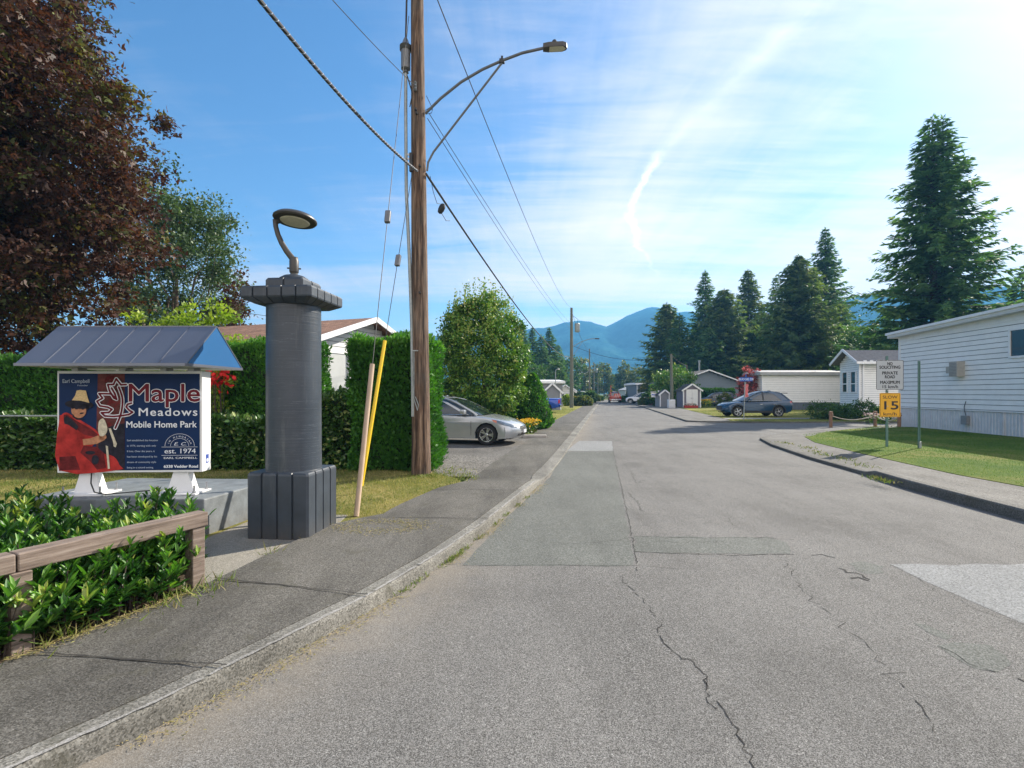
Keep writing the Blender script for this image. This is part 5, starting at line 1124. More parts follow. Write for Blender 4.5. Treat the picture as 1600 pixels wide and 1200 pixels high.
def slab(mb, s0, s1, z0, z1, o0, o1, zs=0.0):
    vs = [P3_(s0, o0, z0), P3_(s1, o0, z0+zs), P3_(s1, o1, z0+zs), P3_(s0, o1, z0), P3_(s0, o0, z1), P3_(s1, o0, z1+zs), P3_(s1, o1, z1+zs), P3_(s0, o1, z1)]
    mb.addm(vs, [(0, 3, 2, 1), (4, 5, 6, 7), (0, 1, 5, 4), (1, 2, 6, 5), (2, 3, 7, 6), (3, 0, 4, 7)])
mb = MB(); slab(mb, -.02, L_, .955, 1.0, -.01, .03); mb.build('sill_band', MATS['white_trim'], HA)
mb = MB(); slab(mb, -.035, .055, .98, 4.25, -.02, .035); mb.build('corner_trim', MATS['white_trim'], HA)
z_ = 4.27; mb = MB(); slab(mb, -.35, L_, z_+.03, z_+.20, .32, .345, .03*L_); mb.build('fascia', MATS['white_trim'], HA)
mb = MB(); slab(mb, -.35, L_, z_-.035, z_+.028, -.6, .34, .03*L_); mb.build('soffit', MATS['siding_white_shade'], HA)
mb = MB(); slab(mb, -.02, L_, z_-.26, z_-.03, -.02, .024, .03*L_); mb.build('frieze', MATS['white_trim'], HA)
mb = MB(); slab(mb, -.36, L_, z_+.10, z_+.205, .347, .43, .03*L_); mb.build('gutter', MATS['white_trim'], HA)
mb = MB(); o0_, o1_ = .40, -3.4
mb.face([P3_(-.36, o0_, z_+.215), P3_(L_, o0_, z_+.215+.03*L_), P3_(L_, o1_, z_+1.0+.03*L_), P3_(-.36, o1_, z_+1.0)]); mb.face([P3_(-.36, o1_, z_+1.0), P3_(L_, o1_, z_+1.0+.03*L_), P3_(L_, -7.5, z_+.2), P3_(-.36, -7.5, z_+.2)]); mb.face([P3_(-.36, o0_, z_+.2), P3_(-.36, o1_, z_+1.0), P3_(-.36, -7.5, z_+.2)])
rfo = mb.build('roof', MATS['roof_brownshingle'], HA)
for s_, o_ in ((6.3, -1.2), (9.2, -.9)):
    q = P3_(s_, o_, z_+.5+.03*s_); mb = MB(); mb.box(q.x-.2, q.x+.2, q.y-.25, q.y+.25, q.z-.05, q.z+.13, bev=.03); mb.build('roof_vent', MATS['siding_white_shade'], rfo)
wl = lambda u: (lambda r_: (a.x - r_*a.y)/(r_*d.y - d.x))((u-800)/F)       # where the sight line of column u meets the wall
s_ = wl(1578); wn_, sb_, _p = window(HA, a, d, nn, s_, s_+1.9, 2.87, 3.92, .075, 1)
mb = MB(); sb_(s_+.98, s_+1.4, 2.96, 3.84, .028, .034, mb); mb.build('painted_reflection', MATS['painted_reflection'], wn_)  # pale slab before the right half of the glass, a painted reflection
s_ = wl(1495); mb = MB(); slab(mb, s_, s_+.42, 2.30, 2.90, .01, .30); ac = mb.build('ac_unit', MATS['ac_beige'], HA)
mb = MB()
for k in range(9): slab(mb, s_+.04, s_+.38, 2.35+k*.058, 2.35+k*.058+.02, .302, .315)
mb.build('grille', MATS['meter_grey'], ac); mb = MB(); slab(mb, s_-.30, s_-.002, 2.45, 2.72, .01, .20); mb.build('vent_hood', MATS['ac_beige'], HA)
s_ = wl(1507); mb = MB(); slab(mb, s_, s_+.28, .42, .76, .015, .14); mt_ = mb.build('meter_box', MATS['meter_grey'], HA)
mb = MB(); mb.tube([P3_(s_+.14, .05, .76), P3_(s_+.08, .06, .95), P3_(s_+.05, .05, 1.1), P3_(s_+.12, .04, 1.32)], .012, 6); mb.build('cable', MATS['wire_black'], mt_)
mb = MB(); s2 = wl(1568); slab(mb, s2, s2+.04, .03, .95, .0, .03); mb.build('skirt_joint', MATS['skirt_white'], HA)
# small bin and planter by the corner
simple('bin_blue', (.02, .05, .10), .5, .1, 8)

# grey roofed house across the side street
c1 = Vector((22.35, 33.0)); c2 = Vector((22.75, 35.5)); HB = thing('mobile_home', 'white mobile home with tall porch windows and grey shingle roof, across the side street', 'house', (22.4, 33, .07))
dB = (c2-c1).normalized(); LB_ = (c2-c1).length
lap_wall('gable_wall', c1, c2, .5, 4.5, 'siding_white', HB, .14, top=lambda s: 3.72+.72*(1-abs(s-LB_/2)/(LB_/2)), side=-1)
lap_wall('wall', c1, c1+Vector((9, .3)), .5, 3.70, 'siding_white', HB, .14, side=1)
mb = MB(); mb.prism([(c1.x+.05, c1.y+.05), (c1.x+9, c1.y+.35), (c1.x+9.3, c2.y), (c2.x+.05, c2.y)], .07, 3.7); mb.build('inner_wall', MATS['siding_white_shade'], HB)
for s0, s1 in ((.28, 1.02), (1.42, 2.16)): window(HB, c1, dB, Vector((-dB.y, dB.x)), s0, s1, 1.65, 3.1, .07, 0, split=.42)
mb = MB(); A_ = Vector((c1.x-.45, c1.y-.45, 3.60)); B_ = Vector((c2.x-.45, c2.y+.45, 3.60)); M_ = Vector(((c1.x+c2.x)/2-.45, (c1.y+c2.y)/2, 4.52)); E = Vector((9.6, .3, 0))
mb.face([A_, A_+E, M_+E, M_]); mb.face([B_, M_, M_+E, B_+E]); mb.build('roof', MATS['roof_greyshingle'], HB)
mb = MB(); mb.bar(A_, M_, .05, .16); mb.bar(B_, M_, .05, .16); mb.bar(A_+Vector((0, -.03, -.02)), A_+E+Vector((0, -.03, -.02)), .06, .16); mb.build('fascia', MATS['white_trim'], HB)
mb = MB(); mb.box(c1.x+.2, c1.x+.3, c1.y-.1, c1.y, .1, 3.55); mb.build('downpipe', MATS['white_trim'], HB)
mb = MB()
for k in range(22): mb.box(c1.x+k*.42, c1.x+k*.42+.2, c1.y-.46+k*.013, c1.y-.43+k*.013, 3.58, 3.74)
mb.build('eave_blocks', MATS['siding_white_shade'], HB)['kind'] = 'thing'
mb = MB(); mb.box(c1.x-.02, c1.x+.08, c1.y-.06, c1.y+.04, .1, 3.6); mb.build('corner_trim', MATS['white_trim'], HB)

# flat roofed white box home
def box_home(label, x0, x1, y0, y1, zt, wall, skirt, roof, zs=.75, lap=.16, rise=.25, over=.35, name='mobile_home', gable=None, wins=()):
    H = thing(name, label, 'house', ((x0+x1)/2, y0, .06)); 
    tp = (lambda s: zt + gable*(1-abs(s-(x1-x0)/2)/((x1-x0)/2))) if gable else None
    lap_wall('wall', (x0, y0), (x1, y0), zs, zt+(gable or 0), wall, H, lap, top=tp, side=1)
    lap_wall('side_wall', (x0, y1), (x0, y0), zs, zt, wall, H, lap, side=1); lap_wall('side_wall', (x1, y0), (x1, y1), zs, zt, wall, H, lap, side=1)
    mb = MB(); mb.box(x0+.04, x1-.04, y0+.04, y1-.04, .05, zt-.02); mb.build('inner_wall', MATS[wall], H)
    if skirt: rib_wall('skirt', (x0, y0), (x1, y0), .04, zs, skirt, H, .3, side=1)
    mb = MB()
    if gable:
        xm = (x0+x1)/2; A_, B_, M_ = (x0-over, y0-over, zt-gable*over/((x1-x0)/2)), (x1+over, y0-over, zt-gable*over/((x1-x0)/2)), (xm, y0-over, zt+gable)
        for P_, Q_ in ((A_, M_), (M_, B_)):
            mb.face([P_, Q_, (Q_[0], y1, Q_[2]), (P_[0], y1, P_[2])]); mb.face([(P_[0], P_[1], P_[2]+.10), (Q_[0], Q_[1], Q_[2]+.10), (Q_[0], y1, Q_[2]+.10), (P_[0], y1, P_[2]+.10)])
        mb.build('roof', MATS[roof], H); mb = MB()
        for P_, Q_ in ((A_, M_), (M_, B_)): mb.bar((P_[0], P_[1]-.02, P_[2]+.04), (Q_[0], Q_[1]-.02, Q_[2]+.04), .04, .15)
        mb.build('fascia', MATS['white_trim'], H)
    else:
        mb.prism([(x0-over, y0-over), (x1+over, y0-over), (x1+over, y1), (x0-over, y1)], zt+.22, zt+.27); mb.addm([(x0-over, y0-over, zt+.27), (x1+over, y0-over, zt+.27), (x1+over, y1, zt+.27), (x0-over, y1, zt+.27), (x0, (y0+y1)/2, zt+.27+rise), (x1, (y0+y1)/2, zt+.27+rise)], [(0, 1, 5, 4), (1, 2, 5), (2, 3, 4, 5), (3, 0, 4)]); mb.build('roof', MATS[roof], H)
        mb = MB(); mb.box(x0-over, x1+over, y0-over-.02, y0-over+.02, zt-.02, zt+.22); mb.box(x0-over-.02, x0-over+.02, y0-over, y1, zt-.02, zt+.22); mb.build('fascia', MATS[roof], H)
        mb = MB(); mb.box(x0-over+.02, x1+over-.02, y0-over+.03, y1, zt-.01, zt+.02); mb.build('soffit', MATS['siding_white_shade'], H)
    for s0, s1, z0, z1 in wins: window(H, (x0, y0), Vector((1, 0)), Vector((0, -1)), s0, s1, z0, z1, .07, 1)
    mb = MB(); mb.box(x0-.03, x0+.09, y0-.03, y0+.05, zs, zt); mb.build('corner_trim', MATS['white_trim'], H)
    return H
HC = box_home('plain white box home with a flat grey roof and dark skirting behind the blue SUV', 23.7, 31.6, 48.5, 51.8, 3.35, 'siding_white', 'skirt_dark', 'flat_roof_metal', .75, .17)
HD = box_home('blue grey gabled house behind the long green hedge', 21.2, 29.2, 66, 78, 3.1, 'siding_bluegrey', None, 'roof_dark', .1, .2, gable=1.45, over=.6, name='house')
mb = MB(); mb.tube([(25.6, 70, 4.0), (25.6, 70, 5.9)], .13, 10); mb.tube([(25.6, 70, 5.9), (25.6, 70, 6.1)], .19, 10); mb.build('flue', MATS['galvanised'], HD)
# small gabled garden shed with white doors
def shed(label, x0, x1, y0, y1, zt, g_, wall, doors=True, trim='white_trim', roof='roof_dark'):
    H = thing('garden_shed', label, 'shed', ((x0+x1)/2, y0, .06)); xm = (x0+x1)/2; tp = lambda s: zt + g_*(1-abs(s-(x1-x0)/2)/((x1-x0)/2))
    mb = MB(); mb.addm([(x0, y0, .06), (x1, y0, .06), (x1, y0, zt), (xm, y0, zt+g_), (x0, y0, zt), (x0, y1, .06), (x1, y1, .06), (x1, y1, zt), (xm, y1, zt+g_), (x0, y1, zt)], [(0, 1, 2, 3, 4), (9, 8, 7, 6, 5), (0, 4, 9, 5), (1, 6, 7, 2), (4, 3, 8, 9), (3, 2, 7, 8)]); mb.build('wall', MATS[wall], H)
    mb = MB(); o_ = .18
    for sgn in (-1, 1):
        e = x0-o_ if sgn < 0 else x1+o_; ez = zt-g_*o_/((x1-x0)/2)
        mb.addm([(e, y0-.15, ez+.02), (xm, y0-.15, zt+g_+.02), (xm, y1+.1, zt+g_+.02), (e, y1+.1, ez+.02), (e, y0-.15, ez+.08), (xm, y0-.15, zt+g_+.08), (xm, y1+.1, zt+g_+.08), (e, y1+.1, ez+.08)], [(0, 1, 2, 3), (4, 5, 6, 7), (0, 1, 5, 4), (1, 2, 6, 5), (2, 3, 7, 6), (3, 0, 4, 7)])
    mb.build('roof', MATS[roof], H)
    for sgn in (-1, 1):
        e = x0-o_ if sgn < 0 else x1+o_; ez = zt-g_*o_/((x1-x0)/2); mb = MB(); mb.bar((e, y0-.17, ez+.03), (xm, y0-.17, zt+g_+.04), .04, .16); mb.build('barge_board', MATS[trim], H)
    for x in (x0+.04, x1-.04):
        mb = MB(); mb.box(x-.06, x+.06, y0-.03, y0+.02, .06, zt); mb.build('corner_trim', MATS[trim], H)
    if doors:
        for s_ in (-1, 1):
            mb = MB(); mb.box(xm+(0.01 if s_ > 0 else -.62), xm+(.62 if s_ > 0 else -.01), y0-.05, y0-.005, .1, zt+.08, bev=.008); dd_ = mb.build('door', MATS['white_paint'], H)
            mb = MB(); mb.box(xm+s_*.08-.015, xm+s_*.08+.015, y0-.075, y0-.051, 1.0, 1.15); mb.build('handle', MATS['bolt_metal'], dd_)
    return H
shed('small purple grey gabled shed with white double doors beside the service pole', 18.45, 20.35, 55.2, 57.4, 1.95, .62, 'siding_purple')
shed('low grey shed half hidden behind the service pole', 16.9, 18.0, 58.5, 60.5, 1.5, .45, 'siding_grey', False)
shed('grey gabled shed with white barge boards above the blue pickup', 2.95, 4.6, 48, 50.5, 1.75, .75, 'siding_grey', False)

# brown roofed house behind the hedges on the left
A3 = Vector((-4.77, 18.0)); dr = Vector((-.94, .34)); dg = Vector((.34, .94)); hw_ = 3.0; HE = thing('house', 'house with brown shingle roof and white barge boards behind the left hedges', 'house', (-8, 17.5, .05))
er = 3.37-.05; rg = 4.30; P2 = lambda r_, g_, z: Vector((A3.x+dr.x*r_+dg.x*g_, A3.y+dr.y*r_+dg.y*g_, z))
Lr = 9.0; mb = MB(); mb.face([P2(0, -hw_, er), P2(Lr, -hw_, er), P2(Lr, 0, rg), P2(0, 0, rg)]); mb.face([P2(0, hw_, er), P2(0, 0, rg), P2(Lr, 0, rg), P2(Lr, hw_, er)]); mb.build('roof', MATS['roof_brownshingle'], HE)
for g_ in (-hw_, hw_):
    mb = MB(); mb.bar(P2(-.03, g_, er-.07), P2(-.03, 0, rg-.07), .05, .17); mb.build('barge_board', MATS['white_trim'], HE)
mb = MB(); mb.bar(P2(0, -hw_-.03, er-.05), P2(Lr, -hw_-.03, er-.05), .10, .12); mb.build('gutter', MATS['bin_blue' if False else 'siding_bluegrey'], HE)
e1, e2 = P2(.5, -hw_+.45, 0), P2(.5, hw_-.45, 0); LL = (e2-e1).length
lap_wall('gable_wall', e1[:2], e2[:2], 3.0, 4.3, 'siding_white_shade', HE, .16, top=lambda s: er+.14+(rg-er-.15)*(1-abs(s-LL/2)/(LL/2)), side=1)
mb = MB(); q1, q2 = P2(.55, -hw_+.5, 0), P2(Lr, -hw_+.5, 0); q3, q4 = P2(Lr, hw_-.5, 0), P2(.55, hw_-.5, 0); mb.prism([q1[:2], q2[:2], q3[:2], q4[:2]], .05, 3.32); mb.build('wall', MATS['siding_grey'], HE)
simple('screen_pale', (.42, .44, .44), .7, .08, 2)
for k in range(3):
    a_, b2_ = e1.lerp(e2, .02+k*.33), e1.lerp(e2, .02+k*.33+.30); dd_ = (b2_-a_).normalized(); n_ = Vector((dd_.y, -dd_.x, 0))*.03
    mb = MB(); mb.prism([(a_+n_)[:2], (b2_+n_)[:2], (b2_+n_*.5)[:2], (a_+n_*.5)[:2]], .9, 2.95); mb.build('screen_panel', MATS['screen_pale'], HE)
    mb = MB(); mb.box(b2_.x+n_.x, b2_.x+n_.x+.07, b2_.y+n_.y-.05, b2_.y+n_.y+.05, .05, 3.0); mb.build('post', MATS['white_trim'], HE)
    mb = MB(); mb.bar((a_+n_*1.3)+Vector((0, 0, 2.98)), (b2_+n_*1.3)+Vector((0, 0, 2.98)), .03, .07); mb.build('screen_frame', MATS['white_trim'], HE)
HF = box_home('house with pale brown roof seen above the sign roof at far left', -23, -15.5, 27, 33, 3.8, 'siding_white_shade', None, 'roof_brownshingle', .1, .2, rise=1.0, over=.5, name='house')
# distant homes
box_home('white roofed home at the left, beyond the grey gabled shed', 2.5, 6.5, 66, 76, 2.9, 'siding_grey', None, 'white_trim', .1, .25, rise=.3)
box_home('gabled pale home with white trim, left side mid distance', 6.6, 9.2, 76, 79, 1.9, 'siding_white', None, 'flat_roof_metal', .1, .25, gable=.9, wins=((.5, 1.2, .9, 1.6), (1.5, 2.1, .9, 1.6)))
box_home('gabled home farther along, behind the transformer pole', 9.2, 11.9, 92, 96, 1.8, 'siding_white', None, 'flat_roof_metal', .1, .25, gable=.9, wins=((.6, 1.3, .9, 1.6),))
box_home('long dark home low behind the rounded verge bushes', 10.6, 13.4, 90, 92, 1.5, 'siding_grey', None, 'flat_roof_metal', .2, .25, rise=.2, over=.2)
box_home('small white gabled home closing the end of the street', 27.5, 35.5, 124, 132, 2.4, 'siding_white', None, 'flat_roof_metal', .1, .25, gable=1.5, wins=((1.5, 3, .9, 2), (4.6, 5.8, .3, 2.1)))
box_home('blue grey home with flat white canopy on the right, far down', 20.5, 24.5, 84, 92, 3.0, 'siding_bluegrey', None, 'white_trim', .1, .25, rise=.1)
# porch canopy sign board on white post
q = gnd(1029, 634.6, .07); q.y = 60; q.x = (1029-800)/F*60; RS = thing('sale_sign', 'small white hanging board on a white post near the leaning service pole', 'sign', q)
mb = MB(); mb.box(q.x-.07, q.x+.07, q.y-.07, q.y+.07, .06, 1.95); mb.build('post', MATS['white_trim'], RS)
mb = MB(); mb.box(q.x-.95, q.x+.4, q.y-.04, q.y+.04, 1.72, 1.80); mb.build('crossbar', MATS['white_trim'], RS)
mb = MB(); mb.box(q.x-.85, q.x-.12, q.y-.02, q.y+.02, 1.15, 1.66); mb.build('board', MATS['white_trim'], RS)
mb = MB(); mb.box(q.x-.80, q.x-.17, q.y-.026, q.y-.021, 1.38, 1.5); mb.build('board_stripe', MATS['sign_blue'], RS)
q = Vector((18.0*54/56, 53.5, .07)); UB = thing('utility_box', 'small white utility box left of the leaning service pole', 'box', (16.95, 54.5, .07))
mb = MB(); mb.box(16.6, 17.3, 54.2, 54.8, .07, .95, bev=.03); mb.build('cabinet', MATS['white_paint'], UB); mb = MB(); mb.box(16.65, 17.25, 54.17, 54.2, .2, .85); mb.build('door', MATS['siding_white_shade'], UB)
q = at(890, 621, 62); WP = thing('yard_lamp', 'thin yard lamp with a hooked head above the left shed roofs', 'lamp', (4.9, 60, .05))
mb = MB(); mb.tube([(5.1, 60, .05), (5.1, 60, 4.2), (5.2, 60, 4.4), (5.4, 60, 4.45)], .05, 8); mb.build('post', MATS['galvanised'], WP); mb = MB(); mb.box(5.38, 5.62, 59.9, 60.1, 4.38, 4.5, bev=.02); mb.build('lamp_head', MATS['white_trim'], WP)
# mailbox posts and planter
pl_ = thing('flower_planter', 'low red planter with flowers in front of the gabled shed', 'planter', (19.0, 54.0, .07)); simple('planter_red', (.35, .03, .02), .6, .15, 8)
mb = MB(); mb.box(18.1, 19.5, 53.6, 54.1, .07, .34, bev=.02); mb.build('trough', MATS['planter_red'], pl_)
# stacked block seat row of small paving edge near the flowers
simple('edging_stone', (.34, .32, .29), .8, .2, 6, .3, 30)
mb = MB(); mb.box(.35, 1.25, 18.35, 18.6, .03, .14, bev=.02); o = mb.build('wheel_stop', MATS['edging_stone']); base(o); tag(o, 'low pale concrete wheel stop at the nose of the silver car', 'wheel stop')
# ================================================================ VEGETATION
leafmat('purple_leaf', [(0, (.024, .012, .011)), (.35, (.058, .028, .021)), (.58, (.095, .046, .029)), (.72, (.075, .085, .025)), (1, (.17, .21, .045))], .55, .32, (1.5, 1.1, .7), .3)
leafmat('bluegreen_leaf', [(0, (.025, .050, .022)), (.5, (.065, .115, .045)), (1, (.14, .20, .09))], .5, .25)
leafmat('maple_leaf', [(0, (.020, .070, .012)), (.40, (.065, .170, .022)), (.68, (.17, .30, .035)), (.93, (.34, .37, .10)), (1, (.45, .38, .16))], .5, .2)
leafmat('chartreuse_leaf', [(0, (.07, .15, .01)), (.5, (.22, .32, .03)), (1, (.42, .46, .07))], .45, .35)
leafmat('autumn_leaf', [(0, (.03, .06, .012)), (.5, (.09, .13, .025)), (.8, (.20, .20, .04)), (1, (.30, .20, .06))], .55, .3)
leafmat('green_leaf', [(0, (.018, .05, .012)), (.5, (.045, .11, .02)), (1, (.12, .2, .04))], .5, .3)
leafmat('pink_leaf', [(0, (.10, .03, .02)), (.5, (.40, .10, .10)), (1, (.65, .26, .24))], .55, .3, (1.3, 1, .9))
leafmat('cedar_leaf', [(0, (.018, .075, .012)), (.5, (.05, .17, .02)), (.85, (.10, .28, .03)), (1, (.18, .36, .05))], .55, .3)
leafmat('ivy_leaf', [(0, (.015, .042, .010)), (.5, (.045, .11, .02)), (.85, (.09, .18, .035)), (1, (.30, .36, .12))], .35, .2, spec=.5)
leafmat('spruce_leaf', [(0, (0.036, 0.087, 0.042)), (.5, (0.084, 0.175, 0.067)), (.85, (0.154, 0.266, 0.091)), (1, (0.238, 0.336, 0.112))], .65, .40, (1.2, 1.35, .7))
leafmat('fir_leaf', [(0, (0.036, 0.084, 0.031)), (.5, (0.081, 0.168, 0.050)), (1, (0.182, 0.280, 0.077))], .65, .40, (1.2, 1.35, .7))
leafmat('oldcedar_leaf', [(0, (0.048, 0.087, 0.028)), (.5, (0.112, 0.175, 0.048)), (1, (0.224, 0.266, 0.077))], .65, .40, (1.2, 1.35, .7))
leafmat('petal_yellow', [(0, (.55, .30, .01)), (1, (.80, .55, .02))], .6, .2, (1, 1, .8))
leafmat('petal_red', [(0, (.50, .01, .008)), (1, (.80, .03, .02))], .6, .2, (1, .8, .8))
leafmat('petal_pale', [(0, (.55, .45, .35)), (1, (.75, .6, .55))], .6, .2, (1, .9, .9))
simple('light_blocker_dark', (.008, .018, .006), .95, .3, 5)

# big purple maple at the far left
broadleaf('purple_maple', 'huge dark purple leaved maple filling the upper left corner', 'tree', -15.2, 13.8, 0, (-15.0, 13.4, 7.9), (5.2, 4.6, 6.0), MATS['purple_leaf'], 130000, .15, 820, .52, .28, 31, shape='lobe', shell=.30, lump=.09, zmin=2.3, aspect=.9)
broadleaf('poplar_tree', 'tall blue green tree rising between the purple maple and the gate column', 'tree', -17.2, 26, 0, (-17.0, 26, 7.2), (2.9, 2.9, 5.1), MATS['bluegreen_leaf'], 38000, .16, 330, .5, .2, 32, lump=.14)
broadleaf('plum_tree', 'small dark plum tree right of the tall blue green tree', 'tree', -13.3, 24, 0, (-12.9, 24, 5.4), (.5, .5, 1.7), MATS['purple_leaf'], 1400, .16, 60, .3, .08, 33)
broadleaf('flowering_shrub', 'yellow green leafy shrub above the sign roof, before the brown roofed house', 'shrub', -8.7, 13.6, 0, (-8.6, 13.6, 2.35), (1.75, 1.0, 1.55), MATS['chartreuse_leaf'], 12000, .12, 150, .24, .07, 34, lump=.15)
broadleaf('flowering_shrub', 'small yellow green shrub behind the low leafy hedge, left of the column', 'shrub', -6.95, 11.9, 0, (-6.95, 11.9, 1.55), (.55, .5, .9), MATS['chartreuse_leaf'], 3500, .09, 60, .16, .04, 35)
rs = np.random.RandomState(9); k = 90; c_ = at(338, 590, 11.3); P = np.array(c_) + rs.normal(size=(k, 3))*[.20, .10, .13]; A = rs.normal(size=(k, 3)); FL = thing('red_flowers', 'cluster of bright red blossoms behind the sign roof corner', 'flowers', (c_.x, c_.y+.2, .05))
cards('blossom', P, A, rs.normal(size=(k, 3)), .10, .10, rs.uniform(0, 1, k), MATS['petal_red'], FL, 'leaf'); mb = MB()
for i in range(8): mb.tube([(c_.x+.04*i-.15, c_.y+.15, .05), tuple(P[i])], .008, 4)
mb.build('stem', MATS['bark_dark'], FL)
broadleaf('maple_tree', 'full rounded green maple with pale tipped shoots behind the silver car', 'tree', -1.1, 21.8, .03, (-1.30, 21.8, 3.0), (1.85, 1.8, 2.65), MATS['maple_leaf'], 52000, .12, 520, .24, .12, 36, shell=.6, lump=.10, zmin=.5)
# upright shoots on that maple
rs = np.random.RandomState(14); T_ = [o_ for o_ in COL.objects if o_.name.startswith('maple_tree') and o_.type == 'EMPTY'][0]; PP = []; 
for i in range(150):
    a = rs.uniform(0, 6.28); r_ = rs.uniform(0, 1)**.6; x = -1.30+1.8*r_*math.cos(a); y = 21.8+1.9*r_*math.sin(a); z = 3.0+2.75*math.sqrt(max(0, 1-r_*r_))*rs.uniform(.9, 1.02)
    h = rs.uniform(.35, 1.0); kk = 22; t_ = rs.uniform(0, 1, kk); PP.append(np.stack([x+rs.normal(size=kk)*.055*(1.15-t_), y+rs.normal(size=kk)*.055*(1.15-t_), z-.25+t_*(h+.25)], 1))
P = np.concatenate(PP); A = rs.normal(size=P.shape)*.7+[0, 0, .5]; cards('shoots', P, A, rs.normal(size=P.shape), .10*rs.uniform(.6, 1.3, len(P)), .065, rs.uniform(.45, 1, len(P)), MATS['maple_leaf'], T_, 'kite')

# clipped cedar hedges
def hedge(name, label, boxes, mat, per, size, seed, cat='hedge', group=None, shape='spray', wid=.45, up=.6, tint=None):
    b0 = boxes[0]; T_ = thing(name, label, cat, ((b0[0]+b0[1])/2, (b0[2]+b0[3])/2, b0[4]), 0, group); rs = np.random.RandomState(seed)
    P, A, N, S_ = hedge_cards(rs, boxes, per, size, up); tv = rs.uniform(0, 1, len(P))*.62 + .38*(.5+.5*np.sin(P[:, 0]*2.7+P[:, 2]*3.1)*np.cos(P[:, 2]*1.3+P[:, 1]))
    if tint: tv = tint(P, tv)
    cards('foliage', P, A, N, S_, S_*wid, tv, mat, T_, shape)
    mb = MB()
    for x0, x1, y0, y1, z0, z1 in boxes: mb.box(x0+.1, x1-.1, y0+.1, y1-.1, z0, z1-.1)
    mb.build('light_blocker', MATS['light_blocker_dark'], T_); return T_  # dark inner boxes added to block light through the leaves
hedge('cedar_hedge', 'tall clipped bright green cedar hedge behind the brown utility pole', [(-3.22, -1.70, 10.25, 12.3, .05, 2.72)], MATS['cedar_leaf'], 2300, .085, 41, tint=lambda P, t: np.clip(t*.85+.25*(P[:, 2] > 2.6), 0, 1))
hedge('cedar_hedge', 'small cedar top rising above and behind the tall clipped hedge', [(-2.75, -2.3, 11.6, 12.2, .05, 2.98)], MATS['cedar_leaf'], 1500, .09, 42)
hedge('cedar_hedge', 'dark clipped cedar block directly left of the gate column', [(-6.75, -4.6, 11.9, 12.9, .05, 2.80)], MATS['cedar_leaf'], 1500, .085, 43)
hedge('cedar_hedge', 'dark cedar block behind the left end of the sign', [(-12.4, -9.9, 11.9, 12.9, .05, 2.45)], MATS['cedar_leaf'], 1200, .09, 44)
hedge('leafy_hedge', 'long low dark leafy hedge running behind the entrance sign', [(-15, -3.9, 10.45, 11.1, .05, 1.10)], MATS['ivy_leaf'], 900, .105, 45, shape='leaf', wid=.55, up=.1, tint=lambda P, t: np.where(np.random.RandomState(1).rand(len(P)) > .93, 1, t*.8))
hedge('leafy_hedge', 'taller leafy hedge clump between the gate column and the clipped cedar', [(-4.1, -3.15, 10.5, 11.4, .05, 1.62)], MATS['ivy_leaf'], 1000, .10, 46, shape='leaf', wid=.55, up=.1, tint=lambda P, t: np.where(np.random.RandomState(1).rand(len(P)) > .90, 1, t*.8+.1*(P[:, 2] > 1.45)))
mb = MB(); mb.tube([(-15, 10.25, 1.19), (-7.2, 10.25, 1.19)], .02, 6); FN = thing('wire_fence', 'thin galvanised fence rail running along the top of the low hedge', 'fence', (-10, 10.25, .05)); mb.build('top_rail', MATS['galvanised'], FN)
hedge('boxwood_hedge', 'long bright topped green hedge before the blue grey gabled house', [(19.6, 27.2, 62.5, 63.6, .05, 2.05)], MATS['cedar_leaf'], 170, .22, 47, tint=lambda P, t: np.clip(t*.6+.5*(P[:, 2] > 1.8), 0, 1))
# pair of conical shrubs by the verge
def cone_shrub(label, x, y, r, h, seed, mat='cedar_leaf', n=9000, size=.10, group=None):
    rs = np.random.RandomState(seed); T_ = thing('conical_shrub', label, 'shrub', (x, y, .04), 0, group); t = rs.uniform(0, 1, n)**1.35; a = rs.uniform(0, 6.28, n)
    rad = r*np.clip((1-t)**.60*1.06, 0, 1)*np.minimum(1, .75+t*2.5); rad *= 1+.10*np.sin(a*5+t*14)+.07*np.sin(a*9-t*23)+.05*rs.normal(size=n)
    P = np.stack([x+rad*np.cos(a), y+rad*np.sin(a), .06+t*h], 1); N = np.stack([np.cos(a), np.sin(a), np.full(n, .4)], 1)+rs.normal(size=(n, 3))*.4; A = np.stack([np.cos(a)*.5, np.sin(a)*.5, np.ones(n)*.8], 1)+rs.normal(size=(n, 3))*.35
    S_ = size*rs.uniform(.6, 1.4, n); cards('foliage', P, A, N, S_, S_*.5, np.clip(rs.uniform(0, .8, n)+.25*(np.sin(a*5+t*14) > .5), 0, 1), MATS[mat], T_, 'spray')
    mb = MB(); mb.lathe([(r*.78, .05), (r*.8, h*.25), (r*.58, h*.6), (.03, h*.93)], 14, Matrix.Translation((x, y, 0))); mb.build('light_blocker', MATS['light_blocker_dark'], T_); return T_  # dark solid core added inside the cone to stop light
cone_shrub('broad conical cedar shrub nearest the road, right of the rounded maple', .93, 23.2, .86, 2.45, 51, group='conical shrubs by the verge')
cone_shrub('conical cedar shrub tucked behind its neighbour, against the rounded maple', .34, 24.3, .95, 2.85, 52, group='conical shrubs by the verge')
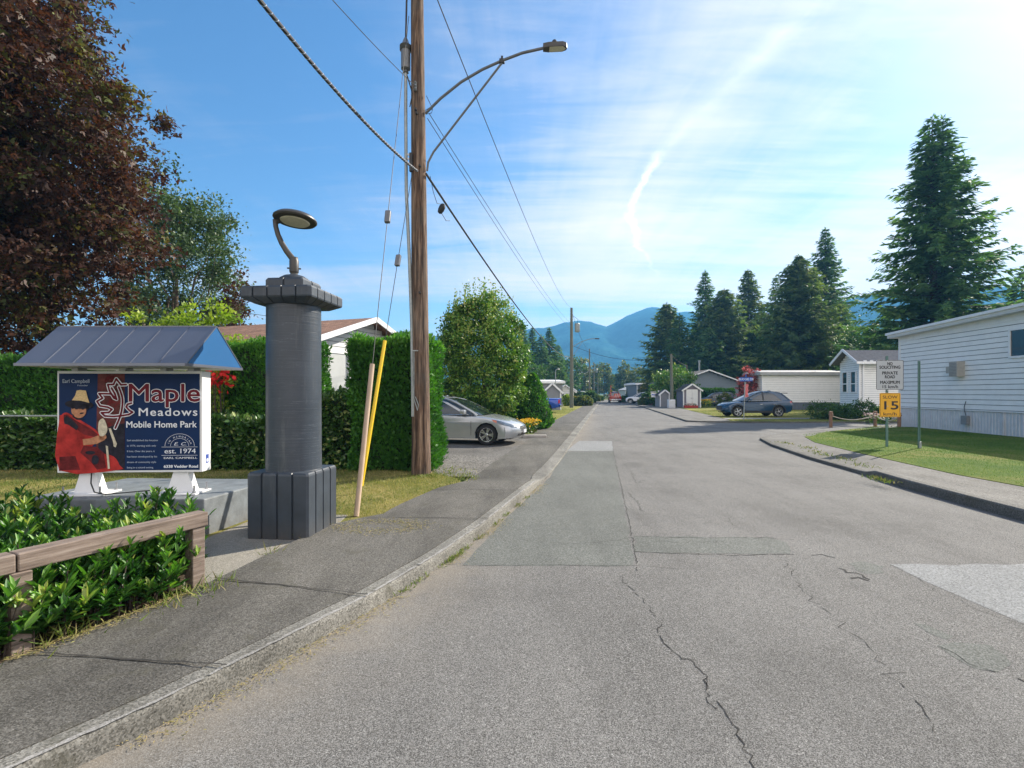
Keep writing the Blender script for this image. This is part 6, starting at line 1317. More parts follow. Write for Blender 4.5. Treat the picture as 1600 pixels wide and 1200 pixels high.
def flowerbed(label, pts, mat, seed, n, h, spread, name='flower_clump', leaf='green_leaf', psize=.06):
    rs = np.random.RandomState(seed); c0_ = pts[0]; T_ = thing(name, label, 'flowers', (c0_[0], c0_[1], .05)); P = []; 
    for x, y in pts: P.append(np.stack([x+rs.normal(size=n)*spread, y+rs.normal(size=n)*spread, .05+h*np.abs(1-rs.uniform(0, 1, n)**2*.9)], 1))
    P = np.concatenate(P); m = len(P); cards('foliage', P*[1, 1, .85], rs.normal(size=(m, 3))+[0, 0, .6], rs.normal(size=(m, 3)), psize*1.3, psize*.7, rs.uniform(0, 1, m), MATS[leaf], T_, 'kite')
    q = P[P[:, 2] > .05+h*.55][:m//2]; q = q+[0, 0, .04]; cards('blossom', q, rs.normal(size=(len(q), 3)), rs.normal(size=(len(q), 3))+[0, -1, 1], psize, psize, rs.uniform(0, 1, len(q)), MATS[mat], T_, 'leaf'); return T_
flowerbed('yellow orange flowers between the silver car nose and the conical shrubs', [(.45, 19.9), (.72, 20.6), (.55, 21.4)], 'petal_yellow', 61, 260, .50, .17, psize=.07)
flowerbed('yellow ornamental clump right of the gabled shed', [(21.0, 56.5), (21.6, 56.8), (21.3, 56.2)], 'petal_yellow', 62, 160, .8, .3, leaf='chartreuse_leaf', psize=.14)
flowerbed('pale flowers growing out of the red planter', [(18.5, 53.85), (18.9, 53.85), (19.2, 53.85)], 'petal_pale', 63, 36, .45, .12, psize=.12)
flowerbed('pale flowers beside the rope fence behind the amber sign', [(17.7, 25.0), (18.1, 25.3)], 'petal_pale', 64, 130, .55, .2, psize=.08)

# conifers on the right
G = 'dark conifers beyond the homes on the right'
cz = 'conifer_tree'
conifer('huge twin topped spruce standing behind the long white house', 1466, 181, 46, 10.2, 71, MATS['spruce_leaf'], None, tops=((-.55, 0, 1.0), (.60, .2, 1.0)), dens=.78, card=.80, step=.66, droop=.20, taper=.90, hz=.10, wild=.26)
conifer('leftmost dark conifer of the right hand grove, overlapping the mountain', 1042, 474, 95, 7.6, 72, MATS['oldcedar_leaf'], G, dens=1.2, card=.95, step=.58, droop=.32, wild=.32, taper=.72, hz=.02)
conifer('second conifer from the left of the right hand grove, slightly shorter', 1062, 490, 88, 5.2, 73, MATS['fir_leaf'], G, dens=1.0, card=.8, step=.68, droop=.28, wild=.32, taper=.88, hz=.02)
conifer('bluish pointed fir left of centre in the right hand grove', 1102, 424, 92, 6.6, 74, MATS['spruce_leaf'], G, dens=1.0, card=.85, step=.68, droop=.26, wild=.32, taper=.88, hz=.04)
conifer('bushy lower cedar between the bluish fir and the thin topped cedar', 1131, 452, 86, 8.0, 75, MATS['oldcedar_leaf'], G, dens=1.25, card=.95, step=.55, droop=.35, wild=.32, taper=.70, hz=.02)
conifer('thin topped ragged cedar in the middle of the right hand grove', 1169, 421, 93, 7.8, 76, MATS['oldcedar_leaf'], G, dens=1.0, card=.85, step=.62, droop=.3, wild=.32, taper=.85, hz=.02)
conifer('slim conifer with a sharp tip between the ragged and the dense cedar', 1212, 433, 100, 6.4, 77, MATS['fir_leaf'], G, dens=.95, card=.85, step=.68, droop=.25, wild=.32, taper=.95, hz=.04)
conifer('dense broad cedar in front of the tallest fir of the grove', 1249, 399, 72, 9.5, 78, MATS['oldcedar_leaf'], G, dens=1.3, card=.9, step=.50, droop=.38, wild=.32, taper=.78, hz=.02)
conifer('tallest fir of the grove, right behind the dense broad cedar', 1290, 357, 82, 9.2, 79, MATS['fir_leaf'], G, dens=1.0, card=.85, step=.68, droop=.26, wild=.32, taper=.95, hz=.05)
conifer('lone conifer tip at the right picture edge above the white roof', 1597, 424, 52, 5.0, 80, MATS['spruce_leaf'], None, dens=1.0, card=.75, step=.68)
rsx = np.random.RandomState(5)
for i, (u, v, Yd, r_, lb) in enumerate([(1090, 500, 108, 7, 'low dark filler conifer left of the bluish fir'), (1150, 498, 104, 7, 'low dark filler conifer under the ragged cedar'), (1190, 480, 108, 7, 'low dark filler conifer between ragged and slim conifers'), (1225, 490, 96, 7, 'low dark filler conifer left of the dense cedar'), (1175, 500, 88, 7, 'wide low cedar filling in front of the ragged cedar'), (1207, 492, 84, 7, 'wide low cedar left of the dense cedar'), (1108, 512, 82, 6.5, 'wide low cedar below the bluish fir'), (1316, 470, 74, 4, 'small dark conifer at the right flank of the tallest fir')]):
    conifer(lb, u, v, Yd, r_, 85+i, MATS['fir_leaf'], G, dens=1.0, card=.85, step=.68, droop=.3, taper=.88, hz=.02)
# left conifers beyond the maple
G2 = 'conifers behind the homes on the left'
for i, (u, v, Yd, r_, lb) in enumerate([(816, 503, 118, 5, 'conifer tip just right of the rounded maple crown'), (832, 512, 122, 5, 'second conifer right of the rounded maple'), (846, 524, 112, 4.6, 'short conifer in the middle of the left hand group'), (858, 513, 116, 5.2, 'tallest right hand conifer of the left group beside the mountain'), (872, 538, 130, 4.8, 'lowest conifer at the right end of the left group')]):
    conifer(lb, u, v, Yd, r_, 91+i, MATS['fir_leaf' if i % 2 else 'spruce_leaf'], G2, dens=1.0, card=.85, step=.68, droop=.26, taper=.88, hz=.03)
# deciduous trees at the end of the street and around the homes
def round_tree(lb, u, v, Yd, w_px, mat, seed, n=2600, name='broadleaf_tree', group='trees closing the end of the street', bot=622):
    x = (u-800)/F*Yd; zt = EYE+(HV-v)/F*Yd; rx = w_px/F*Yd/2; zb = max(.4, EYE+(HV-bot)/F*Yd); rz = (zt-zb)/2
    broadleaf(name, lb, 'tree', x, Yd, 0, (x, Yd, zb+rz), (rx, rx, rz), MATS[mat], n, .0042*Yd, max(40, n//26), rx*.22, rx*.07+.05, seed, group, lump=.15)
L3 = [(886, 556, 150, 46, 'green_leaf', 'dark rounded tree left of the transformer pole'), (908, 560, 165, 30, 'autumn_leaf', 'yellowing tree just right of the transformer pole'), (925, 575, 175, 30, 'autumn_leaf', 'short olive tree beneath the mountain on the left'), (944, 566, 190, 24, 'autumn_leaf', 'yellow green tree nearest the road end, left of it'),
      (962, 588, 200, 26, 'green_leaf', 'low dark tree right at the road end'), (976, 572, 180, 28, 'autumn_leaf', 'tan green tree right of the road end'), (996, 576, 170, 32, 'autumn_leaf', 'olive tree before the leftmost conifer of the grove'), (1016, 590, 160, 34, 'green_leaf', 'low green tree left of the leafy yard tree'),
      (850, 572, 105, 34, 'green_leaf', 'green tree behind the conical shrubs'), (870, 566, 100, 30, 'green_leaf', 'green tree above the grey gabled shed'), (828, 566, 90, 40, 'green_leaf', 'broad green tree behind the shrub tips'), (1012, 596, 84, 22, 'autumn_leaf', 'small pale tree before the canopy home'), (1340, 508, 60, 60, 'green_leaf', 'leafy tree between the grove and the twin topped spruce'), (1362, 515, 56, 46, 'green_leaf', 'dark leafy tree above the grey shingle roof'), (1385, 500, 66, 50, 'green_leaf', 'leafy tree under the left boughs of the great spruce')]
for i, (u, v, Yd, w_, mt, lb) in enumerate(L3): round_tree(lb, u, v, Yd, w_, mt, 110+i, 3000 if Yd > 80 else 5000, group='trees closing the end of the street' if i < 12 else 'leafy trees behind the white homes', bot=622 if i < 12 else 600)
round_tree('leafy green yard tree behind the leaning service pole', 1060, 574, 60, 52, 'maple_leaf', 131, 6500, 'yard_tree', None, 632)
round_tree('smaller leafy yard tree left of the service pole', 1036, 584, 62, 36, 'maple_leaf', 132, 3500, 'yard_tree', None, 628)
round_tree('small tree with pink red leaves beside the blue street name sign', 1171, 574, 50, 30, 'pink_leaf', 133, 3600, 'plum_tree', None, 632)
round_tree('rounded clipped shrub tree before the distant left homes', 919, 612, 78, 15, 'green_leaf', 134, 1200, 'shrub_tree', None, 626)
def bush(lb, u, v, vb, w_px, mat, seed, n=1800, group='low garden bushes along the street', name='garden_bush', Yd=None):
    Yd = Yd or min(110, (EYE-.06)*F/(vb-HV)); x = (u-800)/F*Yd; zt = EYE+(HV-v)/F*Yd; rx = w_px/F*Yd/2; rz = max(.2, zt/2)
    broadleaf(name, lb, 'bush', x, Yd, .05, (x, Yd, rz+.03), (rx, rx*.8, rz), MATS[mat], n, max(.07, .0035*Yd), max(24, n//24), rx*.18, .03, seed, group, lump=.12, zmin=.08)
for i, a_ in enumerate([('bright green upright bush left of the transformer pole', 885, 617, 634, 10, 'chartreuse_leaf'), ('low flowering hedge bush right of the transformer pole', 912, 620, 634, 26, 'autumn_leaf'), ('second low bush right of the transformer pole', 900, 622, 634, 14, 'autumn_leaf'), ('dark tall clipped bush beside the distant white home', 986, 606, 628, 14, 'green_leaf'),
     ('dark bush before the canopy home', 1010, 614, 633, 16, 'green_leaf'), ('pinkish flowering bush left of the white sign post', 1018, 620, 633, 12, 'pink_leaf'), ('yellow green bush at the road edge on the right', 1003, 622, 633, 10, 'autumn_leaf'), ('dark bush between the sign post and utility box', 1024, 618, 634, 12, 'green_leaf'),
     ('leafy bush before the small white home at mid left', 905, 612, 630, 22, 'green_leaf'), ('dark bush beside the slim grey pole on the left', 922, 616, 629, 18, 'green_leaf'), ('dull green bush under the distant left trees', 931, 618, 627, 14, 'autumn_leaf'), ('small dark bush at the far left road edge', 938, 620, 626, 9, 'green_leaf'), ('low bush right of the red work truck', 975, 620, 628, 12, 'green_leaf'), ('pale flowering round bush between the two dark cars', 1131, 616, 636, 20, 'autumn_leaf'), ('big dark bush in front of the grey roofed porch', 1287, 629, 655, 48, 'green_leaf'), ('dark bush before the porch windows', 1318, 634, 656, 40, 'green_leaf'), ('bush with pale blooms left of the traffic sign', 1348, 628, 656, 40, 'green_leaf'), ('leggy rose bush behind the traffic sign', 1377, 636, 660, 26, 'green_leaf')]):
    bush(a_[0], a_[1], a_[2], a_[3], a_[4], a_[5], 150+i, 3000 if a_[4] > 24 else 1500)
rs = np.random.RandomState(3)
# fallen yellow leaves and weeds around the pole foot and on the right kerb
P = []
for u, v, k, sp in ((668, 745, 120, .14), (700, 738, 160, .22), (730, 748, 70, .12), (1380, 752, 60, .10), (1365, 748, 40, .08)):
    c_ = gnd(u, v, .09); P.append(np.stack([c_.x+rs.normal(size=k)*sp, c_.y+rs.normal(size=k)*sp*1.6, np.full(k, .09)], 1))
for u, v, k in ((1225, 693, 60), (1260, 700, 70), (1290, 712, 60), (1320, 718, 60), (1345, 728, 50), (1275, 707, 50)):
    c_ = gnd(u, v, .08); P.append(np.stack([c_.x+rs.normal(size=k)*.10, c_.y+rs.normal(size=k)*.22, np.full(k, .08)], 1))
blades('weeds', np.concatenate(P), 15, .07, MATS['weed'], (.2, .85), .2, .9)
# ================================================================ VEHICLES
def paint(name, col, metal=.35, rough=.28):
    m, t, b = newmat(name); tn = t.add('ShaderNodeTexCoord'); n = t.noise(tn.outputs['Object'], 3, 4, .6)
    t.l.new(t.ramp(n, [(.3, tuple(c*.94 for c in col)), (.7, tuple(min(1, c*1.05) for c in col))]), b.inputs['Base Color'])
    b.inputs['Metallic'].default_value = metal; b.inputs['Roughness'].default_value = rough; b.inputs['Coat Weight'].default_value = .8; b.inputs['Coat Roughness'].default_value = .06; MATS[name] = m
paint('paint_silver', (.42, .44, .46), .5, .27); paint('paint_blue', (.012, .048, .10), .2, .25); paint('paint_navy', (.03, .04, .06)); paint('paint_pickup', (.010, .06, .36)); paint('paint_red', (.45, .05, .03), .1); paint('paint_white', (.65, .67, .70), .05)
glassy('car_glass', (.012, .02, .022), .03); simple('tyre_rubber', (.014, .014, .015), .8, .1, 12); simple('rim_metal', (.52, .54, .56), .25, .05, 12, metal=.8); simple('dark_plastic', (.015, .016, .018), .5, .1, 10); simple('chrome', (.6, .62, .64), .15, .05, 10, metal=.9)
glassy('head_glass', (.10, .12, .14), .08); glassy('tail_red', (.32, .008, .01), .12); glassy('orange_lens', (.5, .10, .02), .15); simple('plate_white', (.6, .62, .65), .5)
def _body_faces(nr, n):
    return [(i*n+k, i*n+(k+1) % n, (i+1)*n+(k+1) % n, (i+1)*n+k) for i in range(nr-1) for k in range(n)]
def car(name, label, x, y, rz, pnt, Pm, group=None, z=0.0, cat='car', detail=True):
    T_ = thing(name, label, cat, (x, y, z), rz, group); M_ = mw(T_); hw = Pm['hw']; xf, xr, r = Pm['xf'], Pm['xr'], Pm['r']; up = Pm['up']; lo = Pm.get('lo', .19); ra = r+.055
    def arcp(cx, a0, a1, n=9): return [(cx+ra*math.cos(a), r+ra*math.sin(a)) for a in np.linspace(a0, a1, n)]
    dz = max(-1, (lo-r)/ra); aa = math.asin(dz)
    low = [(up[-1][0], lo)] if False else []
    fr = arcp(xf, aa, math.pi-aa); bk = arcp(xr, aa, math.pi-aa)
    ring0 = [(p_[0], p_[1], 1) for p_ in up] + [(p_[0], p_[1], 0) for p_ in fr] + [(p_[0], p_[1], 0) for p_ in bk]
    nose, tail = max(p_[0] for p_ in up), min(p_[0] for p_ in up); zm_ = .52
    def ring(yv, shr, drop):
        out = []; q = abs(yv)/hw
        for px, pz_, u_ in ring0:
            if u_:
                X_ = px; 
                if px > xf: X_ = xf + (px-xf)*(1-.38*max(0, q-.25)**2.2/.75**2.2*((px-xf)/(nose-xf)))
                if px < xr: X_ = xr + (px-xr)*(1-.20*max(0, q-.35)**2.2/.65**2.2*((px-xr)/(tail-xr)))
                Z_ = pz_ - drop*max(0, pz_-zm_); Z_ = zm_+(Z_-zm_)*shr if Z_ > zm_ else Z_
                out.append((X_, yv, Z_))
            else: out.append((px, yv, pz_))
        return out
    lay = [(0, 1, 0), (.45, 1, .01), (.75, 1, .04), (.90, 1, .10), (.965, .93, .12), (1.0, .66, .12)]
    lays = [(-q*hw, s_, d_) for q, s_, d_ in lay[::-1]] + [(q*hw, s_, d_) for q, s_, d_ in lay[1:]]
    rings = [ring(*l_) for l_ in lays]; n = len(ring0); mb = MB(); vs = [p_ for r_ in rings for p_ in r_]; fs = []
    for i in range(len(rings)-1):
        for k in range(n): fs.append((i*n+k, i*n+(k+1) % n, (i+1)*n+(k+1) % n, (i+1)*n+k))
    fs.append(tuple(range(n))[::-1]); fs.append(tuple((len(rings)-1)*n+k for k in range(n))); mb.addm(vs, fs, M_); body = mb.build('body', MATS[pnt], T_, smooth=True, ang=38)
    # underbody so the arches are dark inside
    mb = MB(); mb.box(xr-.75*1, xf+.7, -hw+.28, hw-.28, lo-.02, .62, M_); mb.build('underbody', MATS['dark_plastic'], T_)
    # greenhouse
    gl = Pm['gh']; rows = []
    def outl(z_, x0, x1, w_): c_ = .10; return [(x0, -w_+c_*2, z_), (x0+c_, -w_+c_*.4, z_), (x0+c_*3, -w_, z_), (x1-c_*4.5, -w_, z_), (x1-c_*1.5, -w_+c_*.7, z_), (x1, -w_+c_*3.2, z_), (x1, w_-c_*3.2, z_), (x1-c_*1.5, w_-c_*.7, z_), (x1-c_*4.5, w_, z_), (x0+c_*3, w_, z_), (x0+c_, w_-c_*.4, z_), (x0, w_-c_*2, z_)]
    mb = MB(); vs = []; fs = []; R_ = [outl(*g_) for g_ in gl]; n = 12
    for r_ in R_: vs += r_
    for i in range(len(R_)-1):
        for k in range(n): fs.append((i*n+k, i*n+(k+1) % n, (i+1)*n+(k+1) % n, (i+1)*n+k))
    fs.append(tuple((len(R_)-1)*n+k for k in range(n))); mb.addm(vs, fs, M_); mb.build('windows', MATS['car_glass'], T_, smooth=True, ang=30)
    zt_, x0, x1, w_ = gl[-1]; z2, x02, x12, w2 = gl[-2]; e = .012
    mb = MB(); A_ = [outl(z2, x02-.0, x12+.0, w2+e), outl((z2+zt_)/2+.012, (x0+x02)/2, (x1+x12)/2, (w_+w2)/2+e), outl(zt_+.012, x0, x1, w_), outl(zt_+.03, x0+.2, x1-.2, w_-.22)]; vs = [p_ for r_ in A_ for p_ in r_]; fs = []
    for i in range(3):
        for k in range(n): fs.append((i*n+k, i*n+(k+1) % n, (i+1)*n+(k+1) % n, (i+1)*n+k))
    fs.append(tuple(3*n+k for k in range(n))); mb.addm(vs, fs, M_); mb.build('roof', MATS[pnt], T_, smooth=True, ang=40)
    zb, xb0, xb1, wb = gl[0]
    def wid(z_): return float(np.interp(z_, [g_[0] for g_ in gl], [g_[3] for g_ in gl]))
    def fx(z_): return float(np.interp(z_, [g_[0] for g_ in gl], [g_[2] for g_ in gl]))
    def bx_(z_): return float(np.interp(z_, [g_[0] for g_ in gl], [g_[1] for g_ in gl]))
    def side_strip(nm, pts_, mat, off=.010):
        for sgn in (-1, 1):
            mb = MB(); k = len(pts_)//2; L0, L1 = pts_[:k], pts_[k:][::-1]
            for i in range(k-1): mb.face([M_ @ Vector((px, sgn*(wid(pz_)+off), pz_)) for px, pz_ in (L0[i], L1[i], L1[i+1], L0[i+1])])
            mb.build(nm, MATS[mat], T_)
    zs = np.linspace(zb, gl[-2][0], 5)
    side_strip('front_pillar', [(fx(z_)-.56, z_) for z_ in zs]+[(fx(z_)-.42, z_) for z_ in zs][::-1], pnt)
    for sgn in (-1, 1):
        mb = MB(); mb.tube([M_ @ Vector((fx(z_)-.16-.02, sgn*(wid(z_)-.055), z_)) for z_ in np.linspace(zb-.02, gl[-1][0], 7)], .042, 6); mb.build('front_pillar', MATS[pnt], T_, smooth=True)
        mb = MB(); mb.tube([M_ @ Vector((bx_(z_)+.12, sgn*(wid(z_)-.03), z_)) for z_ in np.linspace(zb-.02, gl[-1][0], 7)], .06, 6); mb.build('rear_pillar', MATS[pnt], T_, smooth=True)
    if Pm.get('bp') is not None: side_strip('door_pillar', [(Pm['bp']-.05, z_) for z_ in zs]+[(Pm['bp']+.05, z_) for z_ in zs][::-1], 'dark_plastic')
    side_strip('rear_pillar', [(bx_(z_)+Pm.get('cp', .5)-.02, z_) for z_ in zs]+[(bx_(z_)+.20, z_) for z_ in zs][::-1], pnt)
    # wheels
    for cx__ in (xf, xr):
        for sgn in (-1, 1):
            Mw = M_ @ Matrix.Translation((cx__, sgn*(hw-.115), r)) @ Matrix.Rotation(R(90)*(-sgn), 4, 'X')
            wh = thing('wheel', None, None); wh.parent = T_; MW[wh.name] = M_
            mb = MB(); mb.lathe([(r*.66, -.10), (r*.93, -.105), (r, -.07), (r, .06), (r*.95, .098), (r*.68, .10), (r*.66, .085)], 32, Mw); mb.build('tyre', MATS['tyre_rubber'], wh, smooth=True, ang=50)
            mb = MB(); mb.lathe([(r*.68, .06), (r*.68, .104), (r*.63, .10), (r*.61, .07)], 32, Mw); ns = Pm.get('sp', 5)
            for k in range(ns):
                for o_ in (-.16, .16):
                    a = 2*math.pi*k/ns+o_; mb.box(r*.10, r*.64, -.018, .018, .075, .096, Mw @ Matrix.Rotation(a, 4, 'Z'))
            mb.lathe([(r*.15, .06), (r*.15, .10), (r*.10, .106)], 14, Mw); mb.build('rim', MATS['rim_metal'], wh)
            mb = MB(); mb.lathe([(r*.62, .0), (r*.62, .045), (.02, .05)], 24, Mw); mb.build('hub', MATS['dark_plastic'], wh)
    if Pm.get('clad'):
        for sgn in (-1, 1):
            mb = MB(); mb.box(xr+ra, xf-ra, sgn*hw-.012, sgn*hw+.012, lo-.01, lo+.14, M_); mb.build('sill_cladding', MATS['dark_plastic'], T_)
            for cx__ in (xf, xr):
                mb = MB(); pts_ = [(cx__+(ra-.005)*math.cos(a), r+(ra-.005)*math.sin(a), cx__+(ra+.06)*math.cos(a), r+(ra+.06)*math.sin(a)) for a in np.linspace(-.25, math.pi+.25, 16)]
                for p0, p1 in zip(pts_[:-1], pts_[1:]): mb.face([M_ @ Vector((p0[0], sgn*(hw+.008), p0[1])), M_ @ Vector((p0[2], sgn*(hw+.008), p0[3])), M_ @ Vector((p1[2], sgn*(hw+.008), p1[3])), M_ @ Vector((p1[0], sgn*(hw+.008), p1[1]))])
                mb.build('arch_trim', MATS['dark_plastic'], T_)
    if detail:
        for sgn in (-1, 1):
            for xd in Pm['doors']:
                mb = MB(); mb.box(xd-.006, xd+.006, sgn*hw-.004, sgn*hw+.0015, lo+.10, zb-.18, M_); mb.build('door_seam', MATS['dark_plastic'], T_)
            for xh in Pm['handles']:
                mb = MB(); mb.box(xh-.09, xh+.09, sgn*(hw+.002)-.02, sgn*(hw+.002)+.022, zb-.235, zb-.205, M_, bev=.006); mb.build('door_handle', MATS['chrome'], T_)
            mx_ = Pm['mir']; mb = MB(); mb.box(mx_-.07, mx_+.10, sgn*(wb+.02) if sgn > 0 else -(wb+.22), sgn*(wb+.22) if sgn > 0 else -(wb+.02), zb+.02, zb+.17, M_, bev=.04); mb.build('side_mirror', MATS[pnt], T_, smooth=True)
            mb = MB(); mb.tube([M_ @ Vector(p_) for p_ in [(xb0+.35, sgn*(wb+.012), zb+.005), (xb1-.55, sgn*(wb+.012), zb+.005)]], .010, 5); mb.build('window_trim', MATS['chrome'], T_)
            # curved crease along the flank
            mb = MB(); mb.tube([M_ @ Vector(p_) for p_ in [(xr-.1, sgn*(hw-.005), .83), (0, sgn*(hw+.0), .72), (xf-.5, sgn*(hw+.0), .60)]], .006, 4); mb.build('flank_crease', MATS[pnt], T_, smooth=True)
    from mathutils.bvhtree import BVHTree
    bv = BVHTree.FromPolygons([Vector(p_) for r_ in rings for p_ in r_], [f_ for f_ in _body_faces(len(rings), len(ring0))])
    def patch(nm, quad, mat, mirror=True, off=.007):
        for sgn in ((-1, 1) if mirror else (1,)):
            k = len(quad)//2; topl = quad[:k]; botl = quad[k:][::-1]; G_ = []
            for j in np.linspace(0, 1, 5):
                row = []
                for i in np.linspace(0, k-1, 4*(k-1)+1):
                    i0 = min(int(i), k-2); f_ = i-i0; tp = Vector(topl[i0]).lerp(Vector(topl[i0+1]), f_); bt_ = Vector(botl[i0]).lerp(Vector(botl[i0+1]), f_); q = tp.lerp(bt_, j); q.y *= sgn
                    loc_, nr, _, _ = bv.find_nearest(q); dv = (loc_-Vector((0, 0, .5))); nr = nr if nr.dot(dv) > 0 else -nr; row.append(M_ @ (loc_+nr*off))
                G_.append(row)
            grid_mesh(nm, G_, MATS[mat], parent=T_, smooth=True)
    for nm, quad, mat in Pm.get('lamps', []): patch(nm, quad, mat)
    for nm, quad, mat, off_ in Pm.get('patches', []): patch(nm, quad, mat, False, off_)
    for nm, (a0, a1, b0, b1, c0_, c1_), mat in Pm.get('boxes', []):
        mb = MB(); mb.box(a0, a1, b0, b1, c0_, c1_, M_, bev=.006); mb.build(nm, MATS[mat], T_)
    return T_
sedan = dict(hw=.915, xf=1.42, xr=-1.38, r=.325, lo=.20, sp=5,
    up=[(-2.30, .25), (-2.38, .42), (-2.40, .66), (-2.36, .92), (-2.25, 1.04), (-1.95, 1.08), (-1.5, 1.06), (-.9, 1.02), (0, .98), (.7, .95), (1.05, .945), (1.35, .91), (1.7, .84), (2.0, .76), (2.22, .67), (2.36, .57), (2.41, .46), (2.40, .33), (2.30, .22)],
    gh=[(.93, -2.0, 1.26, .84), (1.08, -1.76, .98, .80), (1.24, -1.44, .66, .74), (1.375, -1.14, .37, .68), (1.45, -.80, .04, .62), (1.485, -.55, -.20, .54)],
    bp=-.32, cp=.62, doors=(.92, -.30), handles=(-.12, -1.05), mir=.66,
    lamps=[('headlight', [(1.60, .90, .80), (1.88, .84, .76), (2.12, .72, .69), (2.28, .52, .63), (2.32, .52, .53), (2.20, .72, .56), (1.97, .86, .60), (1.70, .92, .70)], 'head_glass'), ('turn_lens', [(1.58, .90, .81), (1.74, .88, .79), (1.76, .91, .69), (1.68, .92, .71)], 'orange_lens')],
    patches=[('grille', [(2.4, -.42, .63), (2.42, 0, .66), (2.4, .42, .63), (2.4, .33, .44), (2.42, 0, .43), (2.4, -.33, .44)], 'dark_plastic', .004),
        ('grille_bar', [(2.4, -.41, .645), (2.42, 0, .675), (2.4, .41, .645), (2.4, .41, .625), (2.42, 0, .65), (2.4, -.41, .625)], 'chrome', .012), ('grille_bar', [(2.4, -.39, .58), (2.42, 0, .60), (2.4, .39, .58), (2.4, .39, .56), (2.42, 0, .58), (2.4, -.39, .56)], 'chrome', .014),
        ('grille_bar', [(2.4, -.37, .53), (2.42, 0, .54), (2.4, .37, .53), (2.4, .37, .51), (2.42, 0, .52), (2.4, -.37, .51)], 'chrome', .012), ('grille_bar', [(2.4, -.35, .47), (2.42, 0, .47), (2.4, .35, .47), (2.4, .35, .455), (2.42, 0, .455), (2.4, -.35, .455)], 'chrome', .014),
        ('lower_intake', [(2.4, -.5, .37), (2.42, 0, .38), (2.4, .5, .37), (2.35, .55, .27), (2.38, 0, .26), (2.35, -.55, .27)], 'dark_plastic', .004)],
    boxes=[('licence_plate', (2.405, 2.44, -.16, .16, .36, .46), 'plate_white')])
car('sedan_car', 'silver sedan parked in the left driveway behind the cedar hedge, nose to the road', -1.93, 17.05, R(-15), 'paint_silver', sedan, z=.03)
suv = dict(hw=.925, xf=1.42, xr=-1.27, r=.36, lo=.28, sp=5, clad=True,
    up=[(-2.20, .36), (-2.34, .50), (-2.36, .75), (-2.38, .96), (-2.30, 1.12), (-2.05, 1.20), (-1.5, 1.16), (-.8, 1.10), (0, 1.07), (.8, 1.05), (1.1, 1.06), (1.5, 1.02), (1.9, .95), (2.18, .86), (2.31, .74), (2.35, .58), (2.33, .42), (2.22, .32)],
    gh=[(1.06, -2.2, 1.30, .85), (1.22, -2.02, 1.02, .80), (1.40, -1.82, .66, .74), (1.56, -1.62, .36, .69), (1.66, -1.30, .05, .63), (1.70, -.8, -.2, .56)],
    bp=-.28, cp=.70, doors=(.88, -.28), handles=(-.1, -1.0), mir=.62,
    lamps=[('headlight', [(1.85, .83, .92), (2.05, .74, .88), (2.24, .58, .83), (2.26, .60, .76), (2.08, .76, .80), (1.9, .84, .86)], 'head_glass'), ('tail_light', [(-2.40, .60, 1.08), (-2.30, .80, 1.08), (-1.98, .935, 1.06), (-2.02, .94, .92), (-2.34, .82, .92), (-2.44, .60, .96)], 'tail_red')],
    boxes=[('grille', (2.26, 2.345, -.42, .42, .48, .74), 'dark_plastic'), ('roof_antenna', (-1.15, -1.0, -.03, .03, 1.66, 1.76), 'dark_plastic'), ('rear_spoiler', (-2.0, -1.5, -.60, .60, 1.55, 1.60), 'dark_plastic'), ('rear_plate', (-2.40, -2.37, -.2, .2, .62, .74), 'plate_white')])
car('suv_car', 'dark blue coupe styled SUV parked on the grass behind the blue street sign', 16.35, 34.7, R(180), 'paint_blue', suv, z=.06)
wagon = dict(suv); wagon['boxes'] = []; wagon['gh'] = [(1.04, -2.25, 1.25, .85), (1.2, -2.2, 1.0, .80), (1.4, -2.1, .68, .75), (1.55, -1.95, .38, .70), (1.63, -1.6, .1, .63), (1.66, -1.2, -.2, .55)]
car('wagon_car', 'dark grey SUV partly hidden behind the gabled shed and a round bush', 24.3, 61.5, R(180), 'paint_navy', wagon, z=.07)
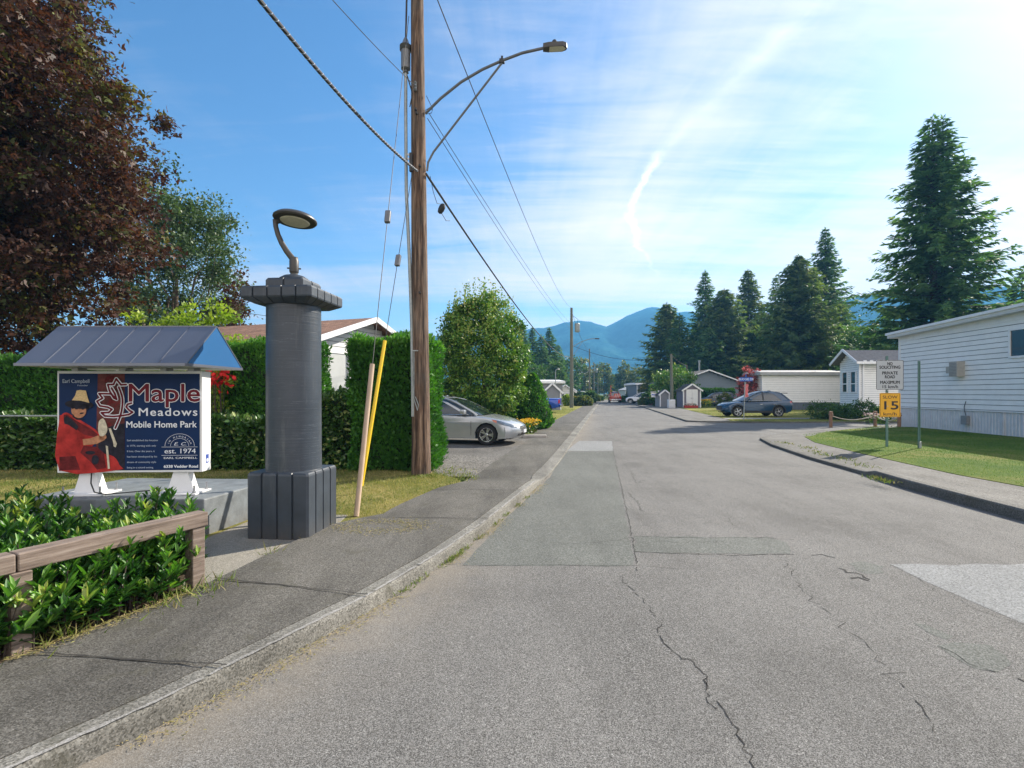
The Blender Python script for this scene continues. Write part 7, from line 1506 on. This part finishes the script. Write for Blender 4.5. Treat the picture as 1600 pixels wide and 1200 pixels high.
# blue pickup
def pickup(label, x, y, rz, pnt, z=.04):
    Pm = dict(hw=.98, xf=1.75, xr=-1.75, r=.39, lo=.38, sp=6, up=[(-2.85, .45), (-2.9, .6), (-2.9, 1.12), (-2.86, 1.20), (-1.9, 1.20), (-.7, 1.20), (0, 1.18), (.9, 1.16), (1.3, 1.18), (1.9, 1.14), (2.5, 1.06), (2.75, .98), (2.85, .8), (2.86, .6), (2.8, .42)],
        gh=[(1.17, -.75, 1.3, .86), (1.4, -.72, 1.0, .80), (1.65, -.68, .66, .74), (1.78, -.55, .4, .68), (1.85, -.3, .1, .6)], bp=.1, cp=.3, doors=(.95, .1), handles=(.25, -.5), mir=.85,
        lamps=[('tail_light', [(-2.92, .70, 1.12), (-2.92, .95, 1.12), (-2.78, .985, 1.12), (-2.78, .985, .78), (-2.92, .95, .78), (-2.92, .70, .78)], 'tail_red')], boxes=[('rear_bumper', (-3.02, -2.88, -.9, .9, .48, .66), 'chrome')])
    return car('pickup_truck', label, x, y, rz, pnt, Pm, None, z, 'pickup')
pickup('bright blue pickup backed in beside the conical shrubs, red tail lamp showing', 1.15, 42.3, R(172), 'paint_pickup')
small = dict(sedan); small['boxes'] = []; small['lamps'] = []
car('parked_car', 'small white car parked far down the left side', 14.2, 96, R(60), 'paint_white', small, 'tiny cars far down the street', .04, detail=False)
car('parked_car', 'pale grey car just beyond the small white car, far left', 17.6, 118, R(75), 'paint_silver', small, 'tiny cars far down the street', .04, detail=False)
car('parked_car', 'white car half hidden by bushes, far down the right side', 19.0, 75, R(150), 'paint_white', wagon, 'tiny cars far down the street', .07, detail=False)
# red work truck with chevron board in the road
TK = pickup('red orange work truck standing in the road far ahead', 17.6, 88, R(82), 'paint_red', 0)
simple('chevron_orange', (.65, .10, .02), .5)
mb = MB(); mb.box(16.9, 17.9, 84.6, 84.75, .9, 1.5); mb.build('warning_board', MATS['chevron_orange'], TK)
mb = MB()
for k in range(3): x = 16.95+k*.3; mb.addm([(x, 84.58, .93), (x+.10, 84.58, .93), (x+.24, 84.58, 1.47), (x+.14, 84.58, 1.47)], [(0, 1, 2, 3)])
mb.build('board_stripes', MATS['plate_white'], TK); mb = MB(); mb.tube([(16.4, 84.9, .4), (16.4, 84.9, 2.9)], .06, 6); mb.build('mast', MATS['chevron_orange'], TK)
